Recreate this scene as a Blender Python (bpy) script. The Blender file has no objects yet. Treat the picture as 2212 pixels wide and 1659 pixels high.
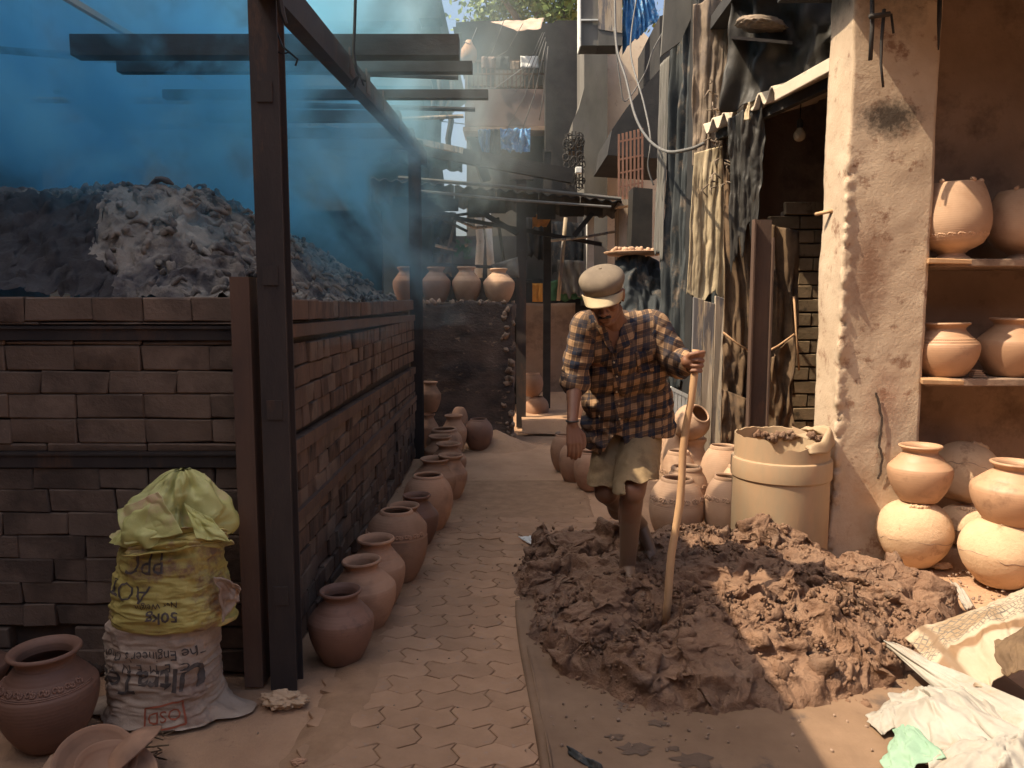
import bpy, bmesh, math, random
import numpy as np
from mathutils import Vector, Matrix, Euler
from mathutils.bvhtree import BVHTree

random.seed(7)
rng = np.random.default_rng(11)
SC = bpy.context.scene
COL = SC.collection
R = math.radians

# ------------------------------------------------------------------ camera, sky, sun, exposure
H = 1.55                      # eye height
PITCH = R(5.98)
F_PX, CU, CV = 1660.0, 1106.0, 829.5
cam_d = bpy.data.cameras.new('camera')
cam_d.sensor_width = 36.0
cam_d.lens = 36.0 * F_PX / 2212.0
cam_d.clip_start, cam_d.clip_end = 0.05, 400.0
cam = bpy.data.objects.new('camera', cam_d)
COL.objects.link(cam)
cam.location = (0, 0, H)
cam.rotation_euler = (math.pi / 2 - PITCH, 0, 0)
SC.camera = cam

SUN_EL = R(54)
SUN_AZ = R(14)                # light travels mostly +X, a little +Y
ldir = Vector((math.cos(SUN_EL) * math.cos(SUN_AZ), math.cos(SUN_EL) * math.sin(SUN_AZ), -math.sin(SUN_EL)))
sun_d = bpy.data.lights.new('sun', 'SUN')
sun_d.energy = 4.6
sun_d.angle = R(0.5)
sun_d.color = (1.0, 0.85, 0.63)
sun = bpy.data.objects.new('sun', sun_d)
COL.objects.link(sun)
sun.rotation_euler = ldir.to_track_quat('-Z', 'Y').to_euler()
sun.location = (-6, -1, 10)

world = bpy.data.worlds.new('World')
SC.world = world
world.use_nodes = True
wn = world.node_tree
bg = wn.nodes['Background']
sky = wn.nodes.new('ShaderNodeTexSky')
sky.sky_type = 'NISHITA'
sky.sun_disc = False
sky.sun_elevation = SUN_EL
# compass bearing of the sun, measured from +Y towards +X
sky.sun_rotation = math.atan2(-ldir.x, -ldir.y)
sky.air_density, sky.dust_density, sky.ozone_density = 1.0, 6.0, 0.3
wn.links.new(sky.outputs['Color'], bg.inputs['Color'])
bg.inputs['Strength'].default_value = 0.14

SC.view_settings.view_transform = 'Standard'
SC.view_settings.look = 'None'
SC.view_settings.gamma = 1.0
SC.view_settings.use_curve_mapping = False
SC.view_settings.exposure = 0.82
SC.cycles.use_denoising = True
SC.cycles.max_bounces = 8
SC.cycles.diffuse_bounces = 5
SC.cycles.volume_bounces = 4
SC.cycles.transparent_max_bounces = 8
SC.cycles.volume_max_steps = 256
SMOKE_DENSITY = 2.3
HAZE_SHARE = 0.03

# ------------------------------------------------------------------ pixel -> place (pixels of the 2212 px wide photograph)
cp, sp = math.cos(PITCH), math.sin(PITCH)
def ray(u, v):
    xc, yc = (u - CU) / F_PX, (CV - v) / F_PX
    return Vector((xc, cp + yc * sp, -sp + yc * cp))
def PY(u, v, Y):
    d = ray(u, v); t = Y / d.y
    return Vector((d.x * t, Y, H + d.z * t))
def PZ(u, v, z=0.0):
    d = ray(u, v); t = (z - H) / d.z
    return Vector((d.x * t, d.y * t, z))
def PX(u, v, X):
    d = ray(u, v); t = X / d.x
    return Vector((X, d.y * t, H + d.z * t))
def pxm(px, Y):               # metres that PX pixels span at depth Y
    return px * Y / F_PX

# ------------------------------------------------------------------ numpy noise
def _hash(ix, iy, iz, s):
    h = (ix.astype(np.int64) * 374761393 + iy.astype(np.int64) * 668265263 + iz.astype(np.int64) * 2147483647 + s * 1274126177) & 0xFFFFFFFF
    h = ((h ^ (h >> 13)) * 1274126177) & 0xFFFFFFFF
    h = ((h ^ (h >> 16)) * 2246822519) & 0xFFFFFFFF
    return ((h ^ (h >> 15)) & 0xFFFFFF) / float(0xFFFFFF)
def vnoise(P, seed=0):
    P = np.asarray(P, float)
    i = np.floor(P).astype(np.int64); f = P - i
    w = f * f * f * (f * (f * 6 - 15) + 10)
    out = 0
    for dx in (0, 1):
        for dy in (0, 1):
            for dz in (0, 1):
                k = _hash(i[:, 0] + dx, i[:, 1] + dy, i[:, 2] + dz, seed)
                out = out + k * (w[:, 0] if dx else 1 - w[:, 0]) * (w[:, 1] if dy else 1 - w[:, 1]) * (w[:, 2] if dz else 1 - w[:, 2])
    return out * 2 - 1
def fbm(P, octv=4, seed=0, gain=0.5, lac=2.03):
    P = np.asarray(P, float); a, s, o = 1.0, 0, 0.0
    for k in range(octv):
        o = o + a * vnoise(P * (lac ** k) + 17.3 * k, seed + k); s += a; a *= gain
    return o / s
def worley(P, seed=0):
    P = np.asarray(P, float); i = np.floor(P).astype(np.int64)
    d1 = np.full(len(P), 9.0); d2 = np.full(len(P), 9.0); idv = np.zeros(len(P))
    for dx in (-1, 0, 1):
        for dy in (-1, 0, 1):
            for dz in (-1, 0, 1):
                c = i + np.array([dx, dy, dz])
                q = np.stack([_hash(c[:, 0], c[:, 1], c[:, 2], seed + k) for k in (1, 2, 3)], 1) + c
                d = np.linalg.norm(q - P, axis=1)
                cid = _hash(c[:, 0], c[:, 1], c[:, 2], seed + 9)
                m = d < d1
                d2 = np.where(m, d1, np.minimum(d2, d)); idv = np.where(m, cid, idv); d1 = np.where(m, d, d1)
    return d1, d2, idv
def chunks(P2, seed=0):
    """cells of broken clods seen from above: (height of each cell's tilted face, distance to the cell border)"""
    P = np.asarray(P2, float); i = np.floor(P).astype(np.int64)
    d1 = np.full(len(P), 9.0); d2 = np.full(len(P), 9.0); hh = np.zeros(len(P)); z0 = np.zeros(len(P), np.int64)
    for dx in (-1, 0, 1):
        for dy in (-1, 0, 1):
            cx, cy = i[:, 0] + dx, i[:, 1] + dy
            r = [_hash(cx, cy, z0, seed + k) for k in range(5)]
            ex, ey = P[:, 0] - cx - r[0], P[:, 1] - cy - r[1]
            d = np.hypot(ex, ey); face = (r[2] - .5) * 2 * ex + (r[3] - .5) * 2 * ey + r[4] - .5
            m = d < d1; d2 = np.where(m, d1, np.minimum(d2, d)); hh = np.where(m, face, hh); d1 = np.where(m, d, d1)
    return hh, d2 - d1
def smooth01(x):
    x = np.clip(x, 0, 1); return x * x * (3 - 2 * x)

# ------------------------------------------------------------------ objects
def tag(o, label=None, cat=None, group=None, kind=None):
    if label: o['label'] = label
    if cat: o['category'] = cat
    if group: o['group'] = group
    if kind: o['kind'] = kind
    return o
def thing(name, label, cat, loc=(0, 0, 0), group=None):
    o = bpy.data.objects.new(name, None); COL.objects.link(o)
    o.location = loc; o.empty_display_size = 0.1
    return tag(o, label, cat, group)
def origin(o):
    v = Vector((0, 0, 0))
    while o is not None:
        v += o.location; o = o.parent
    return v
def shade(me, smooth=True, angle=None):
    me.polygons.foreach_set('use_smooth', [smooth] * len(me.polygons))
    if angle is not None and smooth:
        try: me.set_sharp_from_angle(angle=R(angle))
        except Exception: pass
def mesh(name, V, F, smooth=True, angle=None):
    me = bpy.data.meshes.new(name)
    me.from_pydata([tuple(v) for v in V], [], [tuple(f) for f in F]); me.update()
    shade(me, smooth, angle)
    return me
def link(name, me, mt=None, parent=None, loc=None):
    if mt is not None and not me.materials: me.materials.append(mt)
    o = bpy.data.objects.new(name, me); COL.objects.link(o)
    if parent is not None: o.parent = parent
    if loc is not None: o.location = loc
    return o
def mk(name, V, F, mt, parent=None, smooth=True, angle=40, base=None):
    """one mesh object from world-space vertices; its origin goes to BASE (top level) or its parent's origin"""
    o0 = origin(parent) if parent is not None else Vector(base if base is not None else (0, 0, 0))
    V = np.asarray([tuple(v) for v in V], float) - np.array(o0)
    return link(name, mesh(name, V, F, smooth, angle), mt, parent, None if parent is not None else o0)

class MB:
    """collects simple solids into one mesh (world space)"""
    def __init__(s): s.V, s.F = [], []
    def add(s, V, F):
        n = len(s.V); s.V += [tuple(v) for v in V]; s.F += [tuple(i + n for i in f) for f in F]; return s
    def hexa(s, p):           # 8 points: bottom ring then top ring
        return s.add(p, [(3, 2, 1, 0), (4, 5, 6, 7), (0, 1, 5, 4), (1, 2, 6, 5), (2, 3, 7, 6), (3, 0, 4, 7)])
    def box(s, a, b):
        x0, y0, z0 = (min(a[i], b[i]) for i in range(3)); x1, y1, z1 = (max(a[i], b[i]) for i in range(3))
        return s.hexa([(x0, y0, z0), (x1, y0, z0), (x1, y1, z0), (x0, y1, z0), (x0, y0, z1), (x1, y0, z1), (x1, y1, z1), (x0, y1, z1)])
    def bar(s, a, b, w, h=None, up=(0, 0, 1)):
        a, b = Vector(a), Vector(b); h = w if h is None else h
        d = (b - a).normalized(); up = Vector(up)
        if abs(d.dot(up)) > .97: up = Vector((0, 1, 0))
        x = d.cross(up).normalized() * (w / 2); y = x.cross(d).normalized() * (h / 2)
        r = lambda c: [c - x - y, c + x - y, c + x + y, c - x + y]
        return s.hexa(r(a) + r(b))
    def tube(s, pts, r, n=6, caps=True):
        pts = [Vector(p) for p in pts]; m = len(pts); V = []; F = []
        rr = r if hasattr(r, '__len__') else [r] * m
        t = (pts[1] - pts[0]).normalized(); ref = Vector((0, 0, 1)) if abs(t.z) < .9 else Vector((1, 0, 0))
        x = t.cross(ref).normalized()
        for i in range(m):
            t = (pts[min(i + 1, m - 1)] - pts[max(i - 1, 0)]).normalized()
            x = (x - t * x.dot(t)).normalized(); y = t.cross(x)
            for k in range(n):
                a = 2 * math.pi * k / n
                V.append(pts[i] + (x * math.cos(a) + y * math.sin(a)) * rr[i])
        for i in range(m - 1):
            for k in range(n):
                F.append((i * n + k, i * n + (k + 1) % n, (i + 1) * n + (k + 1) % n, (i + 1) * n + k))
        if caps: F += [tuple(range(n))[::-1], tuple(range((m - 1) * n, m * n))]
        return s.add(V, F)
    def lathe(s, prof, c=(0, 0, 0), n=32, squash=1.0):
        V = [(c[0] + r * math.cos(2 * math.pi * k / n), c[1] + r * math.sin(2 * math.pi * k / n) * squash, c[2] + z) for r, z in prof for k in range(n)]
        F = [(i * n + k, i * n + (k + 1) % n, (i + 1) * n + (k + 1) % n, (i + 1) * n + k) for i in range(len(prof) - 1) for k in range(n)]
        return s.add(V, F)
    def build(s, name, mt, parent=None, smooth=False, angle=40, base=None):
        return mk(name, s.V, s.F, mt, parent, smooth, angle, base)

def bevel_mod(o, w=.004, seg=2):
    m = o.modifiers.new('bevel', 'BEVEL'); m.width = w; m.segments = seg; m.limit_method = 'ANGLE'; m.angle_limit = R(40)
    return o
def grid(nu, nv):
    u, v = np.meshgrid(np.linspace(0, 1, nu), np.linspace(0, 1, nv))
    F = [(j * nu + i, j * nu + i + 1, (j + 1) * nu + i + 1, (j + 1) * nu + i) for j in range(nv - 1) for i in range(nu - 1)]
    return u.ravel(), v.ravel(), F
def solid(o, t, offset=0):
    m = o.modifiers.new('thickness', 'SOLIDIFY'); m.thickness = t; m.offset = offset
    return o
def normals_of(o):
    n = np.empty(len(o.data.vertices) * 3); o.data.vertex_normals.foreach_get('vector', n); return n.reshape(-1, 3)
def get_co(me):
    c = np.empty(len(me.vertices) * 3); me.vertices.foreach_get('co', c); return c.reshape(-1, 3)
def set_co(me, c):
    me.vertices.foreach_set('co', np.asarray(c, float).ravel()); me.update()

# ------------------------------------------------------------------ materials
def N(nt, typ, **kw):
    n = nt.nodes.new(typ)
    for k, v in kw.items():
        if k in n.inputs: n.inputs[k].default_value = v
        else: setattr(n, k, v)
    return n
def L(nt, a, b): nt.links.new(a, b)
def rgba(c): return (c[0], c[1], c[2], 1.0)
def ramp(nt, fac, stops):
    r = nt.nodes.new('ShaderNodeValToRGB'); e = r.color_ramp.elements
    while len(e) < len(stops): e.new(.5)
    for el, (p, c) in zip(e, stops):
        el.position = p; el.color = rgba(c) if hasattr(c, '__len__') else (c, c, c, 1)
    L(nt, fac, r.inputs[0]); return r.outputs[0]
def mix(nt, fac, a, b, mode='MIX'):
    m = nt.nodes.new('ShaderNodeMix'); m.data_type = 'RGBA'; m.blend_type = mode
    for sock, val in ((m.inputs[0], fac), (m.inputs[6], a), (m.inputs[7], b)):
        if hasattr(val, 'is_linked'): L(nt, val, sock)
        elif hasattr(val, '__len__'): sock.default_value = rgba(val)
        else: sock.default_value = val
    return m.outputs[2]
def coords(nt, sx=1, sy=1, sz=1, rnd=True):
    tc = N(nt, 'ShaderNodeTexCoord'); mp = N(nt, 'ShaderNodeMapping'); mp.inputs['Scale'].default_value = (sx, sy, sz)
    L(nt, tc.outputs['Object'], mp.inputs[0])
    if rnd:
        oi = N(nt, 'ShaderNodeObjectInfo'); vm = N(nt, 'ShaderNodeVectorMath', operation='SCALE'); vm.inputs[0].default_value = (37, 53, 71)
        L(nt, oi.outputs['Random'], vm.inputs['Scale']); L(nt, vm.outputs[0], mp.inputs['Location'])
    return mp.outputs[0]
def noise(nt, vec, scale, detail=6, rough=.6, dist=0):
    n = N(nt, 'ShaderNodeTexNoise'); n.inputs['Scale'].default_value = scale; n.inputs['Detail'].default_value = detail
    n.inputs['Roughness'].default_value = rough; n.inputs['Distortion'].default_value = dist
    L(nt, vec, n.inputs['Vector']); return n.outputs['Fac']
MATS = {}
def M(name, c1, c2, scale=6, rough=.85, bump=.15, bscale=60, c3=None, c3scale=14, c3cut=(.58, .68), stretch=(1, 1, 1), dust=None, dustamt=.5, vary=.25, spec=.3, metal=0, bdist=.01, waves=0, c4=None, c4scale=3, c4cut=(.5, .62)):
    m = bpy.data.materials.new(name); m.use_nodes = True; nt = m.node_tree; b = nt.nodes['Principled BSDF']
    vec = coords(nt, *stretch)
    n1 = noise(nt, vec, scale)
    col = ramp(nt, n1, [(.32, c1), (.68, c2)])
    if c4 is not None:
        n4 = noise(nt, vec, c4scale, 4, .65)
        col = mix(nt, ramp(nt, n4, [(c4cut[0], 0.0), (c4cut[1], 1.0)]), col, c4)
    if c3 is not None:
        n3 = noise(nt, vec, c3scale, 8, .7)
        col = mix(nt, ramp(nt, n3, [(c3cut[0], 0.0), (c3cut[1], 1.0)]), col, c3)
    if vary:
        oi = N(nt, 'ShaderNodeObjectInfo'); hs = N(nt, 'ShaderNodeHueSaturation')
        mr = N(nt, 'ShaderNodeMapRange'); L(nt, oi.outputs['Random'], mr.inputs[0]); mr.inputs[3].default_value = 1 - vary; mr.inputs[4].default_value = 1 + vary
        L(nt, mr.outputs[0], hs.inputs['Value']); L(nt, col, hs.inputs['Color']); col = hs.outputs[0]
    if dust is not None:
        g = N(nt, 'ShaderNodeNewGeometry'); sx = N(nt, 'ShaderNodeSeparateXYZ'); L(nt, g.outputs['Normal'], sx.inputs[0])
        nd = noise(nt, vec, 9, 5, .65)
        ad = N(nt, 'ShaderNodeMath', operation='MULTIPLY'); L(nt, sx.outputs['Z'], ad.inputs[0]); L(nt, nd, ad.inputs[1])
        col = mix(nt, ramp(nt, ad.outputs[0], [(.22, 0.0), (.6, dustamt)]), col, dust)
    L(nt, col, b.inputs['Base Color'])
    b.inputs['Roughness'].default_value = rough; b.inputs['Specular IOR Level'].default_value = spec; b.inputs['Metallic'].default_value = metal
    if bump:
        hgt = noise(nt, vec, bscale, 8, .65)
        if waves:
            wv = N(nt, 'ShaderNodeTexWave'); wv.bands_direction = 'Z'; wv.inputs['Scale'].default_value = waves; wv.inputs['Distortion'].default_value = 1.5; wv.inputs['Detail'].default_value = 2
            L(nt, vec, wv.inputs['Vector'])
            hgt = mix(nt, .5, hgt, wv.outputs['Color'])
        bp = N(nt, 'ShaderNodeBump'); bp.inputs['Strength'].default_value = bump; bp.inputs['Distance'].default_value = bdist
        L(nt, hgt, bp.inputs['Height']); L(nt, bp.outputs[0], b.inputs['Normal'])
    MATS[name] = m
    return m

DUST = (.44, .28, .175)
m_ground = M('packed_dusty_earth', (.34, .20, .118), (.44, .268, .16), 3, .95, .5, 40, c3=(.22, .13, .085), c3scale=9, c3cut=(.6, .75), vary=0, bdist=.02)
m_paver = M('dusty_paver', (.285, .168, .098), (.365, .22, .132), 7, .93, .35, 70, c3=(.30, .20, .14), c3scale=25, vary=.10, bdist=.006)
m_joint = M('earth_in_joints', (.25, .145, .082), (.34, .205, .12), 10, .95, .5, 60, vary=0)
m_brick = M('sooty_brick', (.14, .096, .07), (.19, .13, .095), 9, .92, .5, 55, c3=(.27, .19, .14), c3scale=16, c3cut=(.66, .73), vary=.13, bdist=.012, c4=(.095, .066, .05), c4scale=2.2)
m_brick2 = M('warm_brick', (.105, .066, .048), (.155, .094, .064), 9, .92, .5, 55, c3=(.035, .024, .02), c3scale=5, c3cut=(.50, .66), vary=.15, bdist=.012, stretch=(1, 1, .35))
m_brick3 = M('olive_brick', (.15, .105, .06), (.22, .155, .095), 9, .92, .4, 55, c3=(.06, .045, .03), c3scale=6, vary=.15)
m_mortar = M('soot_black_mortar', (.06, .044, .036), (.10, .072, .055), 9, .95, .4, 40, vary=0)
m_steel = M('rusted_steel', (.075, .045, .034), (.12, .068, .045), 5, .75, .3, 90, c3=(.17, .075, .04), c3scale=4, c3cut=(.58, .75), vary=.1, stretch=(1, 1, .3), spec=.4)
m_steel_dark = M('sooty_steel', (.028, .022, .021), (.055, .04, .034), 5, .7, .25, 80, c3=(.12, .06, .035), c3scale=4, c3cut=(.55, .7), vary=.1, stretch=(1, 1, .3), spec=.4)
m_ash = M('grey_ash', (.17, .145, .12), (.31, .27, .225), 8, .97, .8, 50, c3=(.045, .04, .04), c3scale=5, c3cut=(.52, .62), vary=0, bdist=.02, c4=(.09, .08, .08), c4scale=2.2, c4cut=(.5, .62))
m_ash_dark = M('dark_crust', (.03, .028, .03), (.06, .055, .055), 6, .97, .6, 40, c3=(.3, .27, .23), c3scale=22, c3cut=(.68, .74), vary=0, bdist=.02)
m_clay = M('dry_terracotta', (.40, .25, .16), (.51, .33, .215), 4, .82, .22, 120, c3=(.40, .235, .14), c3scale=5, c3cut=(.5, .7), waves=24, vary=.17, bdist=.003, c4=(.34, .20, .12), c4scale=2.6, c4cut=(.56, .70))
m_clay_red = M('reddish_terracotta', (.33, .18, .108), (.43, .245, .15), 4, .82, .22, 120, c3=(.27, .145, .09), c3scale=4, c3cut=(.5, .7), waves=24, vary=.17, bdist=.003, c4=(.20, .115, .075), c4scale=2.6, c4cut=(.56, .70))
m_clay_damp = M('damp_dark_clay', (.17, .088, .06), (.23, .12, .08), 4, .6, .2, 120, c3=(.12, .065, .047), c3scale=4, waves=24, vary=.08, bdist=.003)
m_clay_leather = M('leather_hard_clay', (.36, .205, .12), (.44, .26, .155), 4, .55, .2, 120, c3=(.29, .165, .1), c3scale=4, waves=22, vary=.06, bdist=.003, spec=.45)
m_clay_crust = M('dust_crusted_clay', (.50, .33, .2), (.60, .41, .26), 6, .95, .6, 60, c3=(.36, .22, .13), c3scale=8, vary=.08, bdist=.008)
m_mud = M('wet_trodden_clay', (.14, .072, .042), (.225, .125, .075), 7, .62, .9, 55, c3=(.14, .088, .062), c3scale=4, c3cut=(.5, .7), vary=0, bdist=.02, dust=(.36, .225, .14), dustamt=.4, spec=.3)
m_plaster = M('rough_lime_plaster', (.42, .31, .215), (.52, .40, .29), 3, .95, .35, 55, c3=(.24, .14, .09), c3scale=7, c3cut=(.56, .66), vary=0, bdist=.012)
m_wall_brown = M('brown_mud_plaster', (.23, .155, .11), (.31, .215, .155), 2.5, .95, .4, 25, c3=(.13, .085, .06), c3scale=3, c3cut=(.5, .7), vary=0, bdist=.015)
m_mudwall = M('sooty_mud_wall', (.055, .043, .04), (.16, .11, .085), 3, .97, .7, 26, c3=(.30, .2, .13), c3scale=8, c3cut=(.6, .68), vary=0, bdist=.03, stretch=(1, 1, 1.8))
m_concrete = M('grey_hazy_concrete', (.105, .10, .09), (.17, .16, .142), 2.5, .92, .3, 22, c3=(.13, .12, .115), c3scale=4, vary=.1, bdist=.01, stretch=(1, 1, .4))
m_cream_wall = M('cream_wall', (.62, .5, .36), (.72, .6, .45), 3, .9, .3, 25, c3=(.45, .34, .24), c3scale=8, vary=.05)
m_pink_wall = M('faded_red_panel', (.15, .105, .092), (.20, .145, .125), 3, .9, .2, 25, vary=.05)
m_dark = M('dark_timber', (.03, .027, .026), (.055, .048, .043), 6, .85, .3, 50, vary=.2, stretch=(.4, 1, 1))
m_wood = M('weathered_wood', (.28, .215, .145), (.50, .41, .31), 12, .85, .5, 60, c3=(.16, .15, .15), c3scale=9, c3cut=(.5, .56), vary=.15, stretch=(1, 1, .12), bdist=.008)
m_stick = M('bare_wooden_stick', (.36, .2, .1), (.5, .31, .17), 12, .65, .3, 60, c3=(.2, .11, .06), c3scale=8, vary=.1, stretch=(1, 1, .2))
m_tarp = M('blue_grey_tarpaulin', (.026, .031, .034), (.062, .068, .07), 5, .8, .18, 70, c3=(.22, .165, .12), c3scale=6, c3cut=(.54, .70), vary=.1, stretch=(1, 1, .7), bdist=.01)
m_tarp_brown = M('brown_sackcloth', (.10, .062, .036), (.18, .115, .065), 6, .9, .2, 140, c3=(.05, .037, .03), c3scale=4, c3cut=(.5, .65), vary=.15, bdist=.01)
m_black = M('black_plastic', (.025, .024, .022), (.05, .044, .038), 5, .55, .15, 40, vary=.1, bdist=.02)
m_cream = M('cream_cloth', (.36, .28, .175), (.52, .42, .275), 6, .9, .15, 120, c3=(.40, .28, .17), c3scale=5, c3cut=(.55, .72), vary=.05, bdist=.008)
m_tan = M('tan_rag', (.15, .115, .085), (.27, .205, .15), 6, .9, .15, 90, c3=(.15, .12, .1), c3scale=5, c3cut=(.54, .66), vary=.1, bdist=.008)
m_sack_w = M('dusty_white_woven_sack', (.36, .265, .195), (.47, .36, .275), 6, .8, .4, 130, c3=(.25, .16, .12), c3scale=4, c3cut=(.5, .7), vary=.0, bdist=.004)
m_sack_sun = M('white_woven_plastic', (.27, .24, .20), (.36, .33, .285), 5, .7, .4, 150, c3=(.30, .22, .155), c3scale=4, c3cut=(.50, .66), vary=.05, bdist=.004)
m_sack_green = M('pale_green_woven_plastic', (.20, .32, .225), (.27, .39, .285), 5, .7, .4, 150, c3=(.5, .45, .33), c3scale=6, vary=.05, bdist=.004)
m_sack_y = M('muddy_yellow_sack', (.40, .31, .08), (.47, .38, .12), 4, .6, .35, 60, c3=(.24, .145, .08), c3scale=7, c3cut=(.50, .60), vary=0, bdist=.006, c4=(.5, .27, .12), c4scale=3, c4cut=(.55, .7), spec=.4)
m_sack_y2 = M('clean_yellow_plastic', (.42, .39, .12), (.50, .47, .19), 4, .55, .3, 40, c3=(.55, .36, .21), c3scale=4, c3cut=(.55, .66), vary=0, bdist=.006, spec=.4)
m_ink = M('faded_black_ink', (.06, .05, .045), (.13, .1, .085), 30, .8, 0, vary=0)
m_red_ink = M('faded_red_ink', (.30, .075, .04), (.36, .11, .06), 30, .8, 0, vary=0)
m_sheet = M('brown_ground_cloth', (.165, .10, .06), (.23, .145, .09), 3, .9, .4, 70, c3=(.11, .075, .055), c3scale=3.5, c3cut=(.6, .68), vary=0, bdist=.005)
m_skin = M('brown_skin', (.16, .07, .038), (.2, .09, .05), 8, .5, .12, 150, vary=0, bdist=.003, spec=.45)
m_hair = M('black_hair', (.012, .01, .009), (.02, .016, .013), 40, .6, .3, 200, vary=0)
m_shorts = M('khaki_cotton', (.22, .15, .08), (.30, .21, .115), 6, .9, .3, 90, c3=(.17, .115, .065), c3scale=7, c3cut=(.54, .68), vary=0, bdist=.004)
m_cap = M('grey_brown_cap_cloth', (.13, .10, .075), (.20, .155, .11), 10, .92, .3, 120, c3=(.28, .215, .15), c3scale=9, vary=0, bdist=.003)
m_brim = M('tan_cap_brim', (.36, .28, .17), (.44, .35, .22), 12, .9, .3, 120, c3=(.34, .25, .15), c3scale=10, vary=0, bdist=.003)
m_plastic = M('clay_smeared_plastic_barrel', (.31, .22, .135), (.40, .295, .19), 3, .6, .25, 40, c3=(.40, .26, .155), c3scale=4, c3cut=(.46, .62), vary=0, bdist=.006, stretch=(1, 1, .35))
m_cable = M('grey_cable', (.10, .10, .095), (.16, .15, .14), 9, .6, 0, vary=.1)
m_cable_dark = M('black_cable', (.012, .012, .013), (.02, .02, .02), 9, .6, 0, vary=.1)
m_blue = M('blue_cloth', (.05, .16, .34), (.12, .30, .52), 6, .85, .3, 60, c3=(.45, .55, .62), c3scale=7, c3cut=(.55, .66), vary=.1)
m_blue_tarp = M('bright_blue_tarpaulin', (.06, .22, .48), (.14, .36, .62), 8, .7, .5, 40, c3=(.5, .6, .66), c3scale=12, c3cut=(.55, .66), vary=0, bdist=.02)
m_white = M('whitewash', (.55, .55, .52), (.7, .7, .66), 5, .85, .2, 40, c3=(.3, .29, .27), c3scale=9, vary=.1)
m_corr = M('pale_fibre_cement_sheet', (.48, .40, .30), (.58, .50, .39), 4, .92, .3, 50, c3=(.33, .26, .19), c3scale=8, vary=.05, bdist=.005)
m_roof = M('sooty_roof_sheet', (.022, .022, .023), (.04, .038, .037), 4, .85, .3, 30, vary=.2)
m_grill = M('rust_red_grille', (.20, .10, .07), (.28, .15, .10), 6, .7, .2, 50, vary=.1)
m_leaf = M('sunlit_leaves', (.10, .16, .035), (.19, .25, .07), 6, .6, 0, vary=0)
m_bark = M('grey_bark', (.13, .10, .075), (.2, .155, .115), 8, .9, .4, 30, vary=0)
m_orange = M('orange_cloth', (.55, .26, .05), (.62, .32, .08), 6, .85, .2, 60, vary=0)
m_leafgreen = M('dusty_green_plant', (.04, .12, .06), (.07, .18, .09), 6, .7, 0, vary=.1)
# ================================================================== GROUND AND PATHS
def heightfield(name, x0, x1, y0, y1, nx, ny, fn, mt, parent=None, smooth=True):
    u, v, F = grid(nx, ny)
    X, Y = x0 + (x1 - x0) * u, y0 + (y1 - y0) * v
    return mk(name, np.stack([X, Y, fn(X, Y)], 1), F, mt, parent, smooth, None)

# one sheet to the horizon, finer where the camera looks
def ground_z(X, Y):
    P = np.stack([X * 1.3, Y * 1.3, X * 0], 1)
    near = smooth01((14 - np.abs(Y)) / 6) * smooth01((6 - np.abs(X)) / 3)
    return -0.016 + near * (0.010 * fbm(P, 4, 3) + 0.004 * fbm(P * 9, 3, 5))
xs = np.concatenate([[-200, -60, -20, -8], np.linspace(-4, 4, 160), [8, 20, 60, 200]])
ys = np.concatenate([[-200, -60, -20, -6, -2], np.linspace(1.6, 12, 210), [16, 25, 60, 200]])
gx, gy = np.meshgrid(xs, ys); nx_, ny_ = len(xs), len(ys)
gX, gY = gx.ravel(), gy.ravel()
tag(mk('ground', np.stack([gX, gY, ground_z(gX, gY)], 1),
       [(j * nx_ + i, j * nx_ + i + 1, (j + 1) * nx_ + i + 1, (j + 1) * nx_ + i) for j in range(ny_ - 1) for i in range(nx_ - 1)],
       m_ground, None, True, None), kind='structure')

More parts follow.
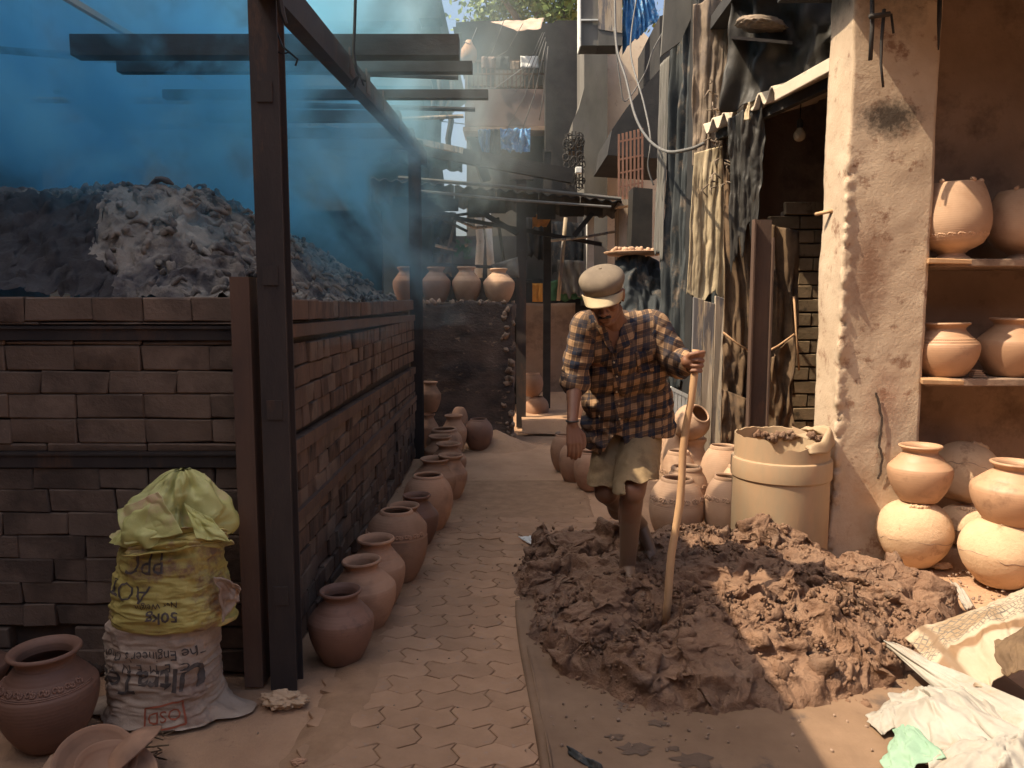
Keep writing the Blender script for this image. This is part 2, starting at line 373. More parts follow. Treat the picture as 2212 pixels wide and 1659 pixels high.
# paved path: interlocking wavy pavers, each an object, on a bed of earth
path = heightfield('path', -0.80, 0.62, 2.0, 6.6, 110, 300,
                   lambda X, Y: -0.0016 + 0.0035 * fbm(np.stack([X * 3, Y * 3, X * 0], 1), 4, 8) + 0.012 * smooth01((Y - 5.8) / .5) + .012 * smooth01((-.48 - X) / .25 + .5 * fbm(np.stack([X * 5, Y * 5, X * 0], 1), 3, 18)) - .03 * (1 - smooth01((X + .80) / .12)) - .02 * (1 - smooth01((.62 - X) / .04)), m_joint)
tag(path, kind='structure')
PL, PW, GAP = 0.272, 0.126, 0.0045
def paver_mesh(half=False, seed=0):
    r = random.Random(seed)
    Lq = PL / 2 if half else PL
    A = 0.017
    tri = lambda t: (abs(((t / (PL / 2)) % 1.0) - .5) * 4 - 1)
    trap = lambda t: max(-1, min(1, tri(t) * 1.7))
    n = 5 if half else 9
    bottom = [(x, A * trap(x)) for x in np.linspace(0, Lq, n)]
    top = [(x, PW + A * trap(x)) for x in np.linspace(0, Lq, n)]
    e = lambda t: 0.017 * math.sin(2 * math.pi * t / PW)
    right = [(Lq + e(t), t + A * trap(Lq)) for t in (PW * .28, PW * .72)]
    left = [(e(t), t + A * trap(0)) for t in (PW * .72, PW * .28)]
    ring = bottom + right + top[::-1] + left
    c = np.mean(ring, 0)
    out = [(c[0] + (p[0] - c[0]) * (1 - GAP / Lq), c[1] + (p[1] - c[1]) * (1 - GAP / PW)) for p in ring]
    ins = [(c[0] + (p[0] - c[0]) * (1 - (GAP + .007) / Lq), c[1] + (p[1] - c[1]) * (1 - (GAP + .007) / PW)) for p in ring]
    m = len(ring)
    tz = [r.uniform(-.0006, .0006) for _ in ring]
    V = [(x, y, -.012) for x, y in out] + [(x, y, .0035) for x, y in out] + [(x, y, .006 + t) for (x, y), t in zip(ins, tz)]
    F = [(i, (i + 1) % m, m + (i + 1) % m, m + i) for i in range(m)] + [(m + i, m + (i + 1) % m, 2 * m + (i + 1) % m, 2 * m + i) for i in range(m)] + [tuple(range(2 * m, 3 * m))]
    me = mesh('paver', V, F, True, 30); me.materials.append(m_paver)
    return me
pav = [paver_mesh(False, s) for s in range(4)]; pavh = [paver_mesh(True, s) for s in range(3)]
for row in range(27):
    y = 2.05 + row * PW
    x = -0.62 - (PL / 2 if row % 2 else 0) + .02 * math.sin(row * .7)
    while x < 0.55:
        keep = random.random() > .02
        off = vnoise([[x * 1.7, y * 1.7, 3.1]], 4)[0] * .0022
        if x > -0.80 and keep:
            o = link('paver', random.choice(pav), None, path, (x, y, -.0005 + off))
            o.rotation_euler = (random.gauss(0, .004), random.gauss(0, .004), random.gauss(0, .004))
        x += PL

# far end of the alley: two shallow steps of trodden earth
tag(heightfield('far_path', 0.12, 2.2, 9.0, 16, 40, 60, lambda X, Y: .02 + .11 * smooth01((Y - 9.15) / .06) + .10 * smooth01((Y - 11.0) / .06) + .02 * fbm(np.stack([X * 4, Y * 4, X * 0], 1), 3, 2), m_ground), kind='structure')

# ================================================================== THE KILN (brick box full of ash)
KX, KY = -0.97, 3.10
kiln = thing('brick_kiln', 'long sooty brick firing kiln with steel bands, filled with smoking ash', 'kiln', (-2.1, 3.1, 0))
zf = lambda v: PY(0, v, KY).z
core = MB().box((-3.6, KY + .05, -.02), (KX - .05, 7.6, 1.47)); core.build('core_wall', m_mortar, kiln)
BR = {}
def brick_mesh(Lx, Wy, Hz, mt, k):
    key = (round(Lx, 3), round(Wy, 3), round(Hz, 3), mt.name, k)
    if key not in BR:
        bm = bmesh.new(); bmesh.ops.create_cube(bm, size=1)
        r = random.Random(hash(key[:3]) % 9999 + k)
        for v in bm.verts:
            v.co = Vector((v.co.x * Lx, v.co.y * Wy, v.co.z * Hz)) + Vector((r.gauss(0, .003), r.gauss(0, .003), r.gauss(0, .0025)))
        bmesh.ops.bevel(bm, geom=bm.edges[:], offset=.0045, segments=1, affect='EDGES')
        for v in bm.verts: v.co += Vector((r.gauss(0, .0012), r.gauss(0, .0012), r.gauss(0, .0012)))
        me = bpy.data.meshes.new('brick'); bm.to_mesh(me); bm.free(); shade(me, True, 30); me.materials.append(mt); BR[key] = me
    return BR[key]
C0 = [(642, 694), (747, 800), (801.5, 850.5), (852, 903.5), (905, 957), (1010, 1056.5), (1058, 1106), (1107.5, 1156), (1157.5, 1205.5), (1207, 1255), (1257, 1304), (1305.5, 1353), (1355, 1402), (1404, 1452)]
courses = [(zf(b), zf(a)) for a, b in C0]
thin = [(zf(703), zf(696)), (zf(745.5), zf(736)), (zf(974), zf(958.5))]
bands = [(zf(734.5), zf(704)), (zf(1008.5), zf(976))]
kb = Vector(kiln.location)
def put(name, me, p, rz=0.0, jit=.002):
    o = link(name, me, None, kiln, Vector(p) - kb + Vector((0, 0, 0)))
    o.rotation_euler = (random.gauss(0, jit), random.gauss(0, jit), rz + random.gauss(0, jit))
    return o
for ci, (z0, z1) in enumerate(courses):                       # front face
    h = z1 - z0 - .001
    x = -1.085; first = True
    while x > -2.9:
        Lq = random.choice([.275, .275, .275, .137, .2]) if not (first and ci % 2) else .137
        first = False
        if ci >= 12 and random.random() < .35 and x < -1.35:  # the foot is broken out, black holes
            x -= Lq + .004; continue
        put('brick', brick_mesh(Lq - .002, .10, round(h, 3), m_brick, random.randint(0, 2)), (x - Lq / 2, KY + .05 - random.choice([0, 0, .001, .002, .004]), (z0 + z1) / 2))
        x -= Lq
for z0, z1 in thin:
    x = -1.085
    while x > -2.9:
        Lq = random.choice([.275, .41, .275]); put('tile', brick_mesh(Lq - .005, .09, max(.008, round(z1 - z0 - .002, 3)), m_brick, 0), (x - Lq / 2, KY + .045, (z0 + z1) / 2), 0, .002); x -= Lq
nb, rest = 0, MB()
side_rows = []
for ci, (z0, z1) in enumerate(courses):                       # long side face, sagging a little towards the middle
    y = KY + .02; k = 0
    while y < 7.55:
        Lq = random.choice([.275, .137, .137, .2]); Lq = min(Lq, 7.62 - y)
        if Lq < .05: break
        side_rows.append((y + Lq / 2, Lq, ci, z0, z1)); y += Lq
side_rows.sort()
for yc, Lq, ci, z0, z1 in side_rows:
    sag = -.012 * math.sin((yc - 3) * .9 + ci * .5)
    prot = random.choice([0, 0, 0, 0, .003, .006, .016 if ci > 7 else .006, -.006, -.016 if ci > 8 else 0])
    if ci >= 10 and random.random() < .07: continue
    zc, h = (z0 + z1) / 2 + sag, round(z1 - z0 - .004, 3)
    mt = m_brick2 if random.random() < .6 else m_brick
    if nb < 205 and yc < 6.3:
        put('brick', brick_mesh(.10, round(Lq - .005, 3), h, mt, random.randint(0, 2)), (KX - .05 + prot, yc, zc), 0, .006); nb += 1
    else:
        rest.box((KX - .1 + prot, yc - Lq / 2 + .003, zc - h / 2), (KX + prot, yc + Lq / 2 - .003, zc + h / 2))
tag(bevel_mod(rest.build('brick_courses', m_brick2, kiln), .004, 1), kind='stuff')
for i, (z0, z1) in enumerate(bands):                          # steel channel bands on both faces
    b = MB(); b.box((-3.0, KY - .012, z0), (-1.09, KY + .06, z1)); b.box((-3.0, KY - .02, z1 - .012), (-1.09, KY - .012, z1 - .004)).build('steel_band', m_steel_dark, kiln)
    b = MB(); b.bar((KX - .01, KY + .05, (z0 + z1) / 2), (KX - .01, 7.6, (z0 + z1) / 2 - .02), .05, z1 - z0); b.build('steel_band', m_brick2 if i else m_steel, kiln)
b = MB(); b.bar((KX + .005, 3.3, .60), (KX + .005, 7.6, .62), .035, .05); b.build('steel_band', m_steel, kiln)
# corner angle-iron post standing in front of the kiln's corner
zt = PY(535, 598, 2.98).z
b = MB()
b.box((-1.085, 2.975, 0), (-1.02, 2.985, zt)); b.box((-1.0195, 2.9755, 0), (-1.011, 3.08, zt)).build('corner_post', m_steel, kiln)
b = MB().box((-1.007, 3.10, .0), (-.975, 3.16, 1.52)); b.build('corner_post', m_brick2, kiln)
# shreds of rag caught on the post
V = []
u, v, F = grid(6, 12)
V = np.stack([-0.955 + .03 * (u - .5) + .012 * np.sin(v * 9), 3.0 + .012 * np.sin(u * 7 + v * 5), 1.60 - .07 * v], 1)
tag(solid(mk('rag', V, F, m_cream, None, True, None, base=(-.955, 3.0, 1.53)), .003), 'small pale rag caught between the kiln corner post and the tall pole', 'rag')

# ash heap: darker crust on the near left, fluffy grey ash lumps and curls on the slope
def ash_top(X, Y):
    prof = np.interp(Y, [3.12, 3.35, 3.7, 4.2, 4.8, 5.6, 6.4, 7.1, 7.6], [1.535, 1.78, 2.03, 2.12, 2.10, 2.04, 1.93, 1.72, 1.54])
    edge = smooth01((-1.0 - X) / .75) ** .8
    return 1.53 + (prof - 1.53) * edge
def ash_field(X, Y):
    P = np.stack([X, Y, X * 0], 1)
    W = P + .22 * np.stack([fbm(P * 3, 3, 21), fbm(P * 3, 3, 22), P[:, 0] * 0], 1)
    d1, d2, idv = worley(W * [9, 9, 1], 5)
    rid = 1 - np.abs(fbm(W * 7, 4, 31)) * 2
    big = fbm(P * 2.2, 3, 40)
    z = ash_top(X, Y) + .07 * big + .05 * rid * smooth01((-1.02 - X) / .15) + .035 * (1 - d1) + .03 * (idv - .5)
    return z + .02 * fbm(P * 30, 3, 41)
u, v, F = grid(300, 330)
aX, aY = -3.4 + (-0.985 + 3.4) * u, 3.13 + (7.58 - 3.13) * v
aZ = np.maximum(ash_field(aX, aY), 1.47)
P3 = np.stack([aX, aY, aZ], 1)
P3 += np.stack([.035 * fbm(P3 * 14, 3, 61), .035 * fbm(P3 * 14, 3, 62), 0 * aX], 1)
ash = mk('ash_heap', P3, F, m_ash, None, True, None, base=(-2.1, 5, 1.5))
ash.data.materials.append(m_ash_dark)
cx = np.array([p.center[:] for p in ash.data.polygons]) + np.array([-2.1, 5, 1.5])
lim = -1.72 - .42 * (cx[:, 1] - 3.2) + .12 * fbm(cx * 6, 3, 90)
dark = (cx[:, 0] < lim) & (cx[:, 1] < 3.78 + .1 * fbm(cx * 5, 3, 91))
ash.data.polygons.foreach_set('material_index', dark.astype(int))
tag(ash, 'heap of pale fluffy ash smouldering on top of the brick kiln', 'ash heap')
# curled flakes and clods of ash, too many to count
fl = MB()
ico = bmesh.new(); bmesh.ops.create_icosphere(ico, subdivisions=2, radius=1); icoV = np.array([v.co[:] for v in ico.verts]); icoF = [tuple(v.index for v in f.verts) for f in ico.faces]; ico.free()
def clod(mb, c, s, seed, amp=.45, sq=(1, 1, .7), freq=1.6):
    V = icoV * (1 + amp * fbm(icoV * freq + seed * 3.7, 3, 7)[:, None])
    r = Euler((random.uniform(0, 6), random.uniform(0, 6), random.uniform(0, 6))).to_matrix()
    V = (V * np.array(sq)) @ np.array(r).T * s + np.array(c)
    mb.add(V, icoF)
for i in range(950):
    X = random.uniform(-2.3, -1.0); Y = random.uniform(3.14, 7.3)
    if X < -1.72 - .42 * (Y - 3.2) and Y < 3.7: continue
    Z = ash_field(np.array([X]), np.array([Y]))[0]
    if random.random() < .5:
        clod(fl, (X, Y, max(Z, 1.54) + .004), random.uniform(.012, .04), i, .7, (1, .6, .4), 2.2)
    else:
        a = random.uniform(0, 6.28); Lq = random.uniform(.05, .13); w = random.uniform(.008, .02); cu = random.uniform(3, 8)
        pts = [Vector((X + math.cos(a) * Lq * (t - .5), Y + math.sin(a) * Lq * (t - .5) * .6, max(Z, 1.54) + .012 + .018 * math.sin(t * cu))) for t in (0, .25, .5, .75, 1)]
        fl.tube(pts, [w * .5, w, w * .8, w, w * .3], 5)
tag(fl.build('ash_flakes', m_ash, ash, True, None), kind='stuff')

# ================================================================== KILN SHED (poles, eave, joists, roof)
shed = thing('kiln_shed', 'tall sooty steel shed with open sides roofing the smoking kiln', 'shed', (-2.4, 5.2, 0))
def hbeam(mb, x, y, z0, z1, w=.092, d=.10, t=.009):
    mb.box((x - w / 2, y - d / 2, z0), (x + w / 2, y - d / 2 + t, z1))
    mb.box((x - w / 2, y + d / 2 - t, z0), (x + w / 2, y + d / 2, z1))
    mb.box((x - w / 2 + .012, y - d / 2 + t, z0), (x - w / 2 + .022, y + d / 2 - t, z1))
    mb.box((x + .022, y - d / 2 + t, z0), (x + .032, y + d / 2 - t, z1))
eave = lambda Y: 2.735 + .058 * (Y - 2.9)
p1 = MB(); hbeam(p1, -.925, 3.02, -.02, 2.85, .105); p1.build('pole', m_steel_dark, shed)
p2 = MB(); hbeam(p2, -.955, 7.72, -.02, 3.02, .115); p2.build('pole', m_steel_dark, shed)
b = MB().bar((-.90, .6, eave(.6) - .01), (-.90, 8.0, eave(8) - .01), .075, .12); b.build('eave_beam', m_steel_dark, shed)
for (ul, vt, ur, vb, Y, xr, w) in ((295, 80, 990, 125, 4.28, -.283, .1), (440, 135, 1020, 158, 4.75, -.236, .07), (470, 196, 1055, 214, 5.35, -.16, .07)):
    z1, z0 = PY(1000, vt, Y).z, PY(1000, vb, Y).z
    b = MB().box((-2.34, Y - w / 2, z0), (xr, Y + w / 2, z1)); b.build('joist', m_dark, shed)
for Y in (6.1, 6.9, 7.6):
    b = MB().box((-2.34, Y - .035, eave(Y) + .02), (-.86, Y + .035, eave(Y) + .10)); b.build('joist', m_dark, shed)
def corr_sheet(x0, x1, y0, y1, zfn, pitch=.13, amp=.022, along='x', n=None):
    """corrugated sheet: flutes run along x, waves along y"""
    ny = int((y1 - y0) / pitch * 6) + 1
    ys = np.linspace(y0, y1, ny); xs = np.linspace(x0, x1, 4)
    V = [(x, y, zfn(x, y) + amp * math.sin(2 * math.pi * y / pitch)) for y in ys for x in xs]
    F = [(j * 4 + i, j * 4 + i + 1, (j + 1) * 4 + i + 1, (j + 1) * 4 + i) for j in range(ny - 1) for i in range(3)]
    return V, F
# the roof sheeting is gone but for one pale batten and a strip at the very back
b = MB(); b.bar((-2.2, 3.0, 3.0), (-2.2, 7.9, 3.26), .03, .03); b.build('pale_batten', m_corr, shed)
# tall sooty building that closes the yard on the left and shades it; an unseen block added behind the camera cuts sky light
b = MB().box((-4.6, 8.05, 0), (-1.35, 8.15, 2.5)); b.build('back_wall', m_roof, shed)
bl_ = thing('tenement_building', 'tall soot-dark building wall on the left behind the kiln smoke', 'building', (-5.5, 2, 0))
MB().box((-8.5, -6, -.1), (-4.75, 7.95, 8.22)).build('wall', m_dark, bl_)
bl_ = thing('rear_sky_block', 'unseen brown block added behind the viewer to cut sky light', 'building', (0, -4, 0))
MB().box((-4.7, -7, -.1), (6.5, -3.3, 4.6)).build('wall', m_wall_brown, bl_)
for k, (y0, y1, z0_, z1_, x0_, x1_) in enumerate(((5.0, 5.2, 3.16, 3.02, -3.6, -.35), (5.9, 6.15, 3.06, 3.16, -4.2, -.5), (6.6, 6.45, 3.30, 3.12, -3.8, -.3), (7.2, 7.35, 3.14, 3.28, -4.0, -.45))):
    MB().tube([(x0_, y0, z0_), ((x0_ + x1_) / 2, (y0 + y1) / 2, (z0_ + z1_) / 2 - .03), (x1_, y1, z1_)], [.022, .026, .018], 7).build('lashed_pole', m_wood if k % 2 else m_dark, shed, True)
for k, (z, s_) in enumerate(((.35, 1), (1.1, -1), (1.62, 1), (2.3, -1))):
    MB().box((-.925 - .03, 2.964, z), (-.925 + .03, 2.9705, z + .075)).build('cleat', m_steel_dark, shed)
for Y in (4.28, 4.75, 5.35, 6.1, 6.9):
    MB().box((-.865, Y - .055, eave(Y) - .05), (-.855, Y + .055, eave(Y) + .085)).build('cleat', m_steel, shed)
# bent wires hanging in the shed
b = MB(); b.tube([PY(598, 70, 3.0), PY(610, 100, 2.98), PY(628, 115, 2.97), PY(643, 128, 2.96), PY(638, 142, 2.96)], .004, 5); b.tube([PY(598, 112, 3.0), PY(612, 116, 2.98), PY(625, 113, 2.98)], .003, 5); b.build('bent_wire', m_cable_dark, shed, True)
b = MB(); b.tube([PY(604, -8, 2.96), PY(610, 30, 2.96), PY(618, 52, 2.96)], [.012, .012, .008], 6); b.build('broken_batten', m_dark, shed, True)

# ================================================================== SOOTY MUD WALL WITH POTS ON TOP
def lumpy_box(name, x0, x1, y0, y1, z0, z1, mt, parent=None, amp=.03, freq=5, res=.035, seed=0, base=None, rough=None):
    bm = bmesh.new(); bmesh.ops.create_cube(bm, size=1)
    nx, ny, nz = [max(1, int((b - a) / res)) for a, b in ((x0, x1), (y0, y1), (z0, z1))]
    bm.free()
    V, F, idx = [], [], {}
    def vid(i, j, k):
        key = (i, j, k)
        if key not in idx:
            idx[key] = len(V); V.append((x0 + (x1 - x0) * i / nx, y0 + (y1 - y0) * j / ny, z0 + (z1 - z0) * k / nz))
        return idx[key]
    for i in range(nx):
        for k in range(nz):
            F.append((vid(i, 0, k), vid(i + 1, 0, k), vid(i + 1, 0, k + 1), vid(i, 0, k + 1)))
            F.append((vid(i, ny, k), vid(i, ny, k + 1), vid(i + 1, ny, k + 1), vid(i + 1, ny, k)))
    for j in range(ny):
        for k in range(nz):
            F.append((vid(0, j, k), vid(0, j, k + 1), vid(0, j + 1, k + 1), vid(0, j + 1, k)))
            F.append((vid(nx, j, k), vid(nx, j + 1, k), vid(nx, j + 1, k + 1), vid(nx, j, k + 1)))
    for i in range(nx):
        for j in range(ny):
            F.append((vid(i, j, nz), vid(i + 1, j, nz), vid(i + 1, j + 1, nz), vid(i, j + 1, nz)))
    V = np.array(V)
    D = np.stack([fbm(V * freq, 4, seed), fbm(V * freq, 4, seed + 5), fbm(V * freq, 4, seed + 9)], 1) * amp
    if rough is not None: D = D + rough(V)
    return mk(name, V + D, F, mt, parent, True, None, base)
mw = lumpy_box('mud_wall', -1.12, 0.02, 8.55, 9.1, -.05, 1.555, m_mudwall, None, .05, 4, .035, 3, base=(-.5, 8.8, 0))
tag(mw, 'black sooty mud wall with pots standing on its top, at the far end of the kiln', 'wall')
rub = MB()
for i in range(60):
    t = random.random(); X = random.uniform(-.12, .02) if i % 2 else random.uniform(-1.05, .02)
    z = random.uniform(.0, 1.55) if i % 2 else 1.56
    clod(rub, (X, 8.55 if i % 2 else random.uniform(8.55, 8.8), z), random.uniform(.015, .04), i, .8)
tag(rub.build('crumbled_edge', m_wall_brown, mw, True, None), kind='stuff')
def dirtz(X, Y):
    d = np.sqrt(((X + .18) / .5) ** 2 + ((Y - 8.35) / .45) ** 2)
    return -.03 + .20 * np.clip(1 - d, 0, 1) ** 1.2 + .015 * fbm(np.stack([X * 12, Y * 12, X * 0], 1), 4, 3)
tag(heightfield('dirt_pile', -.75, .36, 7.85, 8.85, 60, 50, dirtz, m_ground), 'low spill of brown earth at the foot of the sooty mud wall', 'dirt pile')
bk = MB()
for (u_, v_) in ((1195, 918), (1205, 940), (1180, 905), (1212, 950)):
    clod(bk, PZ(u_, v_, .03), .055, u_, .35)
tag(bk.build('rubble_stones', m_wall_brown, None, True, None, base=PZ(1200, 930)), 'few broken brick lumps lying at the foot of the far post', 'rubble')

# ================================================================== CLOSING WALL AND FAR SHED
lw = lumpy_box('low_wall', 0.10, 0.95, 11.5, 11.75, 0, 1.55, m_wall_brown, None, .02, 4, .06, 5, base=(.5, 11.6, 0))
tag(lw, 'plain brown low wall closing the far end of the alley', 'wall')
fs = thing('far_shed', 'sagging soot-black lean-to with steel posts over the far end of the alley', 'shed', (.1, 9.6, 0))
b = MB().box((.055, 9.56, 0), (.175, 9.64, 3.12)); b.box((-.03, 9.55, 3.05), (.26, 9.65, 3.14)); b.build('post', m_steel_dark, fs)
Yp = 10.4; a0 = PY(1183, 330, Yp)
b = MB().box((a0.x - .05, Yp - .05, 0), (a0.x + .05, Yp + .05, a0.z)); b.build('post', m_dark, fs)
b = MB().box((a0.x - .06, Yp - .07, a0.z), (a0.x + .06, Yp - .05, a0.z + .02)); b.box((a0.x - .06, Yp - .07, a0.z - .2), (a0.x - .045, Yp - .05, a0.z)); b.box((a0.x + .045, Yp - .07, a0.z - .2), (a0.x + .06, Yp - .05, a0.z)).build('bracket', m_dark, fs)
b = MB().bar(PY(800, 300, 9.0), PY(1236, 381, 9.2), .1, .16); b.build('beam', m_dark, fs)
b = MB().bar(PY(1020, 300, 9.3), PY(1050, 392, 9.35), .08, .11); b.build('strut', m_dark, fs)
b = MB().bar(PY(1025, 450, 9.5), PY(1118, 505, 9.5), .05, .06); b.build('strut', m_dark, fs)
b = MB().bar(PY(1240, 510, 9.5), PY(1280, 460, 9.5), .05, .06); b.build('strut', m_dark, fs)
# roof sheets of the lean-to: front edge from (820,372) to (1340,432), underside running back and up
E0, E1 = PY(800, 386, 9.25), PY(1345, 436, 9.25)
B0, B1 = PY(800, 436, 10.6), PY(1345, 470, 10.6)
n = 6
for k in range(n):
    t0, t1 = k / n, (k + 1) / n - .004
    q = [E0.lerp(E1, t0), E0.lerp(E1, t1), B0.lerp(B1, t1), B0.lerp(B1, t0)]
    ny = 14; V = []; F = []
    for i in range(ny):
        s = i / (ny - 1); w = Vector((0, 0, .02 * math.sin(s * 22)))
        V += [q[0].lerp(q[1], s) + w, q[3].lerp(q[2], s) + w]
    F = [(2 * i, 2 * i + 2, 2 * i + 3, 2 * i + 1) for i in range(ny - 1)]
    solid(mk('roof_sheet', V, F, m_roof, fs, True, None), .02)
b = MB().tube([PY(860, 384, 9.2), PY(1100, 404, 9.2), PY(1342, 430, 9.2)], .022, 8); b.build('edge_pipe', m_concrete, fs, True)
b = MB().tube([PY(900, 412, 9.2), PY(1110, 432, 9.2), PY(1320, 447, 9.2)], .016, 8); b.build('edge_pipe', m_cable, fs, True)
b = MB().bar(PY(980, 470, 9.9), PY(1300, 528, 9.9), .04, .05); b.build('rail', m_dark, fs)
b = MB().bar(PY(880, 568, 10.2), PY(1130, 580, 10.2), .03, .04); b.build('rail', m_dark, fs)
# second joist line with hanging strips, seen against the sky above the lean-to
b = MB().bar(PY(620, 246, 8.6), PY(1000, 326, 8.6), .06, .06); b.build('pale_pipe', m_wood, fs)
b = MB().bar(PY(700, 285, 8.8), PY(1040, 345, 8.8), .08, .14); b.build('beam', m_dark, fs)
q = [PY(690, 292, 9.8), PY(1000, 352, 9.8), PY(1000, 372, 10.8), PY(690, 330, 10.8)]
for k in range(4):
    t0, t1 = k / 4, (k + 1) / 4 - .006; ny = 10; V = []
    for i in range(ny):
        sft = i / (ny - 1); w = Vector((0, 0, .02 * math.sin(sft * 20 + k) + .02 * random.random()))
        V += [q[0].lerp(q[1], t0 + (t1 - t0) * sft) + w, q[3].lerp(q[2], t0 + (t1 - t0) * sft) + w]
    solid(mk('roof_sheet', V, [(2 * i, 2 * i + 2, 2 * i + 3, 2 * i + 1) for i in range(ny - 1)], m_roof, fs, True, None), .02)
for k in range(9):
    x0 = 850 + k * 52 + random.uniform(-10, 10)
    b = MB().box(PY(x0, 452 + k * 1.5 + random.uniform(0, 14), 9.75), PY(x0 + random.uniform(35, 60), 425 + k * 2, 9.72)); b.build('hanging_board', m_dark, fs)
# things stored beneath the lean-to
tag(MB().tube([PY(1033, 600, 10.9), PY(1038, 520, 10.9), PY(1031, 455, 10.9), PY(1028, 425, 10.9)], [.06, .055, .05, .05], 8).build('pale_pole', m_white, None, True, None, base=PY(1033, 600, 10.9)), 'crooked whitish tree-trunk pole standing behind the pots on the mud wall', 'pole')
tag(MB().tube([PY(1062, 600, 11.1), PY(1058, 540, 11.1), PY(1053, 455, 11.1)], [.06, .05, .045], 8).build('pale_pole', m_white, None, True, None, base=PY(1062, 600, 11.1)), 'second peeling whitish pole just right of the crooked one', 'pole')
lad = MB(); lad.tube([PY(975, 470, 10.1), PY(1025, 492, 10.1), PY(1065, 490, 10.1)], .02, 6); lad.tube([PY(940, 530, 10.1), PY(985, 540, 10.1), PY(1010, 528, 10.1)], .022, 6); lad.tube([PY(968, 540, 10.1), PY(985, 470, 10.1)], .02, 6)
tag(lad.build('bundle_of_sticks', m_wood, None, True, None, base=PY(985, 540, 10.1)), 'bent pale sticks tied under the lean-to roof above the mud wall', 'sticks')
pl = MB()
for i in range(26):
    c = PY(1006 + random.gauss(0, 9), 535 + random.gauss(0, 10) + (i % 5) * 3, 9.9); a = random.uniform(0, 6)
    d = Vector((math.cos(a), random.uniform(-.5, .5), math.sin(a))) * .09; s = Vector((-d.z, 0, d.x)) * .25
    pl.add([c, c + d * .5 + s, c + d, c + d * .5 - s], [(0, 1, 2, 3)])
tag(solid(pl.build('hanging_plant', m_leafgreen, None, False, None, base=PY(1006, 550, 9.9)), .004), 'small dusty green plant hanging above the pots on the mud wall', 'plant')
def cloth(name, quad, mt, label, cat, nu=30, nv=30, amp=.03, folds=5, seed=0, t=.004, group=None, parent=None, ragged=0, vert=True):
    """hanging or lying cloth over four corners (tl, tr, br, bl), folds run down it"""
    q = [Vector(p) for p in quad]; u, v, F = grid(nu, nv)
    P = np.array([list((q[0].lerp(q[1], a)).lerp(q[3].lerp(q[2], a), b)) for a, b in zip(u, v)])
    nrm = (q[1] - q[0]).cross(q[3] - q[0]).normalized()
    ph = fbm(np.stack([u * 2, v * 1.5, u * 0 + seed], 1), 3, seed)
    d = np.sin((u * folds + ph * .9) * 2 * np.pi) * (.45 + .55 * (fbm(np.stack([u * 3, v * 2, u * 0 + 9 + seed], 1), 2, seed + 3) + .5)) + .8 * fbm(np.stack([u * folds * 1.5, v * folds * .7, u * 0 + 5], 1), 3, seed + 7)
    P = P + np.outer(d * amp, np.array(nrm))
    if ragged:
        down = np.array((q[3] - q[0]).normalized())
        P = P + np.outer(ragged * fbm(np.stack([u * 9, u * 0, u * 0 + seed], 1), 4, seed + 2) * smooth01((v - .6) / .4), down)
    o = solid(mk(name, P, F, mt, parent, True, None, base=(q[3] + q[2]) / 2), t)
    return tag(o, label, cat, group) if parent is None else o
cloth('orange_cloth', [PY(1150, 462, 10.3), PY(1195, 464, 10.3), PY(1180, 490, 10.3), PY(1150, 492, 10.3)], m_orange, 'orange cloth hanging under the lean-to behind the steel post', 'cloth', 12, 12, .02, 2, 4, ragged=.05)
cloth('green_cloth', [PY(1190, 608, 11.3), PY(1258, 590, 11.3), PY(1258, 648, 11.3), PY(1180, 650, 11.3)], m_leafgreen, 'dark green cloth draped over the low far wall beside the timber post', 'cloth', 14, 12, .03, 4, 6, ragged=.06)
cloth('orange_cloth', [PY(1150, 612, 11.2), PY(1172, 612, 11.2), PY(1172, 652, 11.2), PY(1150, 652, 11.2)], m_orange, 'dull orange sheet leaning on top of the low far wall', 'cloth', 8, 8, .02, 2, 8)
cloth('grey_cloth', [PY(1060, 572, 9.0), PY(1118, 555, 9.0), PY(1122, 600, 9.0), PY(1075, 590, 9.0)], m_concrete, 'grey rag tied round the steel post beside the pots', 'rag', 12, 10, .02, 2, 12)
for k, (x0, x1, y0, y1, Y, mt, lb_) in enumerate(((1120, 1180, 470, 560, 11.6, m_black, 'dark sheet hung under the lean-to left of the timber post'), (1192, 1262, 478, 600, 11.4, m_tarp, 'dim grey sheet hung under the lean-to right of the timber post'), (905, 985, 455, 520, 11.3, m_black, 'black sheet hung at the left end of the lean-to'), (1205, 1262, 560, 640, 11.2, m_concrete, 'light grey board leaning on the far wall under the grey sheet'), (905, 975, 545, 600, 11.0, m_tarp_brown, 'brown sacking slung behind the pots on the mud wall'))):
    cloth('hung_sheet', [PY(x0, y0, Y), PY(x1, y0 + 4, Y), PY(x1, y1, Y), PY(x0, y1 - 5, Y)], mt, lb_, 'sheet', 16, 16, .05, 3, 200 + k, ragged=.12, group='old sheets hung under the lean-to')
for k, (u0, v0, u1, v1, Y, r_, lb_) in enumerate(((905, 470, 1060, 455, 10.0, .02, 'thin pole lashed level under the lean-to roof, left half'), (1190, 520, 1330, 500, 9.8, .018, 'thin pole lashed level under the lean-to roof, right half'), (1075, 470, 1100, 640, 10.6, .025, 'thin leaning pole just left of the steel post'), (1222, 470, 1206, 650, 10.7, .03, 'thin leaning pole right of the timber post'), (880, 430, 1010, 500, 9.9, .02, 'thin slanting pole above the pots on the mud wall'))):
    tag(MB().tube([PY(u0, v0, Y), PY((u0 + u1) / 2, (v0 + v1) / 2 + 3, Y), PY(u1, v1, Y)], r_, 6).build('wooden_pole', m_wood if k % 2 else m_dark, None, True, None, base=PY(u1, v1, Y)), lb_, 'pole', 'thin poles about the lean-to')
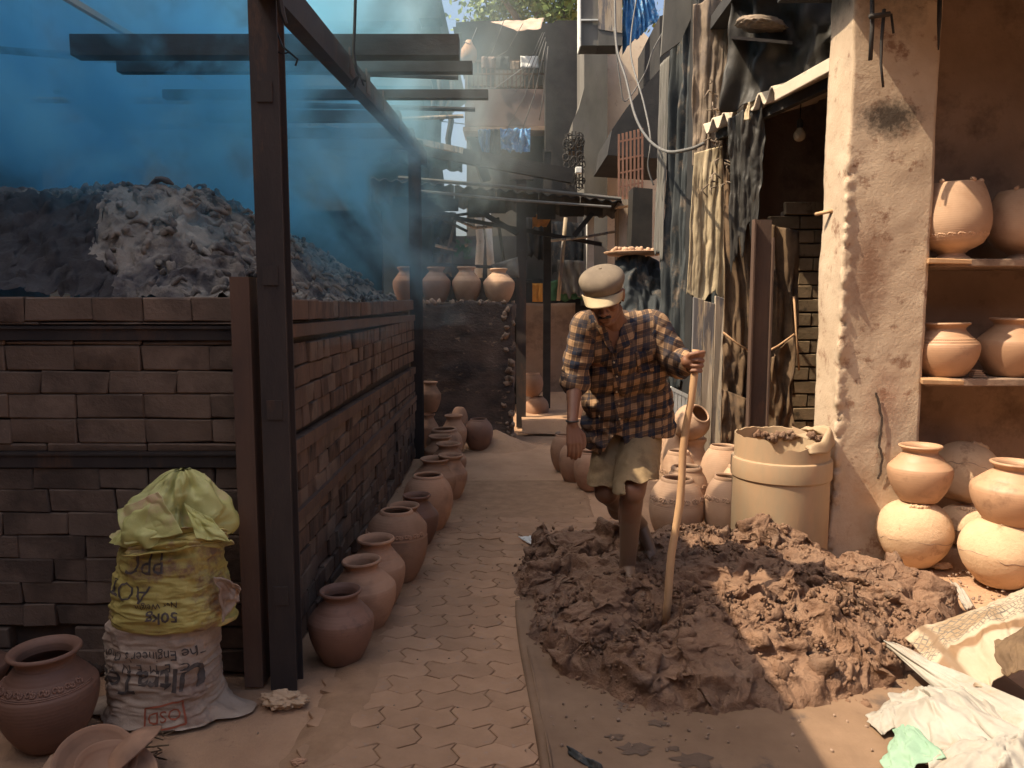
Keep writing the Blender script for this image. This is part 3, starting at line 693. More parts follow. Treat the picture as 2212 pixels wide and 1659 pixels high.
tag(lumpy_box('stored_goods', -1.0, 1.2, 11.9, 12.15, 0, 1.9, m_roof, None, .12, 2.2, .08, 41, base=(.1, 12, 0)), 'dark pile of stored goods against the back wall under the lean-to', 'stored goods')
# back wall of the stores, dark planks
b = MB().box((-1.9, 12.2, 0), (1.25, 12.4, 2.6)); sw = b.build('store_wall', m_concrete, None, base=(-.2, 12.3, 0))
tag(sw, 'dim grey wall behind the lean-to and the stored sticks', 'wall')
# ================================================================== FAR HOUSES
def quad_prism(name, pts_uv, Y, depth, mt, parent=None, base=None):
    """solid wall whose outline is given at depth Y, DEPTH metres thick"""
    f = [PY(u, v, Y) for u, v in pts_uv]; n = len(f)
    V = f + [p + Vector((0, depth, 0)) for p in f]
    F = [tuple(range(n)), tuple(range(n, 2 * n))[::-1]] + [(i, i + n, (i + 1) % n + n, (i + 1) % n) for i in range(n)]
    return mk(name, V, F, mt, parent, False, None, base)
# left: tall ruined block seen through the smoke
lb = thing('ruined_building', 'tall grey building with broken jagged roof edge, hazy behind the smoke', 'building', (-3.2, 10.9, 0))
quad_prism('wall', [(-400, 640), (936, 640), (925, 330), (915, 250), (918, 170), (985, 118), (975, 100), (930, 92), (925, 82), (903, 78), (903, 66), (952, 64), (944, 10), (940, -60), (-400, -60)], 10.9, 2.5, m_roof, lb)
quad_prism('roof_slab', [(560, -18), (948, -18), (952, 40), (905, 39), (905, 46), (560, 46)], 10.55, .3, m_roof, lb)
quad_prism('ledge', [(560, 166), (930, 168), (932, 186), (560, 184)], 10.6, .25, m_concrete, lb)
for (x, y, w, h) in ((640, 120, 70, 46), (790, 112, 60, 50), (665, 210, 70, 60), (800, 215, 50, 55)):
    f = quad_prism('window', [(x, y + h), (x + w, y + h), (x + w, y), (x, y)], 10.86, .06, m_dark, lb)
    b = MB().box(PY(x - 3, y + h + 3, 10.8), PY(x + w + 3, y + h - 1, 10.9)); b.build('sill', m_concrete, f)
    b = MB()
    for k in range(1, 5): b.bar(PY(x + w * k / 5, y, 10.84), PY(x + w * k / 5, y + h, 10.84), .02)
    b.build('window_bars', m_steel, f)
# loose flapping strips at its edge, against the sky
st = MB()
for pts in ([(948, 168), (952, 195), (938, 210), (943, 224)], [(976, 175), (980, 205), (968, 232), (975, 262), (968, 300), (972, 365)], [(952, 218), (955, 245), (953, 262)], [(936, 216), (935, 236)]):
    st.tube([PY(u, v, 9.1) for u, v in pts], [.03] + [.035] * (len(pts) - 2) + [.02], 5)
tag(st.build('torn_strips', m_dark, None, True, None, base=PY(972, 365, 9.1)), 'torn black strips dangling from the roof joists against the sky', 'strips')

# right of the gap: two-storey house with a balcony and washing
hb = thing('balcony_house', 'grey two-storey house with barred balcony and washing hung in front', 'house', (.2, 14.5, 0))
quad_prism('lower_wall', [(1008, 660), (1262, 660), (1262, 277), (1008, 277)], 14.4, 3, m_concrete, hb)
quad_prism('upper_wall', [(1005, 185), (1262, 185), (1262, 46), (1180, 50), (1130, 60), (1060, 44), (985, 48), (985, 58), (978, 58), (980, 68), (998, 70), (1005, 130)], 14.6, 3, m_roof, hb)
quad_prism('red_panel', [(1010, 272), (1178, 272), (1178, 192), (1010, 192)], 14.0, .12, m_pink_wall, hb)
quad_prism('side_wall', [(1178, 420), (1262, 420), (1262, 44), (1200, 44), (1178, 64)], 13.6, 1.0, m_roof, hb)
quad_prism('floor_slab', [(1000, 283), (1185, 281), (1185, 272), (1000, 274)], 13.9, .8, m_wall_brown, hb)
quad_prism('corner_trim', [(1004, 275), (1010, 275), (1010, 120), (1004, 120)], 14.0, .1, m_pink_wall, hb)
b = MB()
for k in range(17):
    b.bar(PY(1014 + k * 9.2, 132, 14.05), PY(1014 + k * 9.2, 190, 14.05), .022)
b.bar(PY(1010, 132, 14.05), PY(1176, 132, 14.05), .03); b.bar(PY(1010, 160, 14.05), PY(1176, 160, 14.05), .03)
b.build('balcony_railing', m_steel, hb)
for (x0, x1, y0, y1) in ((1016, 1050, 160, 184), (1070, 1104, 152, 186), (1108, 1130, 150, 186)):
    f = quad_prism('shutter', [(x0, y1), (x1, y1), (x1, y0), (x0, y0)], 14.35, .05, m_concrete, hb)
cloth('roof_tarp', [PY(1060, 46, 14.3), PY(1176, 38, 14.3), PY(1168, 62, 13.6), PY(1108, 66, 13.6)], m_sack_w, '', '', 22, 10, .025, 1.3, 31, parent=hb)
for i, (x0, x1, y0, y1, mt, lb_) in enumerate(((1040, 1068, 122, 148, m_pink_wall, 'faded pink shirt drying on the balcony'), (1072, 1100, 122, 150, m_tarp, 'dark blue shirt drying on the balcony next to the pink one'), (1102, 1122, 132, 150, m_tan, 'small mustard towel drying on the balcony'), (1124, 1164, 121, 147, m_white, 'pale grey sheet drying at the right end of the balcony'))):
    cloth('laundry', [PY(x0, y0, 13.9), PY(x1, y0, 13.9), PY(x1, y1, 13.9), PY(x0, y1, 13.9)], mt, lb_, 'laundry', 10, 8, .02, 2, 50 + i, group='washing hung on the far balcony')
cloth('laundry', [PY(1032, 280, 13.4), PY(1060, 279, 13.4), PY(1056, 336, 13.4), PY(1036, 330, 13.4)], m_blue, 'striped blue and white cloth drying below the balcony', 'laundry', 18, 20, .06, 3, 61, ragged=.05, group='washing hung under the far balcony')
cloth('laundry', [PY(1056, 279, 13.5), PY(1084, 279, 13.5), PY(1082, 338, 13.5), PY(1058, 338, 13.5)], m_tarp, 'plain navy cloth drying between the two blue ones', 'laundry', 12, 14, .02, 2, 62, group='washing hung under the far balcony')
cloth('laundry', [PY(1080, 278, 13.4), PY(1146, 277, 13.4), PY(1145, 330, 13.4), PY(1082, 326, 13.4)], m_blue_tarp, 'crumpled bright blue plastic drying at the right of the line', 'laundry', 26, 22, .08, 4, 63, ragged=.05, group='washing hung under the far balcony')
wr = MB()
for (a, b_) in (((1090, 40), (1038, 140)), ((1130, 50), (1060, 130)), ((1172, 70), (1100, 190)), ((1176, 70), (1112, 200)), ((1178, 80), (1090, 290)), ((1180, 90), (1130, 275)), ((1184, 100), (1165, 260)), ((1010, 192), (1128, 148)), ((930, 240), (1005, 190)), ((905, 215), (1004, 268)), ((1000, 90), (1030, 60))):
    p, q = PY(*a, 12.8), PY(*b_, 13.3); m = (p + q) / 2 - Vector((0, 0, .15))
    wr.tube([p, p.lerp(m, .55), m, q.lerp(m, .55), q], .008, 4)
tag(wr.build('overhead_wires', m_cable, None, True, None, base=PY(1178, 80, 13)), 'bundle of thin sagging wires fanning down the front of the balcony house', 'wires')
jug = MB().lathe([(.0, 0), (.12, 0), (.14, .08), (.13, .2), (.07, .28), (.05, .34), (0, .34)], PY(1013, 132, 13.7), 14)
tag(jug.build('clay_jug', m_clay, None, True, None, base=PY(1013, 132, 13.7)), 'small sunlit ribbed jar at the corner of the far balcony', 'jar')
# tree above the roofs: trunk, limbs and a crown of leaf sprays
tree = thing('tree', 'leafy green tree rising behind the balcony house roof', 'tree', (1.0, 18.0, 0))
b = MB(); b.tube([(1.0, 18, 0), (1.05, 18, 3), (.9, 18, 6), (1.0, 18, 8)], [.25, .2, .15, .08], 8)
for e in ((-.8, 17.6, 9), (2.2, 18.3, 9.2), (.3, 18.6, 9.5), (1.4, 17.2, 9.3)): b.tube([(.95, 18, 6.2), ((.95 + e[0]) / 2, (18 + e[1]) / 2, 7.9), e], [.1, .07, .03], 6)
b.build('trunk', m_bark, tree, True)
lf = MB(); cent = [Vector((random.uniform(-.9, 2.9), 18 + random.uniform(-1.2, 1.2), random.uniform(7.7, 9.8))) for _ in range(60)]
for i in range(8000):
    c = random.choice(cent) + Vector((random.gauss(0, .28), random.gauss(0, .28), random.gauss(0, .22)))
    if c.z < 7.55 + .25 * math.sin(c.x * 5): continue
    d = Vector((random.gauss(0, 1), random.gauss(0, 1), random.gauss(-.4, .8))).normalized() * random.uniform(.09, .19)
    s = d.cross(Vector((random.gauss(0, 1), random.gauss(0, 1), random.gauss(0, 1)))).normalized() * d.length * .32
    lf.add([c, c + d * .45 + s, c + d, c + d * .45 - s], [(0, 1, 2, 3)])
tag(lf.build('crown', m_leaf, tree, False, None), kind='stuff')

# ================================================================== RIGHT SIDE OF THE ALLEY
rb = thing('plaster_house', 'narrow streaked plaster house front with barred windows on the right of the alley', 'house', (1.6, 11.5, 0))
quad_prism('wall', [(1262, 660), (1312, 660), (1312, 60), (1262, 60), (1262, 190), (1250, 235), (1237, 262), (1237, 300), (1262, 302)], 11.3, 1.2, m_concrete, rb)
quad_prism('sunlit_wall', [(1311, 660), (1500, 660), (1500, 100), (1420, 100), (1380, 60), (1345, 80), (1311, 95)], 11.6, .4, m_cream_wall, rb)
b = MB()
for k in range(6):
    x = 1221 + k * 7.5; b.bar(PY(x, 282 + abs(k - 2.5) * 3, 11.0), PY(x - (4 if k < 3 else 0), 408, 11.0), .02)
for k in range(8):
    y = 292 + k * 16; b.bar(PY(1219 + (3 if k < 2 else -3), y, 11.0), PY(1261, y + 2, 11.0), .016)
for k in range(36):
    c = PY(random.uniform(1222, 1258), random.uniform(290, 405), 10.98); b.tube([c + Vector((.045 * math.cos(a), 0, .05 * math.sin(a))) for a in np.linspace(0, 6.28, 9)], .007, 4, False)
b.build('window_grille', m_dark, rb)
b = MB().box(PY(1242, 376, 10.95), PY(1257, 360, 10.85)); bevel_mod(b.build('meter_box', m_white, rb), .01)
# deep shadowed recess under an overhang and its rusty gate
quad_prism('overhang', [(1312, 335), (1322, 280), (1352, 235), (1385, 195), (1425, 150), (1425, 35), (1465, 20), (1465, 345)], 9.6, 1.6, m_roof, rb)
b = MB()
for k in range(7):
    x = 1337 + k * 8.4; b.bar(PY(x, 290 - k * 2.2, 9.4), PY(x, 438, 9.4), .022)
for y in (306, 345, 374, 404): b.bar(PY(1337, y, 9.4), PY(1390, y - 10, 9.4), .02)
b.build('barred_gate', m_grill, rb)
quad_prism('gate_pier', [(1337, 640), (1372, 640), (1372, 440), (1337, 440)], 9.7, .4, m_wood, rb)
quad_prism('gate_lintel', [(1335, 446), (1378, 440), (1378, 428), (1335, 432)], 9.35, .3, m_wood, rb)
quad_prism('pipe', [(1269, 640), (1283, 640), (1283, 466), (1269, 466)], 10.6, .2, m_white, rb)
pb = thing('panel_box', 'grey boarded box room jutting out above the alley beside blue tarpaulin', 'box room', PY(1300, 100, 10.2))
quad_prism('side_panel', [(1255, 98), (1292, 98), (1292, -40), (1255, -40)], 10.2, .35, m_concrete, pb)
quad_prism('front_panel', [(1292.5, 98), (1344, 98), (1344, 72), (1292.5, 64)], 10.18, .35, m_concrete, pb)
quad_prism('plywood_panel', [(1292.5, 63), (1344, 71), (1344, -40), (1292.5, -40)], 10.17, .35, m_wood, pb)
quad_prism('frame_edge', [(1252, 100), (1255, 100), (1255, -40), (1252, -40)], 10.16, .35, m_white, pb)
quad_prism('crossbar', [(1255, 44), (1292, 44), (1292, 41), (1255, 41)], 10.16, .03, m_white, pb)
cloth('blue_tarpaulin', [PY(1344, -20, 10.4), PY(1405, -20, 10.4), PY(1424, 38, 10.4), PY(1346, 112, 10.4)], m_blue_tarp, 'sunlit bright blue tarpaulin stretched beside the grey boarded box room', 'tarpaulin', 40, 40, .06, 6, 71, ragged=.05)
dp = quad_prism('wall_cabinet', [(1363, 541), (1408, 542), (1410, 408), (1368, 404)], 8.9, .35, m_black, None, base=PY(1385, 541, 8.9))
tag(dp, 'black upright cabinet hung on the right-hand wall below the rusty gate', 'cabinet')
# mound of grey plastic over goods, just behind the man's head
def draped(name, q, mt, label, cat, amp, seed, nu=60, nv=50):
    q = [Vector(p) for p in q]; u, v, F = grid(nu, nv)
    P = np.array([list((q[0].lerp(q[1], a)).lerp(q[3].lerp(q[2], a), b)) for a, b in zip(u, v)]); n = np.array((q[1] - q[0]).cross(q[3] - q[0]).normalized())
    W = np.stack([u * 2.2, v * 1.9, u * 0 + seed], 1); W = W + .4 * np.stack([fbm(W + 3, 2, seed + 1), fbm(W + 8, 2, seed + 2), 0 * u], 1)
    d = amp * (1 - 2.4 * np.sqrt(fbm(W, 3, seed) ** 2 + .003)) + amp * .5 * (1 - 2 * np.sqrt(fbm(W * 2.3, 2, seed + 4) ** 2 + .003)) - amp * 2.5 * np.sin(np.pi * u) * (1 - v) * .3
    return tag(solid(mk(name, P + np.outer(d, n), F, mt, None, True, None, base=(q[2] + q[3]) / 2), .006), label, cat)
draped('grey_plastic_cover', [PY(1330, 556, 7.8), PY(1425, 548, 7.8), PY(1440, 680, 7.2), PY(1310, 680, 7.2)], m_tarp, 'crumpled grey plastic sheet over goods behind the man', 'plastic sheet', .10, 75)
tr = MB().lathe([(0, 0), (.25, 0), (.30, .03), (.29, .035), (.24, .012), (0, .012)], PY(1368, 552, 7.8), 24)
for i in range(40): clod(tr, PY(1368, 549, 7.8) + Vector((random.uniform(-.2, .2), random.uniform(-.2, .2), .03)), .035, i)
tag(tr.build('tray', m_clay, None, True, None, base=PY(1368, 552, 7.8)), 'shallow tray heaped with small red clay pieces on the grey plastic', 'tray')

# tall tarpaulin curtain, long vertical folds
def fold_curtain(name, tl, tr, br, bl, mt, label, cat, nf, amp, seed, nu=150, nv=170, tear=.25):
    q = [Vector(p) for p in (tl, tr, br, bl)]; u, v, F = grid(nu, nv)
    P = np.array([list((q[0].lerp(q[1], a)).lerp(q[3].lerp(q[2], a), b)) for a, b in zip(u, v)])
    nrm = np.array((q[1] - q[0]).cross(q[3] - q[0]).normalized()); al = np.array((q[1] - q[0]).normalized())
    w = fbm(np.stack([u * 3, v * 2.2, u * 0 + seed], 1), 3, seed)
    s = np.sin((u * nf + w * .8) * 2 * np.pi); s = np.sign(s) * np.abs(s) ** .6
    pin = .35 + .65 * np.abs(np.sin(v * np.pi * 2.3 + seed + .6 * fbm(np.stack([u * 2, v * 0, u * 0 + seed], 1), 2, seed)))    # tied in at a few heights
    d = amp * s * pin * (.6 + .4 * fbm(np.stack([u * 4, v * 2, u * 0 + 3], 1), 2, seed + 4))
    d += amp * .55 * (1 - 2 * np.abs(fbm(np.stack([u * (nf * 2 + 3), v * 1.6, u * 0 + 7], 1), 3, seed + 5)))
    d += amp * .28 * (1 - 2 * np.abs(fbm(np.stack([u * 4 + v * 3, v * 6 - u * 2, u * 0 + 9], 1), 2, seed + 11))) + amp * .05 * fbm(np.stack([u * 20, v * 40, u * 0], 1), 2, seed + 8)
    P = P + np.outer(d, nrm) + np.outer(amp * .6 * w, al)
    P[:, 2] += tear * fbm(np.stack([u * 7, u * 0, u * 0 + seed], 1), 4, seed + 6) * smooth01((v - .9) / .1)
    o = solid(mk(name, P, F, mt, None, True, None, base=(q[2] + q[3]) / 2), .006)
    return tag(o, label, cat)
fold_curtain('tarpaulin_curtain', PY(1440, 60, 7.3), PY(1575, -30, 6.62), PY(1540, 840, 6.62), PY(1412, 800, 7.3), m_tarp, 'tall dusty blue-grey tarpaulin hanging in long folds behind the man', 'tarpaulin', 6, .06, 81, tear=.35)
fold_curtain('grey_sheet', PY(1424, 140, 7.3), PY(1446, 120, 7.2), PY(1432, 560, 7.2), PY(1413, 545, 7.3), m_concrete, 'narrow flat grey sheet with torn lower edge at the left of the tarpaulin', 'sheet', 1, .01, 82, 20, 60, .1)
quad_prism('grey_board', [(1428, 120), (1470, 90), (1506, 10), (1506, -50), (1440, -50)], 7.0, .05, m_concrete, None, base=PY(1460, 90, 7)).name = 'grey_board'
tag(bpy.data.objects['grey_board'], 'smooth grey board high up above the tarpaulin curtain', 'board')
fold_curtain('tan_rag', PY(1498, 10, 6.5), PY(1600, -30, 6.4), PY(1574, 335, 6.45), PY(1494, 345, 6.5), m_tan, 'long twisted tan rag tied along the top of the tarpaulin', 'rag', 1.6, .03, 83, 70, 110, .1)
fold_curtain('cream_cloth', PY(1500, 330, 6.35), PY(1572, 312, 6.35), PY(1566, 632, 6.3), PY(1484, 646, 6.3), m_cream, 'sunlit torn cream cloth hanging in front of the tarpaulin', 'cloth', 1.0, .016, 84, 70, 110, .12)
fold_curtain('torn_netting', PY(1562, 270, 6.32), PY(1612, 275, 6.25), PY(1600, 660, 6.25), PY(1562, 660, 6.3), m_tarp_brown, 'ragged dark strip of netting beside the cream cloth', 'netting', 2, .03, 85, 30, 90, .2)
fold_curtain('dark_tarpaulin', PY(1500, -30, 6.75), PY(1640, -30, 6.6), PY(1625, 760, 6.6), PY(1490, 760, 6.7), m_tarp, 'broad dark grey tarpaulin hanging behind the tan rag and the cream cloth', 'tarpaulin', 3, .05, 87, 90, 140, .3)
fold_curtain('ragged_flap', PY(1572, 255, 5.9), PY(1650, 215, 5.7), PY(1640, 470, 5.75), PY(1580, 560, 5.9), m_black, 'ragged black flap hanging from the awning over the stall opening', 'flap', 2, .03, 88, 50, 70, .35)
rg = MB()
for i in range(46):
    c = PY(random.uniform(1528, 1606), random.choice([random.uniform(180, 260), random.uniform(300, 420)]), random.uniform(6.2, 6.3)); a = random.uniform(0, 6); l = random.uniform(.02, .07)
    rg.tube([c, c + Vector((math.cos(a) * l, random.uniform(-.03, .03), math.sin(a) * l)), c + Vector((math.cos(a + .8) * l * 1.6, 0, math.sin(a + .8) * l * 1.5))], [.006, .009, .003], 5)
tag(rg.build('knotted_rags', m_tan, None, True, None, base=PY(1560, 400, 5.5)), 'knotted frayed rag ends tied along the edge of the stall', 'rags', kind='stuff')
wbm = MB()
for k, (xa_, xb_, zt_) in enumerate(((1.40, 1.478, 1.60), (1.481, 1.565, 1.57), (1.568, 1.64, 1.61))): wbm.hexa([(xa_, 5.96 + .006 * k, 0), (xb_, 5.958, 0), (xb_, 5.99, 0), (xa_, 5.99, 0), (xa_, 5.955, zt_), (xb_, 5.96 + .004 * k, zt_ - .02), (xb_, 5.99, zt_ - .02), (xa_, 5.99, zt_)])
wb = thing('wooden_board', '', 'board', (1.52, 5.97, 0))
for k in range(3):
    pm_ = MB(); pm_.add(wbm.V[8 * k:8 * k + 8], wbm.F[:6]); bevel_mod(pm_.build('plank', m_wood, wb), .003, 1)
tag(wb, 'upright weathered board with peeling paint below the cream cloth', 'board')
fd = MB(); 
for k in range(7): fd.bar(PY(1452 + k * 8, 840 + k * 4, 6.3), PY(1450 + k * 8, 905 + k * 3, 6.3), .025)
fd.bar(PY(1448, 838, 6.3), PY(1506, 866, 6.3), .03); fd.bar(PY(1448, 900, 6.3), PY(1504, 922, 6.3), .03)
tag(fd.build('slatted_crate', m_white, None, base=PY(1475, 920, 6.3)), 'pale slatted crate side showing behind the tilted pot', 'crate')

# ------------------------------------------------------------------ the stall: dark opening, awning, post, hung sackcloth
stall = thing('open_stall', 'dark open workshop stall with brick back wall between tarpaulin and pillar', 'stall', (2.3, 6.6, 0))
b = MB().box((1.62, 7.0, 0), (4.2, 7.1, 4.6)); b.build('back_wall', m_wall_brown, stall)
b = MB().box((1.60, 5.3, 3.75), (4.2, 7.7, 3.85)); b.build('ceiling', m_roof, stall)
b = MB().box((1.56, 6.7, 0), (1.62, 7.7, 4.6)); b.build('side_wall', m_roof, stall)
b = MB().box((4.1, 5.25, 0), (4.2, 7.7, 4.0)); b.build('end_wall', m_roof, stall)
bw = MB().box((2.22, 6.36, 0), (2.62, 6.46, 2.3)); bwo = bw.build('brick_wall', m_mortar, stall)
z = .02; r_ = 0
while z < 2.28:
    x = 2.21 - (.12 if r_ % 2 else 0)
    while x < 2.62:
        o = link('brick', brick_mesh(.235, .06, .10, m_brick3, random.randint(0, 2)), None, bwo, Vector((x + .12, 6.352 + random.uniform(-.006, .006), z + .055)) - Vector(stall.location)); x += .242
    z += .112; r_ += 1
pst = MB(); Yq = 5.62; xa, xb = PY(1617, 900, Yq).x, PY(1653, 900, Yq).x
pst.box((xa, Yq, 0), (xb, Yq + .01, 2.15)); pst.box((xa - .012, Yq - .04, 0), (xa - .0005, Yq + .03, 2.15)); pst.box((xb + .0005, Yq - .04, 0), (xb + .012, Yq + .03, 2.02)); pst.build('channel_post', m_steel, stall)
def sackcloth(uvs, Y, mt, label, seed, nf=2, amp=.03, cat='sackcloth'):
    return cloth('sackcloth', [PY(u, v, Y) for u, v in uvs], mt, label, cat, 40, 50, amp, nf, seed, ragged=.06, group='brown sacking hung in the stall')
sackcloth([(1565, 440), (1625, 470), (1622, 770), (1562, 745)], 5.95, m_tarp_brown, 'upper left piece of dark sacking hung beside the steel channel post', 91)
sackcloth([(1562, 722), (1622, 762), (1620, 900), (1562, 870)], 5.85, m_tarp_brown, 'folded pouch of sacking hung low left of the channel post', 92, 1.5, .05)
sackcloth([(1560, 840), (1610, 860), (1612, 990), (1556, 985)], 5.8, m_tarp_brown, 'lowest flap of sacking hanging behind the clay pots', 93, 1, .04)
sackcloth([(1645, 480), (1726, 500), (1726, 770), (1648, 800)], 6.05, m_tarp_brown, 'broad piece of sacking hung right of the channel post', 94, 2, .03)
sackcloth([(1646, 790), (1716, 720), (1712, 940), (1646, 960)], 6.0, m_tarp_brown, 'sunlit lower sacking sagging right of the channel post', 95, 2, .05)
sk = MB()
for a, b_ in (((1562, 718), (1622, 760)), ((1648, 765), (1716, 722)), ((1715, 640), (1726, 800))): sk.tube([PY(*a, 5.8), PY((a[0] + b_[0]) / 2, (a[1] + b_[1]) / 2 + 3, 5.8), PY(*b_, 5.8)], .008, 6)
tag(sk.build('bamboo_rods', m_stick, None, True, None, base=PY(1620, 760, 5.8)), 'thin bare rods holding up the brown sacking', 'rods')
hk = MB().tube([PY(1762, 463, 4.95), PY(1780, 459, 4.9), PY(1800, 455, 4.85)], .012, 8)
tag(hk.build('wooden_peg', m_stick, None, True, None, base=PY(1790, 457, 4.9)), 'short wooden peg sticking out of the pillar', 'peg')
blb = thing('light_bulb', 'unlit white bulb hanging in the dark stall', 'light bulb', PY(1727, 292, 5.75))
c = PY(1727, 292, 5.75)
MB().lathe([(0, -.044), (.02, -.041), (.036, -.028), (.043, -.005), (.040, .015), (.026, .035), (.018, .05), (0, .05)], c, 24).build('glass', m_cream, blb, True)
MB().lathe([(0, .05), (.02, .05), (.022, .06), (.022, .1), (.012, .115), (0, .115)], c, 16).build('holder', m_black, blb, True)
MB().tube([c + Vector((0, 0, .11)), c + Vector((0.01, 0, .7))], .004, 5).build('flex', m_cable_dark, blb, True)

# corrugated awning: sheet running along the alley, flutes towards it
aw = thing('corrugated_awning', 'sunlit corrugated cement awning sloping over the stall opening', 'awning', (1.8, 5.4, 3.0))
A0, A1 = PX(1800, 133, 2.02), PX(1519, 280, 1.52)
ns = 220; V = []; F = []; nx = 5
for j in range(ns):
    t = j / (ns - 1); p = A0.lerp(A1, t); d = (A1 - A0).length * t
    am = .045 if t > .36 else .004
    wz = am * math.sin(2 * math.pi * d / .135)
    for i in range(nx):
        s = i / (nx - 1); V.append(p + Vector((s * .95, s * .25, s * .30 + wz)))
F = [(j * nx + i, j * nx + i + 1, (j + 1) * nx + i + 1, (j + 1) * nx + i) for j in range(ns - 1) for i in range(nx - 1)]
solid(mk('corrugated_sheet', V, F, m_corr, aw, True, None), .014)
b = MB().bar(A0 + Vector((-.012, -.02, -.02)), A0.lerp(A1, .37) + Vector((-.012, 0, -.03)), .03, .085); bevel_mod(b.build('fascia_strip', m_corr, aw), .006)
b = MB().bar(A0 + Vector((.12, 0, -.07)), A1 + Vector((.12, 0, -.05)), .05, .07); b.build('batten', m_dark, aw)
cloth('pale_rag', [PX(1612, 222, 1.66), PX(1622, 220, 1.66), PX(1622, 258, 1.66), PX(1604, 262, 1.66)], m_cream, 'pale scrap of rag snagged on the corrugated awning edge', 'rag', 8, 12, .02, 1.5, 99)
# black plastic bulging above the awning; its sunlit top is a tan-coloured lump
cloth('black_plastic', [PY(1585, -40, 5.9), PY(1815, -40, 5.35), PY(1812, 150, 5.35), PY(1560, 245, 5.9)], m_black, 'sagging black plastic sheet over the stall roof above the awning', 'plastic sheet', 60, 50, .09, 2, 103)
bn = MB()
V = icoV * (1 + .25 * fbm(icoV * 2.5, 4, 5)[:, None])
bm = bmesh.new(); bmesh.ops.create_icosphere(bm, subdivisions=5, radius=1); bv = np.array([v.co[:] for v in bm.verts]); bf = [tuple(v.index for v in f.verts) for f in bm.faces]; bm.free()
bv = bv * (1 + .10 * fbm(bv * [2, 2, 5], 4, 5)[:, None] + .05 * np.abs(fbm(bv * 7, 3, 8))[:, None])
c = PY(1644, 55, 5.62); bv = bv * (1 + .22 * np.where(bv[:, 2] < 0, 1, .25) * fbm(bv * 4.5, 4, 15))[:, None]; bv2 = bv * [.17, .11, .06]; bv2[:, 2] = np.where(bv2[:, 2] < 0, bv2[:, 2] * .6, bv2[:, 2]); bv2[:, 2] -= bv2[:, 0] * .12
tag(mk('sunlit_plastic_top', bv2 + np.array(c), bf, m_tan, None, True, None, base=c), 'tan lump coloured as the sunlit top of the black plastic on the stall roof', 'bundle')
tag(MB().hexa([PY(1580, 84, 5.5), PY(1712, 96, 5.5), PY(1712, 96, 5.9), PY(1580, 84, 5.9), PY(1580, 77, 5.5), PY(1712, 89, 5.5), PY(1712, 89, 5.9), PY(1580, 77, 5.9)]).build('support_plank', m_dark, None, base=PY(1645, 84, 5.6)), 'dark plank jutting from the black plastic under the tan lump', 'plank')
# cables
def cable(uvY, r, label, mt=None, name='cable'):
    pts = [PY(*p) for p in uvY]; out = []
    for i in range(len(pts) - 1):
        p0, p1, p2, p3 = pts[max(i - 1, 0)], pts[i], pts[i + 1], pts[min(i + 2, len(pts) - 1)]
        for k in range(8):
            t = k / 8; out.append(.5 * ((2 * p1) + (p2 - p0) * t + (2 * p0 - 5 * p1 + 4 * p2 - p3) * t * t + (3 * p1 - p0 - 3 * p2 + p3) * t ** 3))
    out.append(pts[-1])
    return tag(MB().tube(out, r, 6).build(name, mt or m_cable, None, True, None, base=pts[-1]), label, 'cable')
cable([(1328, -10, 8.5), (1332, 100, 8.3), (1352, 170, 8), (1372, 250, 7.6), (1400, 300, 7), (1440, 327, 6.4), (1490, 322, 5.8), (1520, 310, 5.6)], .013, 'thick grey cable looping down from the box room to the stall')
cable([(1376, -10, 8.5), (1362, 110, 8.3), (1390, 220, 7.7), (1405, 300, 7.2), (1400, 360, 7.2), (1412, 400, 7.2)], .009, 'thinner grey cable hanging beside the blue tarpaulin')
cable([(1436, 62, 8.5), (1410, 110, 8.5), (1392, 160, 8.5), (1352, 218, 8.5), (1340, 180, 8.5), (1326, 60, 8.5)], .008, 'slack thin cable looped across the sunlit cream wall')
cable([(768, -10, 3.9), (766, 60, 3.9), (764, 110, 3.9), (770, 150, 3.9), (778, 165, 3.9)], .008, 'black cable dangling from above with a frayed knot end', m_cable_dark)
fk = MB()
for e in ((754, 188), (760, 182), (766, 190), (786, 185), (790, 176)): fk.tube([PY(776, 163, 3.9), PY((776 + e[0]) / 2, 172, 3.89), PY(*e, 3.9)], .005, 5)
fk.build('frayed_end', m_cable_dark, bpy.data.objects['cable.003'], True)

# ================================================================== PILLAR AND POTTERY ROOM ON THE RIGHT
def prough(V):
    k = np.exp(-(((V[:, 0] - 2.0) / .03) ** 2 + ((V[:, 1] - 4.66) / .03) ** 2)) * smooth01((2.55 - V[:, 2]) / .3)
    n1 = fbm(V * 30, 4, 77); n2 = fbm(V * 7, 3, 78)
    s = k * (.012 + .045 * n1 + .03 * n2)
    return np.stack([-s * .7, -s, 0 * s], 1) + np.stack([-.05 * smooth01((.45 - V[:, 2]) / .5) * (V[:, 0] < 2.05), -.05 * smooth01((.5 - V[:, 2]) / .5) * (V[:, 1] < 4.7), 0 * s], 1)
pil = lumpy_box('plaster_pillar', 1.985, 2.49, 4.65, 5.0, -.03, 3.9, m_plaster, None, .012, 3.5, .018, 17, base=(2.2, 4.8, 0), rough=prough)
tag(pil, 'thick rough plaster pillar with a sunlit edge, crack and black soot smudge', 'pillar')
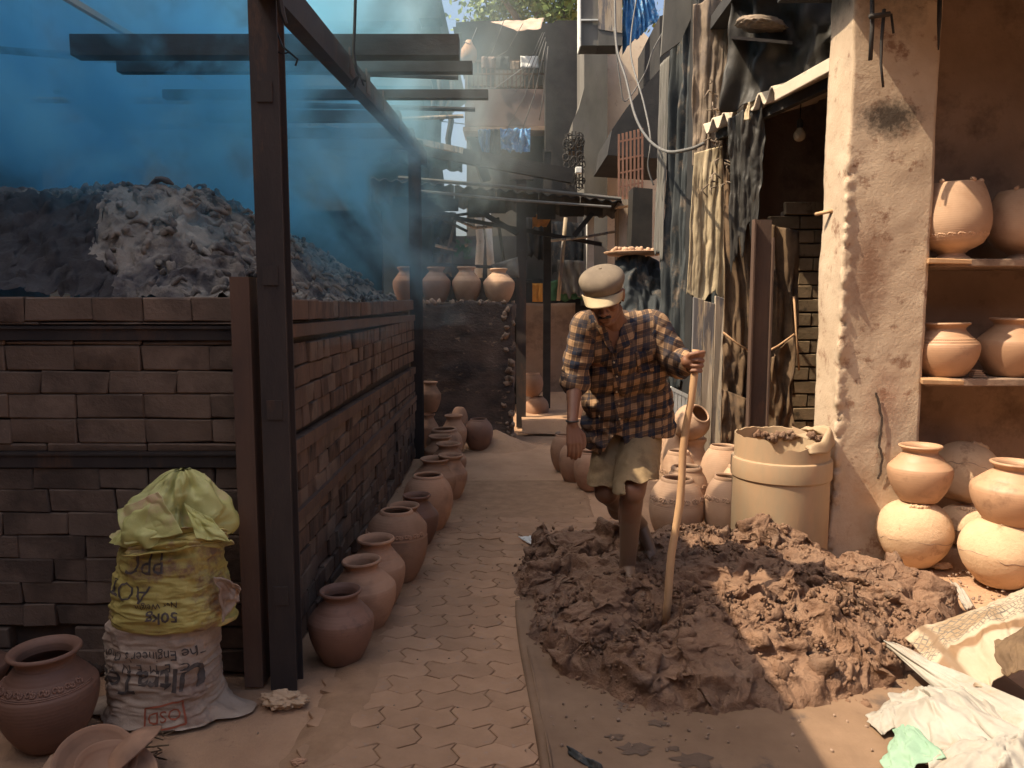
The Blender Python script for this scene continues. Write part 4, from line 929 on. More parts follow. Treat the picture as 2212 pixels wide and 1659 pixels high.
# soot smudge and crack on the pillar are part of its material / geometry
ntp = m_plaster.copy(); ntp.name = 'stained_pillar_plaster'; pil.data.materials[0] = ntp
nt = ntp.node_tree; bs = nt.nodes['Principled BSDF']; src = bs.inputs['Base Color'].links[0].from_socket
tc = N(nt, 'ShaderNodeTexCoord')
def blob(cx, cz, rx, rzz):
    mp = N(nt, 'ShaderNodeMapping'); mp.vector_type = 'TEXTURE'; mp.inputs['Location'].default_value = (cx, -.15, cz); mp.inputs['Scale'].default_value = (rx, 4, rzz)
    L(nt, tc.outputs['Object'], mp.inputs[0]); ln = N(nt, 'ShaderNodeVectorMath', operation='LENGTH'); L(nt, mp.outputs[0], ln.inputs[0])
    nz = noise(nt, tc.outputs['Object'], 14, 8, .75); ad = N(nt, 'ShaderNodeMath', operation='MULTIPLY_ADD'); ad.inputs[1].default_value = 1.6; L(nt, nz, ad.inputs[0]); L(nt, ln.outputs['Value'], ad.inputs[2])
    return ramp(nt, ad.outputs[0], [(.0, 1.0), (.999, 0.0)]), ad
def stain(col, cx, cz, rx, rzz, c, lo=1.15, hi=1.75, amt=.9):
    _, ad = blob(cx, cz, rx, rzz)
    mr = N(nt, 'ShaderNodeMapRange'); mr.inputs[1].default_value = lo; mr.inputs[2].default_value = hi; mr.inputs[3].default_value = amt; mr.inputs[4].default_value = 0; L(nt, ad.outputs[0], mr.inputs[0])
    return mix(nt, mr.outputs[0], col, c)
col = stain(src, .02, 2.63, .22, .14, (.035, .027, .022))
col = stain(col, -.06, 1.75, .16, .42, (.20, .10, .06), .95, 1.8, .75)
col = stain(col, .08, .95, .17, .30, (.27, .135, .085), .95, 1.8, .6)
col = stain(col, .0, .35, .2, .3, (.36, .21, .12), .9, 1.7, .6)
col = stain(col, .0, 3.5, .3, .45, (.10, .09, .075), 1.0, 1.8, .8)
L(nt, col, bs.inputs['Base Color'])
ck = MB(); pts = [(1893, 848), (1897, 870), (1905, 900), (1903, 935), (1899, 965), (1907, 990), (1901, 1020), (1895, 1040)]; fine = []
for i in range(len(pts) - 1):
    for k in range(4): fine.append((pts[i][0] + (pts[i + 1][0] - pts[i][0]) * k / 4 + random.uniform(-1.6, 1.6), pts[i][1] + (pts[i + 1][1] - pts[i][1]) * k / 4))
for i in range(len(fine) - 1): ck.bar(PY(*fine[i], 4.635), PY(*fine[i + 1], 4.635), .014, .0025 + .003 * random.random() * math.sin(math.pi * i / len(fine)), up=(0, 1, 0))
ck.build('crack', m_mortar, pil)

room = thing('pottery_room', 'brown plastered pottery drying room with plank shelves at the right', 'room', (3.3, 5.2, 0))
lumpy_box('back_wall', 2.36, 4.4, 5.2, 5.3, -.02, 3.9, m_wall_brown, room, .012, 3, .04, 21)
b = MB().box((4.4, 2.2, 0), (4.5, 5.3, 3.9)); b.build('end_wall', m_wall_brown, room)
b = MB().box((1.75, 3.1, 3.52), (4.5, 5.3, 3.62)); b.build('roof_slab', m_roof, room)
for (v_, zt_, ux) in ((560, None, 1988), (822, None, 1978)):
    p = PY(2000, v_ - 2, 4.56); z1 = p.z
    sh = MB().box((2.50, 4.60, z1 - .045), (4.3, 5.2, z1)); o = bevel_mod(sh.build('shelf_board', m_wall_brown, room), .006)
    w = MB(); w.hexa([(2.44, 4.55, z1 - .028), (2.70, 4.56, z1 - .034), (2.70, 4.68, z1 - .030), (2.495, 4.68, z1 - .03), (2.44, 4.55, z1 + .002), (2.70, 4.56, z1 - .008), (2.70, 4.68, z1 + .004), (2.495, 4.68, z1 + .004)]); bevel_mod(w.build('plank_end', m_stick, room), .004)
# twigs and a wire hanging from the roof in front of the pillar
tw = MB(); tw.tube([PY(1884, -12, 4.5), PY(1884, 60, 4.5), PY(1880, 130, 4.5)], .012, 6); tw.tube([PY(1910, 20, 4.5), PY(1904, 90, 4.5), PY(1903, 140, 4.5), PY(1908, 188, 4.5)], [.01, .009, .007, .007], 6); tw.tube([PY(1878, 36, 4.48), PY(1900, 33, 4.48), PY(1922, 30, 4.48)], .014, 6); tw.tube([PY(1925, 30, 4.5), PY(1930, 72, 4.5)], .007, 5)
tag(tw.build('hanging_twigs', m_dark, None, True, None, base=PY(1884, 60, 4.5)), 'dark twigs dangling in front of the top of the plaster pillar', 'twigs')
tw = MB(); tw.tube([PY(2030, -10, 4.5), PY(2029, 40, 4.5), PY(2027, 108, 4.5)], [.012, .012, .004], 6)
tag(tw.build('hanging_string', m_dark, None, True, None, base=PY(2027, 108, 4.5)), 'single dark string dangling high in front of the brown room wall', 'string')
# ================================================================== POTS
def catmull(pts, k=4):
    out = []
    P = [np.array(p, float) for p in pts]
    for i in range(len(P) - 1):
        p0, p1, p2, p3 = P[max(i - 1, 0)], P[i], P[i + 1], P[min(i + 2, len(P) - 1)]
        for j in range(k):
            t = j / k
            out.append(.5 * ((2 * p1) + (p2 - p0) * t + (2 * p0 - 5 * p1 + 4 * p2 - p3) * t * t + (3 * p1 - p0 - 3 * p2 + p3) * t ** 3))
    out.append(P[-1]); o = np.array(out); o[:, 0] = np.maximum(o[:, 0], 0); return o
def lathe_obj(name, prof, mt, parent, n=56, wob=.008, seed=0, smooth=2):
    pr = catmull(prof, smooth); V = []; F = []
    th = np.linspace(0, 2 * np.pi, n, endpoint=False)
    for r, z in pr:
        rr = r * (1 + wob * fbm(np.stack([np.cos(th) * .9 + seed, np.sin(th) * .9, th * 0 + z * 3], 1), 2, 3))
        V.append(np.stack([rr * np.cos(th), rr * np.sin(th), th * 0 + z], 1))
    V = np.concatenate(V); m = len(pr)
    F = [(i * n + k, i * n + (k + 1) % n, (i + 1) * n + (k + 1) % n, (i + 1) * n + k) for i in range(m - 1) for k in range(n)]
    me = mesh(name, V, F, True, 50)
    return link(name, me, mt, parent)
def prof_r(prof, z):
    z_ = [p[1] for p in prof]; k = int(np.argmax(z_)); return float(np.interp(z, z_[:k + 1], [p[0] for p in prof[:k + 1]]))
def relief(parent, prof, zc, hh, mt, style, a0=-2.9, a1=-.2):
    mb = MB()
    def on(a, z, off=.002):
        r = prof_r(prof, z) + off; return Vector((r * math.cos(a), r * math.sin(a), z))
    R0 = prof_r(prof, zc); step = hh * 2.3 / R0; a = a0; k = 0
    while a < a1:
        if style == 'scroll':
            for s in (1, -1):
                pts = [on(a + step * .28 * s + s * (hh * .55 * (1 - t * .75)) * math.cos(t * 6.6) / R0 * .9, zc + (hh * .55 * (1 - t * .75)) * math.sin(t * 6.6) * s) for t in np.linspace(0, 1, 14)]
                mb.tube(pts, .0042, 5)
            mb.tube([on(a + step * (.5 + .18 * math.sin(t * 3.1)), zc + hh * (t - .5)) for t in np.linspace(0, 1, 6)], .004, 5)
        else:
            mb.tube([on(a, zc - hh * .2), on(a + step * .12, zc), on(a + step * .24, zc - hh * .2)], .003, 4)
        a += step * (1 if style == 'scroll' else .25); k += 1
    for z in (zc - hh * .85, zc - hh * 1.1):
        mb.tube([on(t, z, 0) for t in np.linspace(-3.3, .15, 40)], .003, 5)
    me = mesh('relief_band', mb.V, mb.F, True, None); return link('relief_band', me, mt, parent)
POTG = {'row': 'clay pots standing in a row along the kiln', 'wall': 'clay pots on top of the sooty mud wall', 'lot': 'clay pots crowded behind the clay heap', 'stack': 'clay pots stacked by the pottery room', 'shelf': 'clay pots drying on the plank shelves', 'alley': 'clay pots along the alley'}
NPOT = 0
def pot(kind, u, vrim, vbot, w, rimw, mt, label, grp=None, Y=None, zb=0.0, relief_=None, tilt=None, Ht=None, rot=None):
    global NPOT
    NPOT += 1
    if Y is None:
        Yf = PZ(u, vbot, zb).y; Rm = pxm(w / 2, Yf); Y = Yf + .52 * Rm; Rm = pxm(w / 2, Y)
    else:
        Rm = pxm(w / 2, Y)
        if zb is None: zb = PY(u, vbot, Y - .5 * Rm).z
    top = PY(u, vrim, Y); Hh = Ht or (top.z - zb); Rr = pxm((rimw or w * .5) / 2, Y)
    root = bpy.data.objects.new('clay_pot', None)
    if kind == 'N':
        rn = .80 * Rr
        body = [(0, .0), (.50 * Rm, 0), (.60 * Rm, .025 * Hh), (.80 * Rm, .18 * Hh), (.95 * Rm, .37 * Hh), (Rm, .52 * Hh), (.985 * Rm, .595 * Hh), (.955 * Rm, .625 * Hh), (.80 * Rm, .715 * Hh), (max(.55 * Rm, rn * 1.12), .80 * Hh), (rn * 1.02, .835 * Hh), (rn, .87 * Hh), (rn * .93, .87 * Hh), (.75 * Rm, .74 * Hh), (.9 * Rm, .5 * Hh), (.8 * Rm, .2 * Hh), (.4 * Rm, .03 * Hh), (0, .03 * Hh)]
        rim = [(rn * .995, .855 * Hh), (rn, .90 * Hh), (Rr * .92, .945 * Hh), (Rr * .995, .965 * Hh), (Rr, .985 * Hh), (Rr * .96, 1.0 * Hh), (Rr * .89, .995 * Hh), (rn * .93, .945 * Hh), (rn * .91, .86 * Hh)]
        zc = .70
    elif kind == 'R':
        rh = Rr
        body = [(0, 0), (.50 * Rm, 0), (.62 * Rm, .03 * Hh), (.86 * Rm, .23 * Hh), (.98 * Rm, .43 * Hh), (Rm, .55 * Hh), (.965 * Rm, .69 * Hh), (.85 * Rm, .82 * Hh), (.70 * Rm, .905 * Hh), (max(rh * 1.16, .5 * Rm), .955 * Hh), (rh * 1.02, .965 * Hh), (rh * .96, .955 * Hh), (.85 * Rm, .75 * Hh), (.93 * Rm, .5 * Hh), (.8 * Rm, .2 * Hh), (.4 * Rm, .03 * Hh), (0, .03 * Hh)]
        rim = [(rh * 1.22, .945 * Hh), (rh * 1.20, .965 * Hh), (rh * 1.12, .990 * Hh), (rh * 1.03, .995 * Hh), (rh * .98, .975 * Hh), (rh * .98, .945 * Hh)]
        zc = .70
    elif kind == 'I':
        body = [(0, 0), (.42 * Rm, 0), (.60 * Rm, .08 * Hh), (.86 * Rm, .26 * Hh), (.99 * Rm, .47 * Hh), (Rm, .57 * Hh), (.93 * Rm, .72 * Hh), (.76 * Rm, .87 * Hh), (.52 * Rm, .96 * Hh), (.34 * Rm, .985 * Hh), (0, .985 * Hh)]
        rim = None; zc = .5
    else:
        body = [(0, .07 * Hh), (.33 * Rm, .075 * Hh), (.42 * Rm, .11 * Hh), (.78 * Rm, .20 * Hh), (.95 * Rm, .36 * Hh), (Rm, .50 * Hh), (.97 * Rm, .67 * Hh), (.86 * Rm, .86 * Hh), (.76 * Rm, .97 * Hh), (.70 * Rm, .99 * Hh), (.6 * Rm, .955 * Hh), (0, .95 * Hh)]
        rim = [(.33 * Rm, .09 * Hh), (.36 * Rm, .05 * Hh), (.46 * Rm, .02 * Hh), (.48 * Rm, 0), (.44 * Rm, 0), (.3 * Rm, .03 * Hh)]; zc = .33
    o = lathe_obj('clay_pot', body, mt, None, 56 if w > 60 else 36, .010, NPOT)
    o.location = (top.x, Y, zb)
    tag(o, label, 'pot', POTG.get(grp))
    if rim: lathe_obj('rim', rim, mt, o, 56 if w > 60 else 36, .010, NPOT, 3)
    if relief_: relief(o, body, zc * Hh if kind != 'F' else .30 * Hh, relief_[1] * Hh, mt, relief_[0])
    if kind == 'I' and w > 100:
        mb = MB()
        pts = []
        for a in np.linspace(-3.3, .2, 50):
            z = (.50 + .03 * math.sin(a * 3 + NPOT) + .03 * vnoise([[a * 5, NPOT, 0]])[0]) * Hh; r = prof_r(body, z) - .0005; pts.append(Vector((r * math.cos(a), r * math.sin(a), z)))
        mb.tube(pts, .003, 5); link('seam_crack', mesh('seam_crack', mb.V, mb.F, True), m_wall_brown, o)
        mb = MB()
        for k in range(9):
            a = -2.2 + k * .12; clod(mb, (.47 * Rm * math.cos(a), .47 * Rm * math.sin(a), .972 * Hh), .016, k + NPOT, .4)
        link('clay_lump', mesh('clay_lump', mb.V, mb.F, True), mt, o)['kind'] = 'stuff'
    if kind == 'F':
        mb = MB()
        for a in (-2.6, -1.45, -.4):
            clod(mb, (.70 * Rm * math.cos(a), .70 * Rm * math.sin(a), 1.0 * Hh), .02, NPOT + a, .4)
        link('clay_lump', mesh('clay_lump', mb.V, mb.F, True), mt, o)['kind'] = 'stuff'
    o.rotation_euler = tilt or (random.gauss(0, .012), random.gauss(0, .012), rot if rot is not None else random.uniform(-.15, .15))
    return o
cr, cd_, cl, cc, cx_ = m_clay_red, m_clay_damp, m_clay, m_clay_leather, m_clay_crust
# foreground left
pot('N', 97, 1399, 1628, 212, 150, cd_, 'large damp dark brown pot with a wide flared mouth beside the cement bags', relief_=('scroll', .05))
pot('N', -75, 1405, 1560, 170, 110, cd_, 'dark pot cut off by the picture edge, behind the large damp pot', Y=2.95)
# row along the kiln
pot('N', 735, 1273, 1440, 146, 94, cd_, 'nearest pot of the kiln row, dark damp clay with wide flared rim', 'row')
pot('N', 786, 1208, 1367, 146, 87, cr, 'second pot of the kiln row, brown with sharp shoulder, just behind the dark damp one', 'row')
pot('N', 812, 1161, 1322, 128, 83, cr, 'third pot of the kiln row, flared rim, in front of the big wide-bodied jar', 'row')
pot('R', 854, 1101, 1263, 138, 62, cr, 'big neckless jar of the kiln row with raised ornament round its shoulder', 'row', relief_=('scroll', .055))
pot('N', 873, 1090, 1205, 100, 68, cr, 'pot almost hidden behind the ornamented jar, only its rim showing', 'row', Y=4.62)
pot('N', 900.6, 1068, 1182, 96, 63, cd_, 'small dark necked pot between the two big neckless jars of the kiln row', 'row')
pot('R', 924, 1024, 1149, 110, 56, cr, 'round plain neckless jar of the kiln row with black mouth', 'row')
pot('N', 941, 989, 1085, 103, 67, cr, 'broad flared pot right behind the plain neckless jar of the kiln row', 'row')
pot('N', 971, 981.5, 1080, 76, 55, cr, 'slim necked pot on the path side of the kiln row, near its middle', 'row')
pot('N', 969, 956.7, 1042, 79, 54, cr, 'necked pot behind the slim one, beside the second shed pole', 'row')
pot('N', 950, 941, 1015, 70, 51, cr, 'small necked pot close against the second shed pole', 'row', Y=7.05)
pot('R', 960.7, 925, 997, 80, 47, cr, 'wide squat neckless jar near the far end of the kiln row', 'row', Y=7.45)
pot('N', 981, 896, 985, 57, 40, cr, 'tall narrow necked pot at the far end of the kiln row, before the mud wall', 'row', Y=7.95)
pot('I', 991, 878, 960, 40, 0, cr, 'little upturned pot at the very end of the kiln row against the mud wall', 'row', Y=8.42)
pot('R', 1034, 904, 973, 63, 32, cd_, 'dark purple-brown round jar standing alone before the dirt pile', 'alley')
pot('N', 927, 893, 958, 44, 31, cr, 'lower pot of the pair stacked behind the second shed pole', 'row', Y=8.2)
pot('N', 928, 824, 891, 48, 34, cr, 'upper pot of the pair stacked behind the second shed pole', 'row', Y=8.2, zb=None)
# on the mud wall
pot('N', 878, 577, 646, 60, 40, cr, 'leftmost pot on the mud wall, veiled by smoke beside the shed pole', 'wall', Y=8.8, zb=1.56)
pot('N', 942, 577, 648, 63, 38, cr, 'shaded pot on the mud wall just right of the shed pole', 'wall', Y=8.8, zb=1.56)
pot('N', 1008, 576, 648, 62, 40, cl, 'middle pot on the mud wall, with its left half in sunlight', 'wall', Y=8.8, zb=1.56)
pot('N', 1078, 580, 650, 68, 38, cl, 'rightmost pot on the mud wall, broad, next to the steel post', 'wall', Y=8.75, zb=1.56)
# far stack and alley
pot('R', 1159, 856, 909, 52, 24, cr, 'lower pot of the small stack behind the far steel post', 'alley', Y=10.0)
pot('R', 1151, 805, 857, 46, 26, cr, 'upper pot of the small stack behind the far steel post', 'alley', Y=10.0, zb=None)
pot('R', 1262, 845, 892, 50, 24, cd_, 'dark round pot half hidden behind the man\'s right arm', 'alley', Y=9.6)
pot('R', 1216, 938, 1018, 56, 27, cr, 'farthest of the three jars just behind the man\'s hanging hand', 'alley')
pot('R', 1238, 957, 1044, 62, 28, cr, 'middle of the three jars just behind the man\'s hanging hand', 'alley')
pot('R', 1272, 975, 1061, 66, 30, cr, 'nearest of the three jars, half hidden by the man\'s shorts', 'alley')
# crowd behind the clay heap
pot('N', 1497, 945, 1060, 74, 52, cl, 'necked pot carrying the tilted round pot', 'lot', Y=5.75)
o = pot('R', 1498, 880, 950, 78, 40, cl, 'round pot lying tilted on another pot, its dark mouth turned to the right', 'lot', Y=5.7, zb=PY(1498, 946, 5.7).z, Ht=.25)
o.rotation_euler = (.70, .55, 0); o.location += Vector((-.07, .06, .04))
pot('R', 1463, 925, 1060, 66, 34, cl, 'tall pale pot at the left rear of the crowd behind the man\'s leg', 'lot', Y=5.85)
pot('R', 1466, 972, 1075, 80, 40, cl, 'ornamented jar in the middle of the crowd, in the stick\'s line', 'lot', Y=5.5, relief_=('scroll', .07))
pot('R', 1562, 961, 1080, 100, 48, cl, 'large plain round jar with a curved shadow, left of the barrel', 'lot', Y=5.45)
pot('R', 1484, 1006, 1098, 98, 56, cl, 'wide-mouthed jar with raised flowers behind the front ornamented jar', 'lot', Y=5.2, relief_=('scroll', .07))
pot('R', 1602, 1002, 1100, 92, 46, cl, 'jar mostly hidden between the barrel and the large plain jar', 'lot', Y=5.12)
pot('R', 1461, 1030, 1116, 119, 60, cl, 'front left ornamented jar right behind the clay heap and the man\'s shin', 'lot', Y=4.92, relief_=('scroll', .075))
pot('R', 1572, 1026, 1116, 100, 50, cl, 'front right ornamented jar touching the barrel', 'lot', Y=4.85, relief_=('scroll', .06))
# by the pottery room
o = pot('I', 1979, 1082, 1231, 157, 0, cx_, 'dusty upturned round pot with a crack line, carrying a flared pot, left of its neighbours', 'stack')
pot('N', 1991, 961, 1089, 131, 88, cc, 'brown pot with flared rim standing on the left upturned round pot', 'stack', Y=o.location.y, zb=None)
o2 = pot('I', 2167, 1120, 1277, 172, 0, cx_, 'dusty upturned pot with a cracked seam at the right edge, carrying a flared pot', 'stack')
pot('N', 2192, 997, 1143, 168, 98, cc, 'brown pot with flared rim standing on the right cracked upturned pot', 'stack', Y=o2.location.y, zb=None)
pot('I', 2262, 1185, 1284, 132, 0, cx_, 'upturned pot cut off at the picture edge beside the cracked one', 'stack')
pot('I', 2090, 1092, 1222, 118, 0, cx_, 'shaded upturned pot at the back carrying the tilted dusty jar', 'stack', Y=4.85)
o = pot('I', 2092, 960, 1092, 136, 0, cx_, 'big dusty jar tilted over on the back pot between the two stacks', 'stack', Y=4.88, zb=None)
o.rotation_euler = (-.25, .42, 0); o.location += Vector((-.06, 0, .02))
# shelves
S1 = PY(2000, 558, 4.56).z; S2 = PY(2000, 820, 4.56).z
pot('F', 2065, 396, 547, 147, 0, cl, 'large upturned jar with applied ornament on the upper plank shelf, half in sun', 'shelf', Y=4.76, zb=S1 + .004, relief_=('scroll', .05))
pot('F', 2218, 412, 547, 146, 0, cl, 'upturned jar in shade at the right end of the upper plank shelf', 'shelf', Y=4.82, zb=S1 + .004)
pot('N', 2047, 697, 820, 134, 95, cc, 'round pot with wide thin rim and notched band on the lower plank shelf', 'shelf', Y=4.75, zb=S2 + .004, relief_=('notch', .06))
pot('N', 2188, 687, 820, 138, 95, cc, 'second pot on the lower plank shelf, cut by the picture edge', 'shelf', Y=4.78, zb=S2 + .004)
sc_ = MB(); c = PY(2112, 815, 4.68)
for k in range(4): sc_.hexa([(c.x - .04 + k * .004, c.y - .02, S2 + .004 + k * .012), (c.x + .04 - k * .01, c.y - .025, S2 + .004 + k * .012), (c.x + .04 - k * .01, c.y + .02, S2 + .004 + k * .012), (c.x - .04, c.y + .02, S2 + .004 + k * .012), (c.x - .04 + k * .004, c.y - .02, S2 + .012 + k * .012), (c.x + .04 - k * .01, c.y - .025, S2 + .011 + k * .012), (c.x + .04 - k * .01, c.y + .02, S2 + .012 + k * .012), (c.x - .04, c.y + .02, S2 + .011 + k * .012)])
tag(sc_.build('clay_shards', m_clay, None, base=(c.x, c.y, S2)), 'few flat clay shards stacked between the two pots of the lower shelf', 'shards')

# ================================================================== BARREL
bx, by = PY(1689, 940, 4.62).x, 4.62
Rb = pxm(102, by); zt = PY(1689, 937, by).z
barrel = thing('plastic_barrel', 'clay-smeared plastic barrel with broken rim standing against the pillar', 'barrel', (bx, by, 0))
n = 128; th = np.linspace(0, 2 * np.pi, n, endpoint=False)
def rimz(a):                   # ragged broken edge; a=-90deg faces the camera
    q = (a + np.pi) % (2 * np.pi) - np.pi
    z = .012 * fbm(np.stack([np.cos(a) * 6, np.sin(a) * 6, a * 0], 1), 4, 3)
    z -= .075 * np.exp(-((q + 1.95) / .16) ** 2) + .05 * np.exp(-((q + 1.55) / .25) ** 2) + .045 * np.exp(-((q + 1.0) / .35) ** 2)
    return zt + z
prof = [(.0, 0), (.97, .02), (1, .06), (1, .5), (1.0, zt - .262), (1.035, zt - .252), (1.04, zt - .235), (1.04, zt - .155), (1.03, zt - .142), (.975, zt - .136)]
V = []
for r, z in prof: V.append(np.stack([bx + Rb * r * np.cos(th), by + Rb * r * np.sin(th), th * 0 + z], 1))
rz_ = rimz(th)
for t in (.4, .8, 1.0): V.append(np.stack([bx + Rb * .975 * np.cos(th), by + Rb * .975 * np.sin(th), (zt - .136) * (1 - t) + rz_ * t], 1))
for t in (1.0, .5): V.append(np.stack([bx + Rb * .945 * np.cos(th), by + Rb * .945 * np.sin(th), (zt - .30) * (1 - t) + (rz_ - .002) * t], 1))
V.append(np.stack([bx + Rb * .93 * np.cos(th), by + Rb * .93 * np.sin(th), th * 0 + zt - .30 + .02 * np.sin(th * 5)], 1)); V.append(np.stack([bx + 0 * th, by + 0 * th, th * 0 + zt - .33], 1))
m = len(V); V = np.concatenate(V)
F = [(i * n + k, i * n + (k + 1) % n, (i + 1) * n + (k + 1) % n, (i + 1) * n + k) for i in range(m - 1) for k in range(n)]
mk('body', V, F, m_plastic, barrel, True, 35)
# smear of wet clay over the rim at the right, and a folded plastic flap
u, v, F = grid(30, 14)
a = -1.35 + 2.1 * u; rr = Rb * (.86 + .17 * v); zz = np.array([rimz(np.array([x]))[0] for x in a]) + .055 * np.sin(np.pi * v) * np.sin(np.pi * np.clip(u, 0, 1)) ** .5 + .012 * fbm(np.stack([u * 6, v * 3, u * 0], 1), 3, 5) - .03 * v
solid(mk('clay_smear', np.stack([bx + rr * np.cos(a), by + rr * np.sin(a), zz], 1), F, m_plastic, barrel, True, None), .015)
fl_ = MB(); c0 = PY(1722, 940, 4.5); c1 = PY(1710, 921, 4.55); c2 = PY(1742, 934, 4.55); c3 = PY(1768, 950, 4.6); c4 = PY(1745, 949, 4.45)
solid(mk('plastic_flap', [c0, c1, c2, c3, c4], [(0, 1, 2, 4), (4, 2, 3)], m_plastic, barrel, False), .006)
lm = MB()
for k in range(16): clod(lm, PY(1752 + k * 2.6, 944 + k * .9 + random.uniform(-4, 2), 4.5), random.uniform(.012, .028), k, .5)
for k in range(22): clod(lm, Vector((bx + Rb * .93 * math.cos(1.9 - k * .05), by + Rb * .93 * math.sin(1.9 - k * .05), zt - random.uniform(.03, .08))), random.uniform(.015, .03), k, .5)
lm.build('clay_lump', m_mud, barrel, True, None)['kind'] = 'stuff'

# ================================================================== CLAY HEAP
outline = [(1150, 1162, .05), (1118, 1215, .05), (1116, 1275, .02), (1135, 1310, 0), (1142, 1385, 0), (1188, 1440, 0), (1225, 1475, 0), (1310, 1510, 0), (1345, 1540, 0), (1440, 1550, 0), (1550, 1560, 0), (1640, 1545, 0), (1700, 1560, 0), (1760, 1545, 0), (1850, 1520, 0), (1945, 1490, 0), (2010, 1420, .02), (2060, 1360, .03), (2098, 1315, .05), (2040, 1255, .08), (1975, 1232, .1), (1905, 1205, .1), (1830, 1190, .12), (1750, 1150, .16), (1660, 1118, .24), (1615, 1118, .22), (1560, 1140, .12), (1490, 1132, .12), (1420, 1140, .12), (1350, 1160, .08), (1260, 1158, .06), (1200, 1165, .06)]
OP = np.array([[PZ(u, v, z).x, PZ(u, v, z).y] for u, v, z in outline])
def poly_sd(X, Y):
    P = np.stack([X, Y], 1); d = np.full(len(X), 9e9); ins = np.zeros(len(X), bool)
    for i in range(len(OP)):
        a, b = OP[i], OP[(i + 1) % len(OP)]; ab = b - a
        t = np.clip(((P - a) @ ab) / (ab @ ab), 0, 1); d = np.minimum(d, np.linalg.norm(P - a - t[:, None] * ab, axis=1))
        c = ((a[1] > Y) != (b[1] > Y)) & (X < (b[0] - a[0]) * (Y - a[1]) / (b[1] - a[1] + 1e-12) + a[0]); ins ^= c
    return np.where(ins, d, -d)
FOOT = [PY(1356, 1248, 3.70), PY(1408, 1165, 4.15)]
def heap_z(X, Y):
    P = np.stack([X, Y, X * 0], 1)
    wob = .05 * fbm(P * 9, 3, 11) + .03 * fbm(P * 22, 3, 12)
    sd = poly_sd(X, Y) + wob
    base = .085 * smooth01(sd / .09) + .125 * smooth01(sd / .45) + .07 * np.exp(-(((X - 1.45) / .35) ** 2 + ((Y - 4.3) / .3) ** 2))
    W = P + .07 * np.stack([fbm(P * 7, 3, 21), fbm(P * 7, 3, 22), 0 * X], 1) + .02 * np.stack([fbm(P * 24, 2, 23), fbm(P * 24, 2, 24), 0 * X], 1)
    c1, b1 = chunks(W * 3.6, 3); c2, b2 = chunks(W * 8.5 + 5, 8); c3, b3 = chunks(W * 27 + 2, 14)
    sm = smooth01(.5 + 1.6 * fbm(P * 2.8, 2, 70))              # some patches are trodden smooth, some are crumbly
    z = base + smooth01(sd / .08) * (  .125 * c1 * smooth01(b1 * 2.6) + (.05 * c2 * smooth01(b2 * 2.6)) * (.35 + .65 * sm) + (.030 * c3 * smooth01(b3 * 3)) * (.15 + .85 * sm) + .05 * fbm(P * 3.3, 3, 44) + .008 * fbm(P * 40, 3, 45) * sm)
    for f in FOOT: z = np.where((X - f.x) ** 2 + (Y - f.y) ** 2 < .03, z * .9 + .1 * (f.z - .02), z)
    return np.where(sd > -.005, np.maximum(z, .004), -.03)
u, v, F = grid(430, 410)
hX, hY = -.05 + 2.35 * u, 2.62 + 2.25 * v
hZ = heap_z(hX, hY)
P3 = np.stack([hX, hY, hZ], 1)
msk = smooth01((hZ - .02) / .06)
P3 += np.stack([(.06 * fbm(P3 * 8, 2, 65) + .03 * fbm(P3 * 17, 3, 61)) * msk, (.06 * fbm(P3 * 8, 2, 66) + .03 * fbm(P3 * 17, 3, 62)) * msk, .014 * fbm(P3 * 30, 3, 63) * msk], 1)
keep = hZ > -.02
F = [f for f in F if keep[f[0]] or keep[f[1]] or keep[f[2]] or keep[f[3]]]
heap = mk('clay_heap', P3, F, m_mud, None, True, None, base=(1.1, 3.6, 0))
tag(heap, 'big trodden heap of lumpy wet brown clay spread on a ground cloth', 'clay heap')
cm = MB(); cnt = 0
while cnt < 650:
    X, Y = random.uniform(-.02, 2.25), random.uniform(2.66, 4.75)
    sd = poly_sd(np.array([X]), np.array([Y]))[0]
    if sd < .004: continue
    if sd > .10 and random.random() < .45: continue
    z = max(heap_z(np.array([X]), np.array([Y]))[0], .01)
    s = random.choice([.006, .009, .012, .016, .022]) * random.uniform(.8, 1.3)
    clod(cm, (X, Y, z * (random.uniform(.4, 1) if sd < .06 else 1) - s * .25), s, cnt, 1.1, (1, .8, .6), 2.4); cnt += 1
ico1 = bmesh.new(); bmesh.ops.create_icosphere(ico1, subdivisions=1, radius=1); i1V = np.array([v.co[:] for v in ico1.verts]); i1F = [tuple(v.index for v in f.verts) for f in ico1.faces]; ico1.free()
cX, cY = np.random.default_rng(5).uniform(-.02, 2.25, 5200), np.random.default_rng(6).uniform(2.66, 4.75, 5200); cS = poly_sd(cX, cY); cZ = heap_z(cX, cY); crumb = fbm(np.stack([cX * 2.8, cY * 2.8, 0 * cX], 1), 2, 70)
for X, Y, sd, z, cr_ in zip(cX, cY, cS, cZ, crumb):
    if sd < -.03 or cr_ < -.05 or (sd < .0 and random.random() < .6): continue
    s = random.uniform(.004, .012); cm.add(i1V * (1 + .5 * np.random.default_rng(int(X * 1e5) % 9999).normal(0, .6, (len(i1V), 1))) * s + np.array([X, Y, max(z, .008) + s * .2]), i1F)
tag(cm.build('clay_clods', m_mud, heap, True, None), kind='stuff')
big = MB()
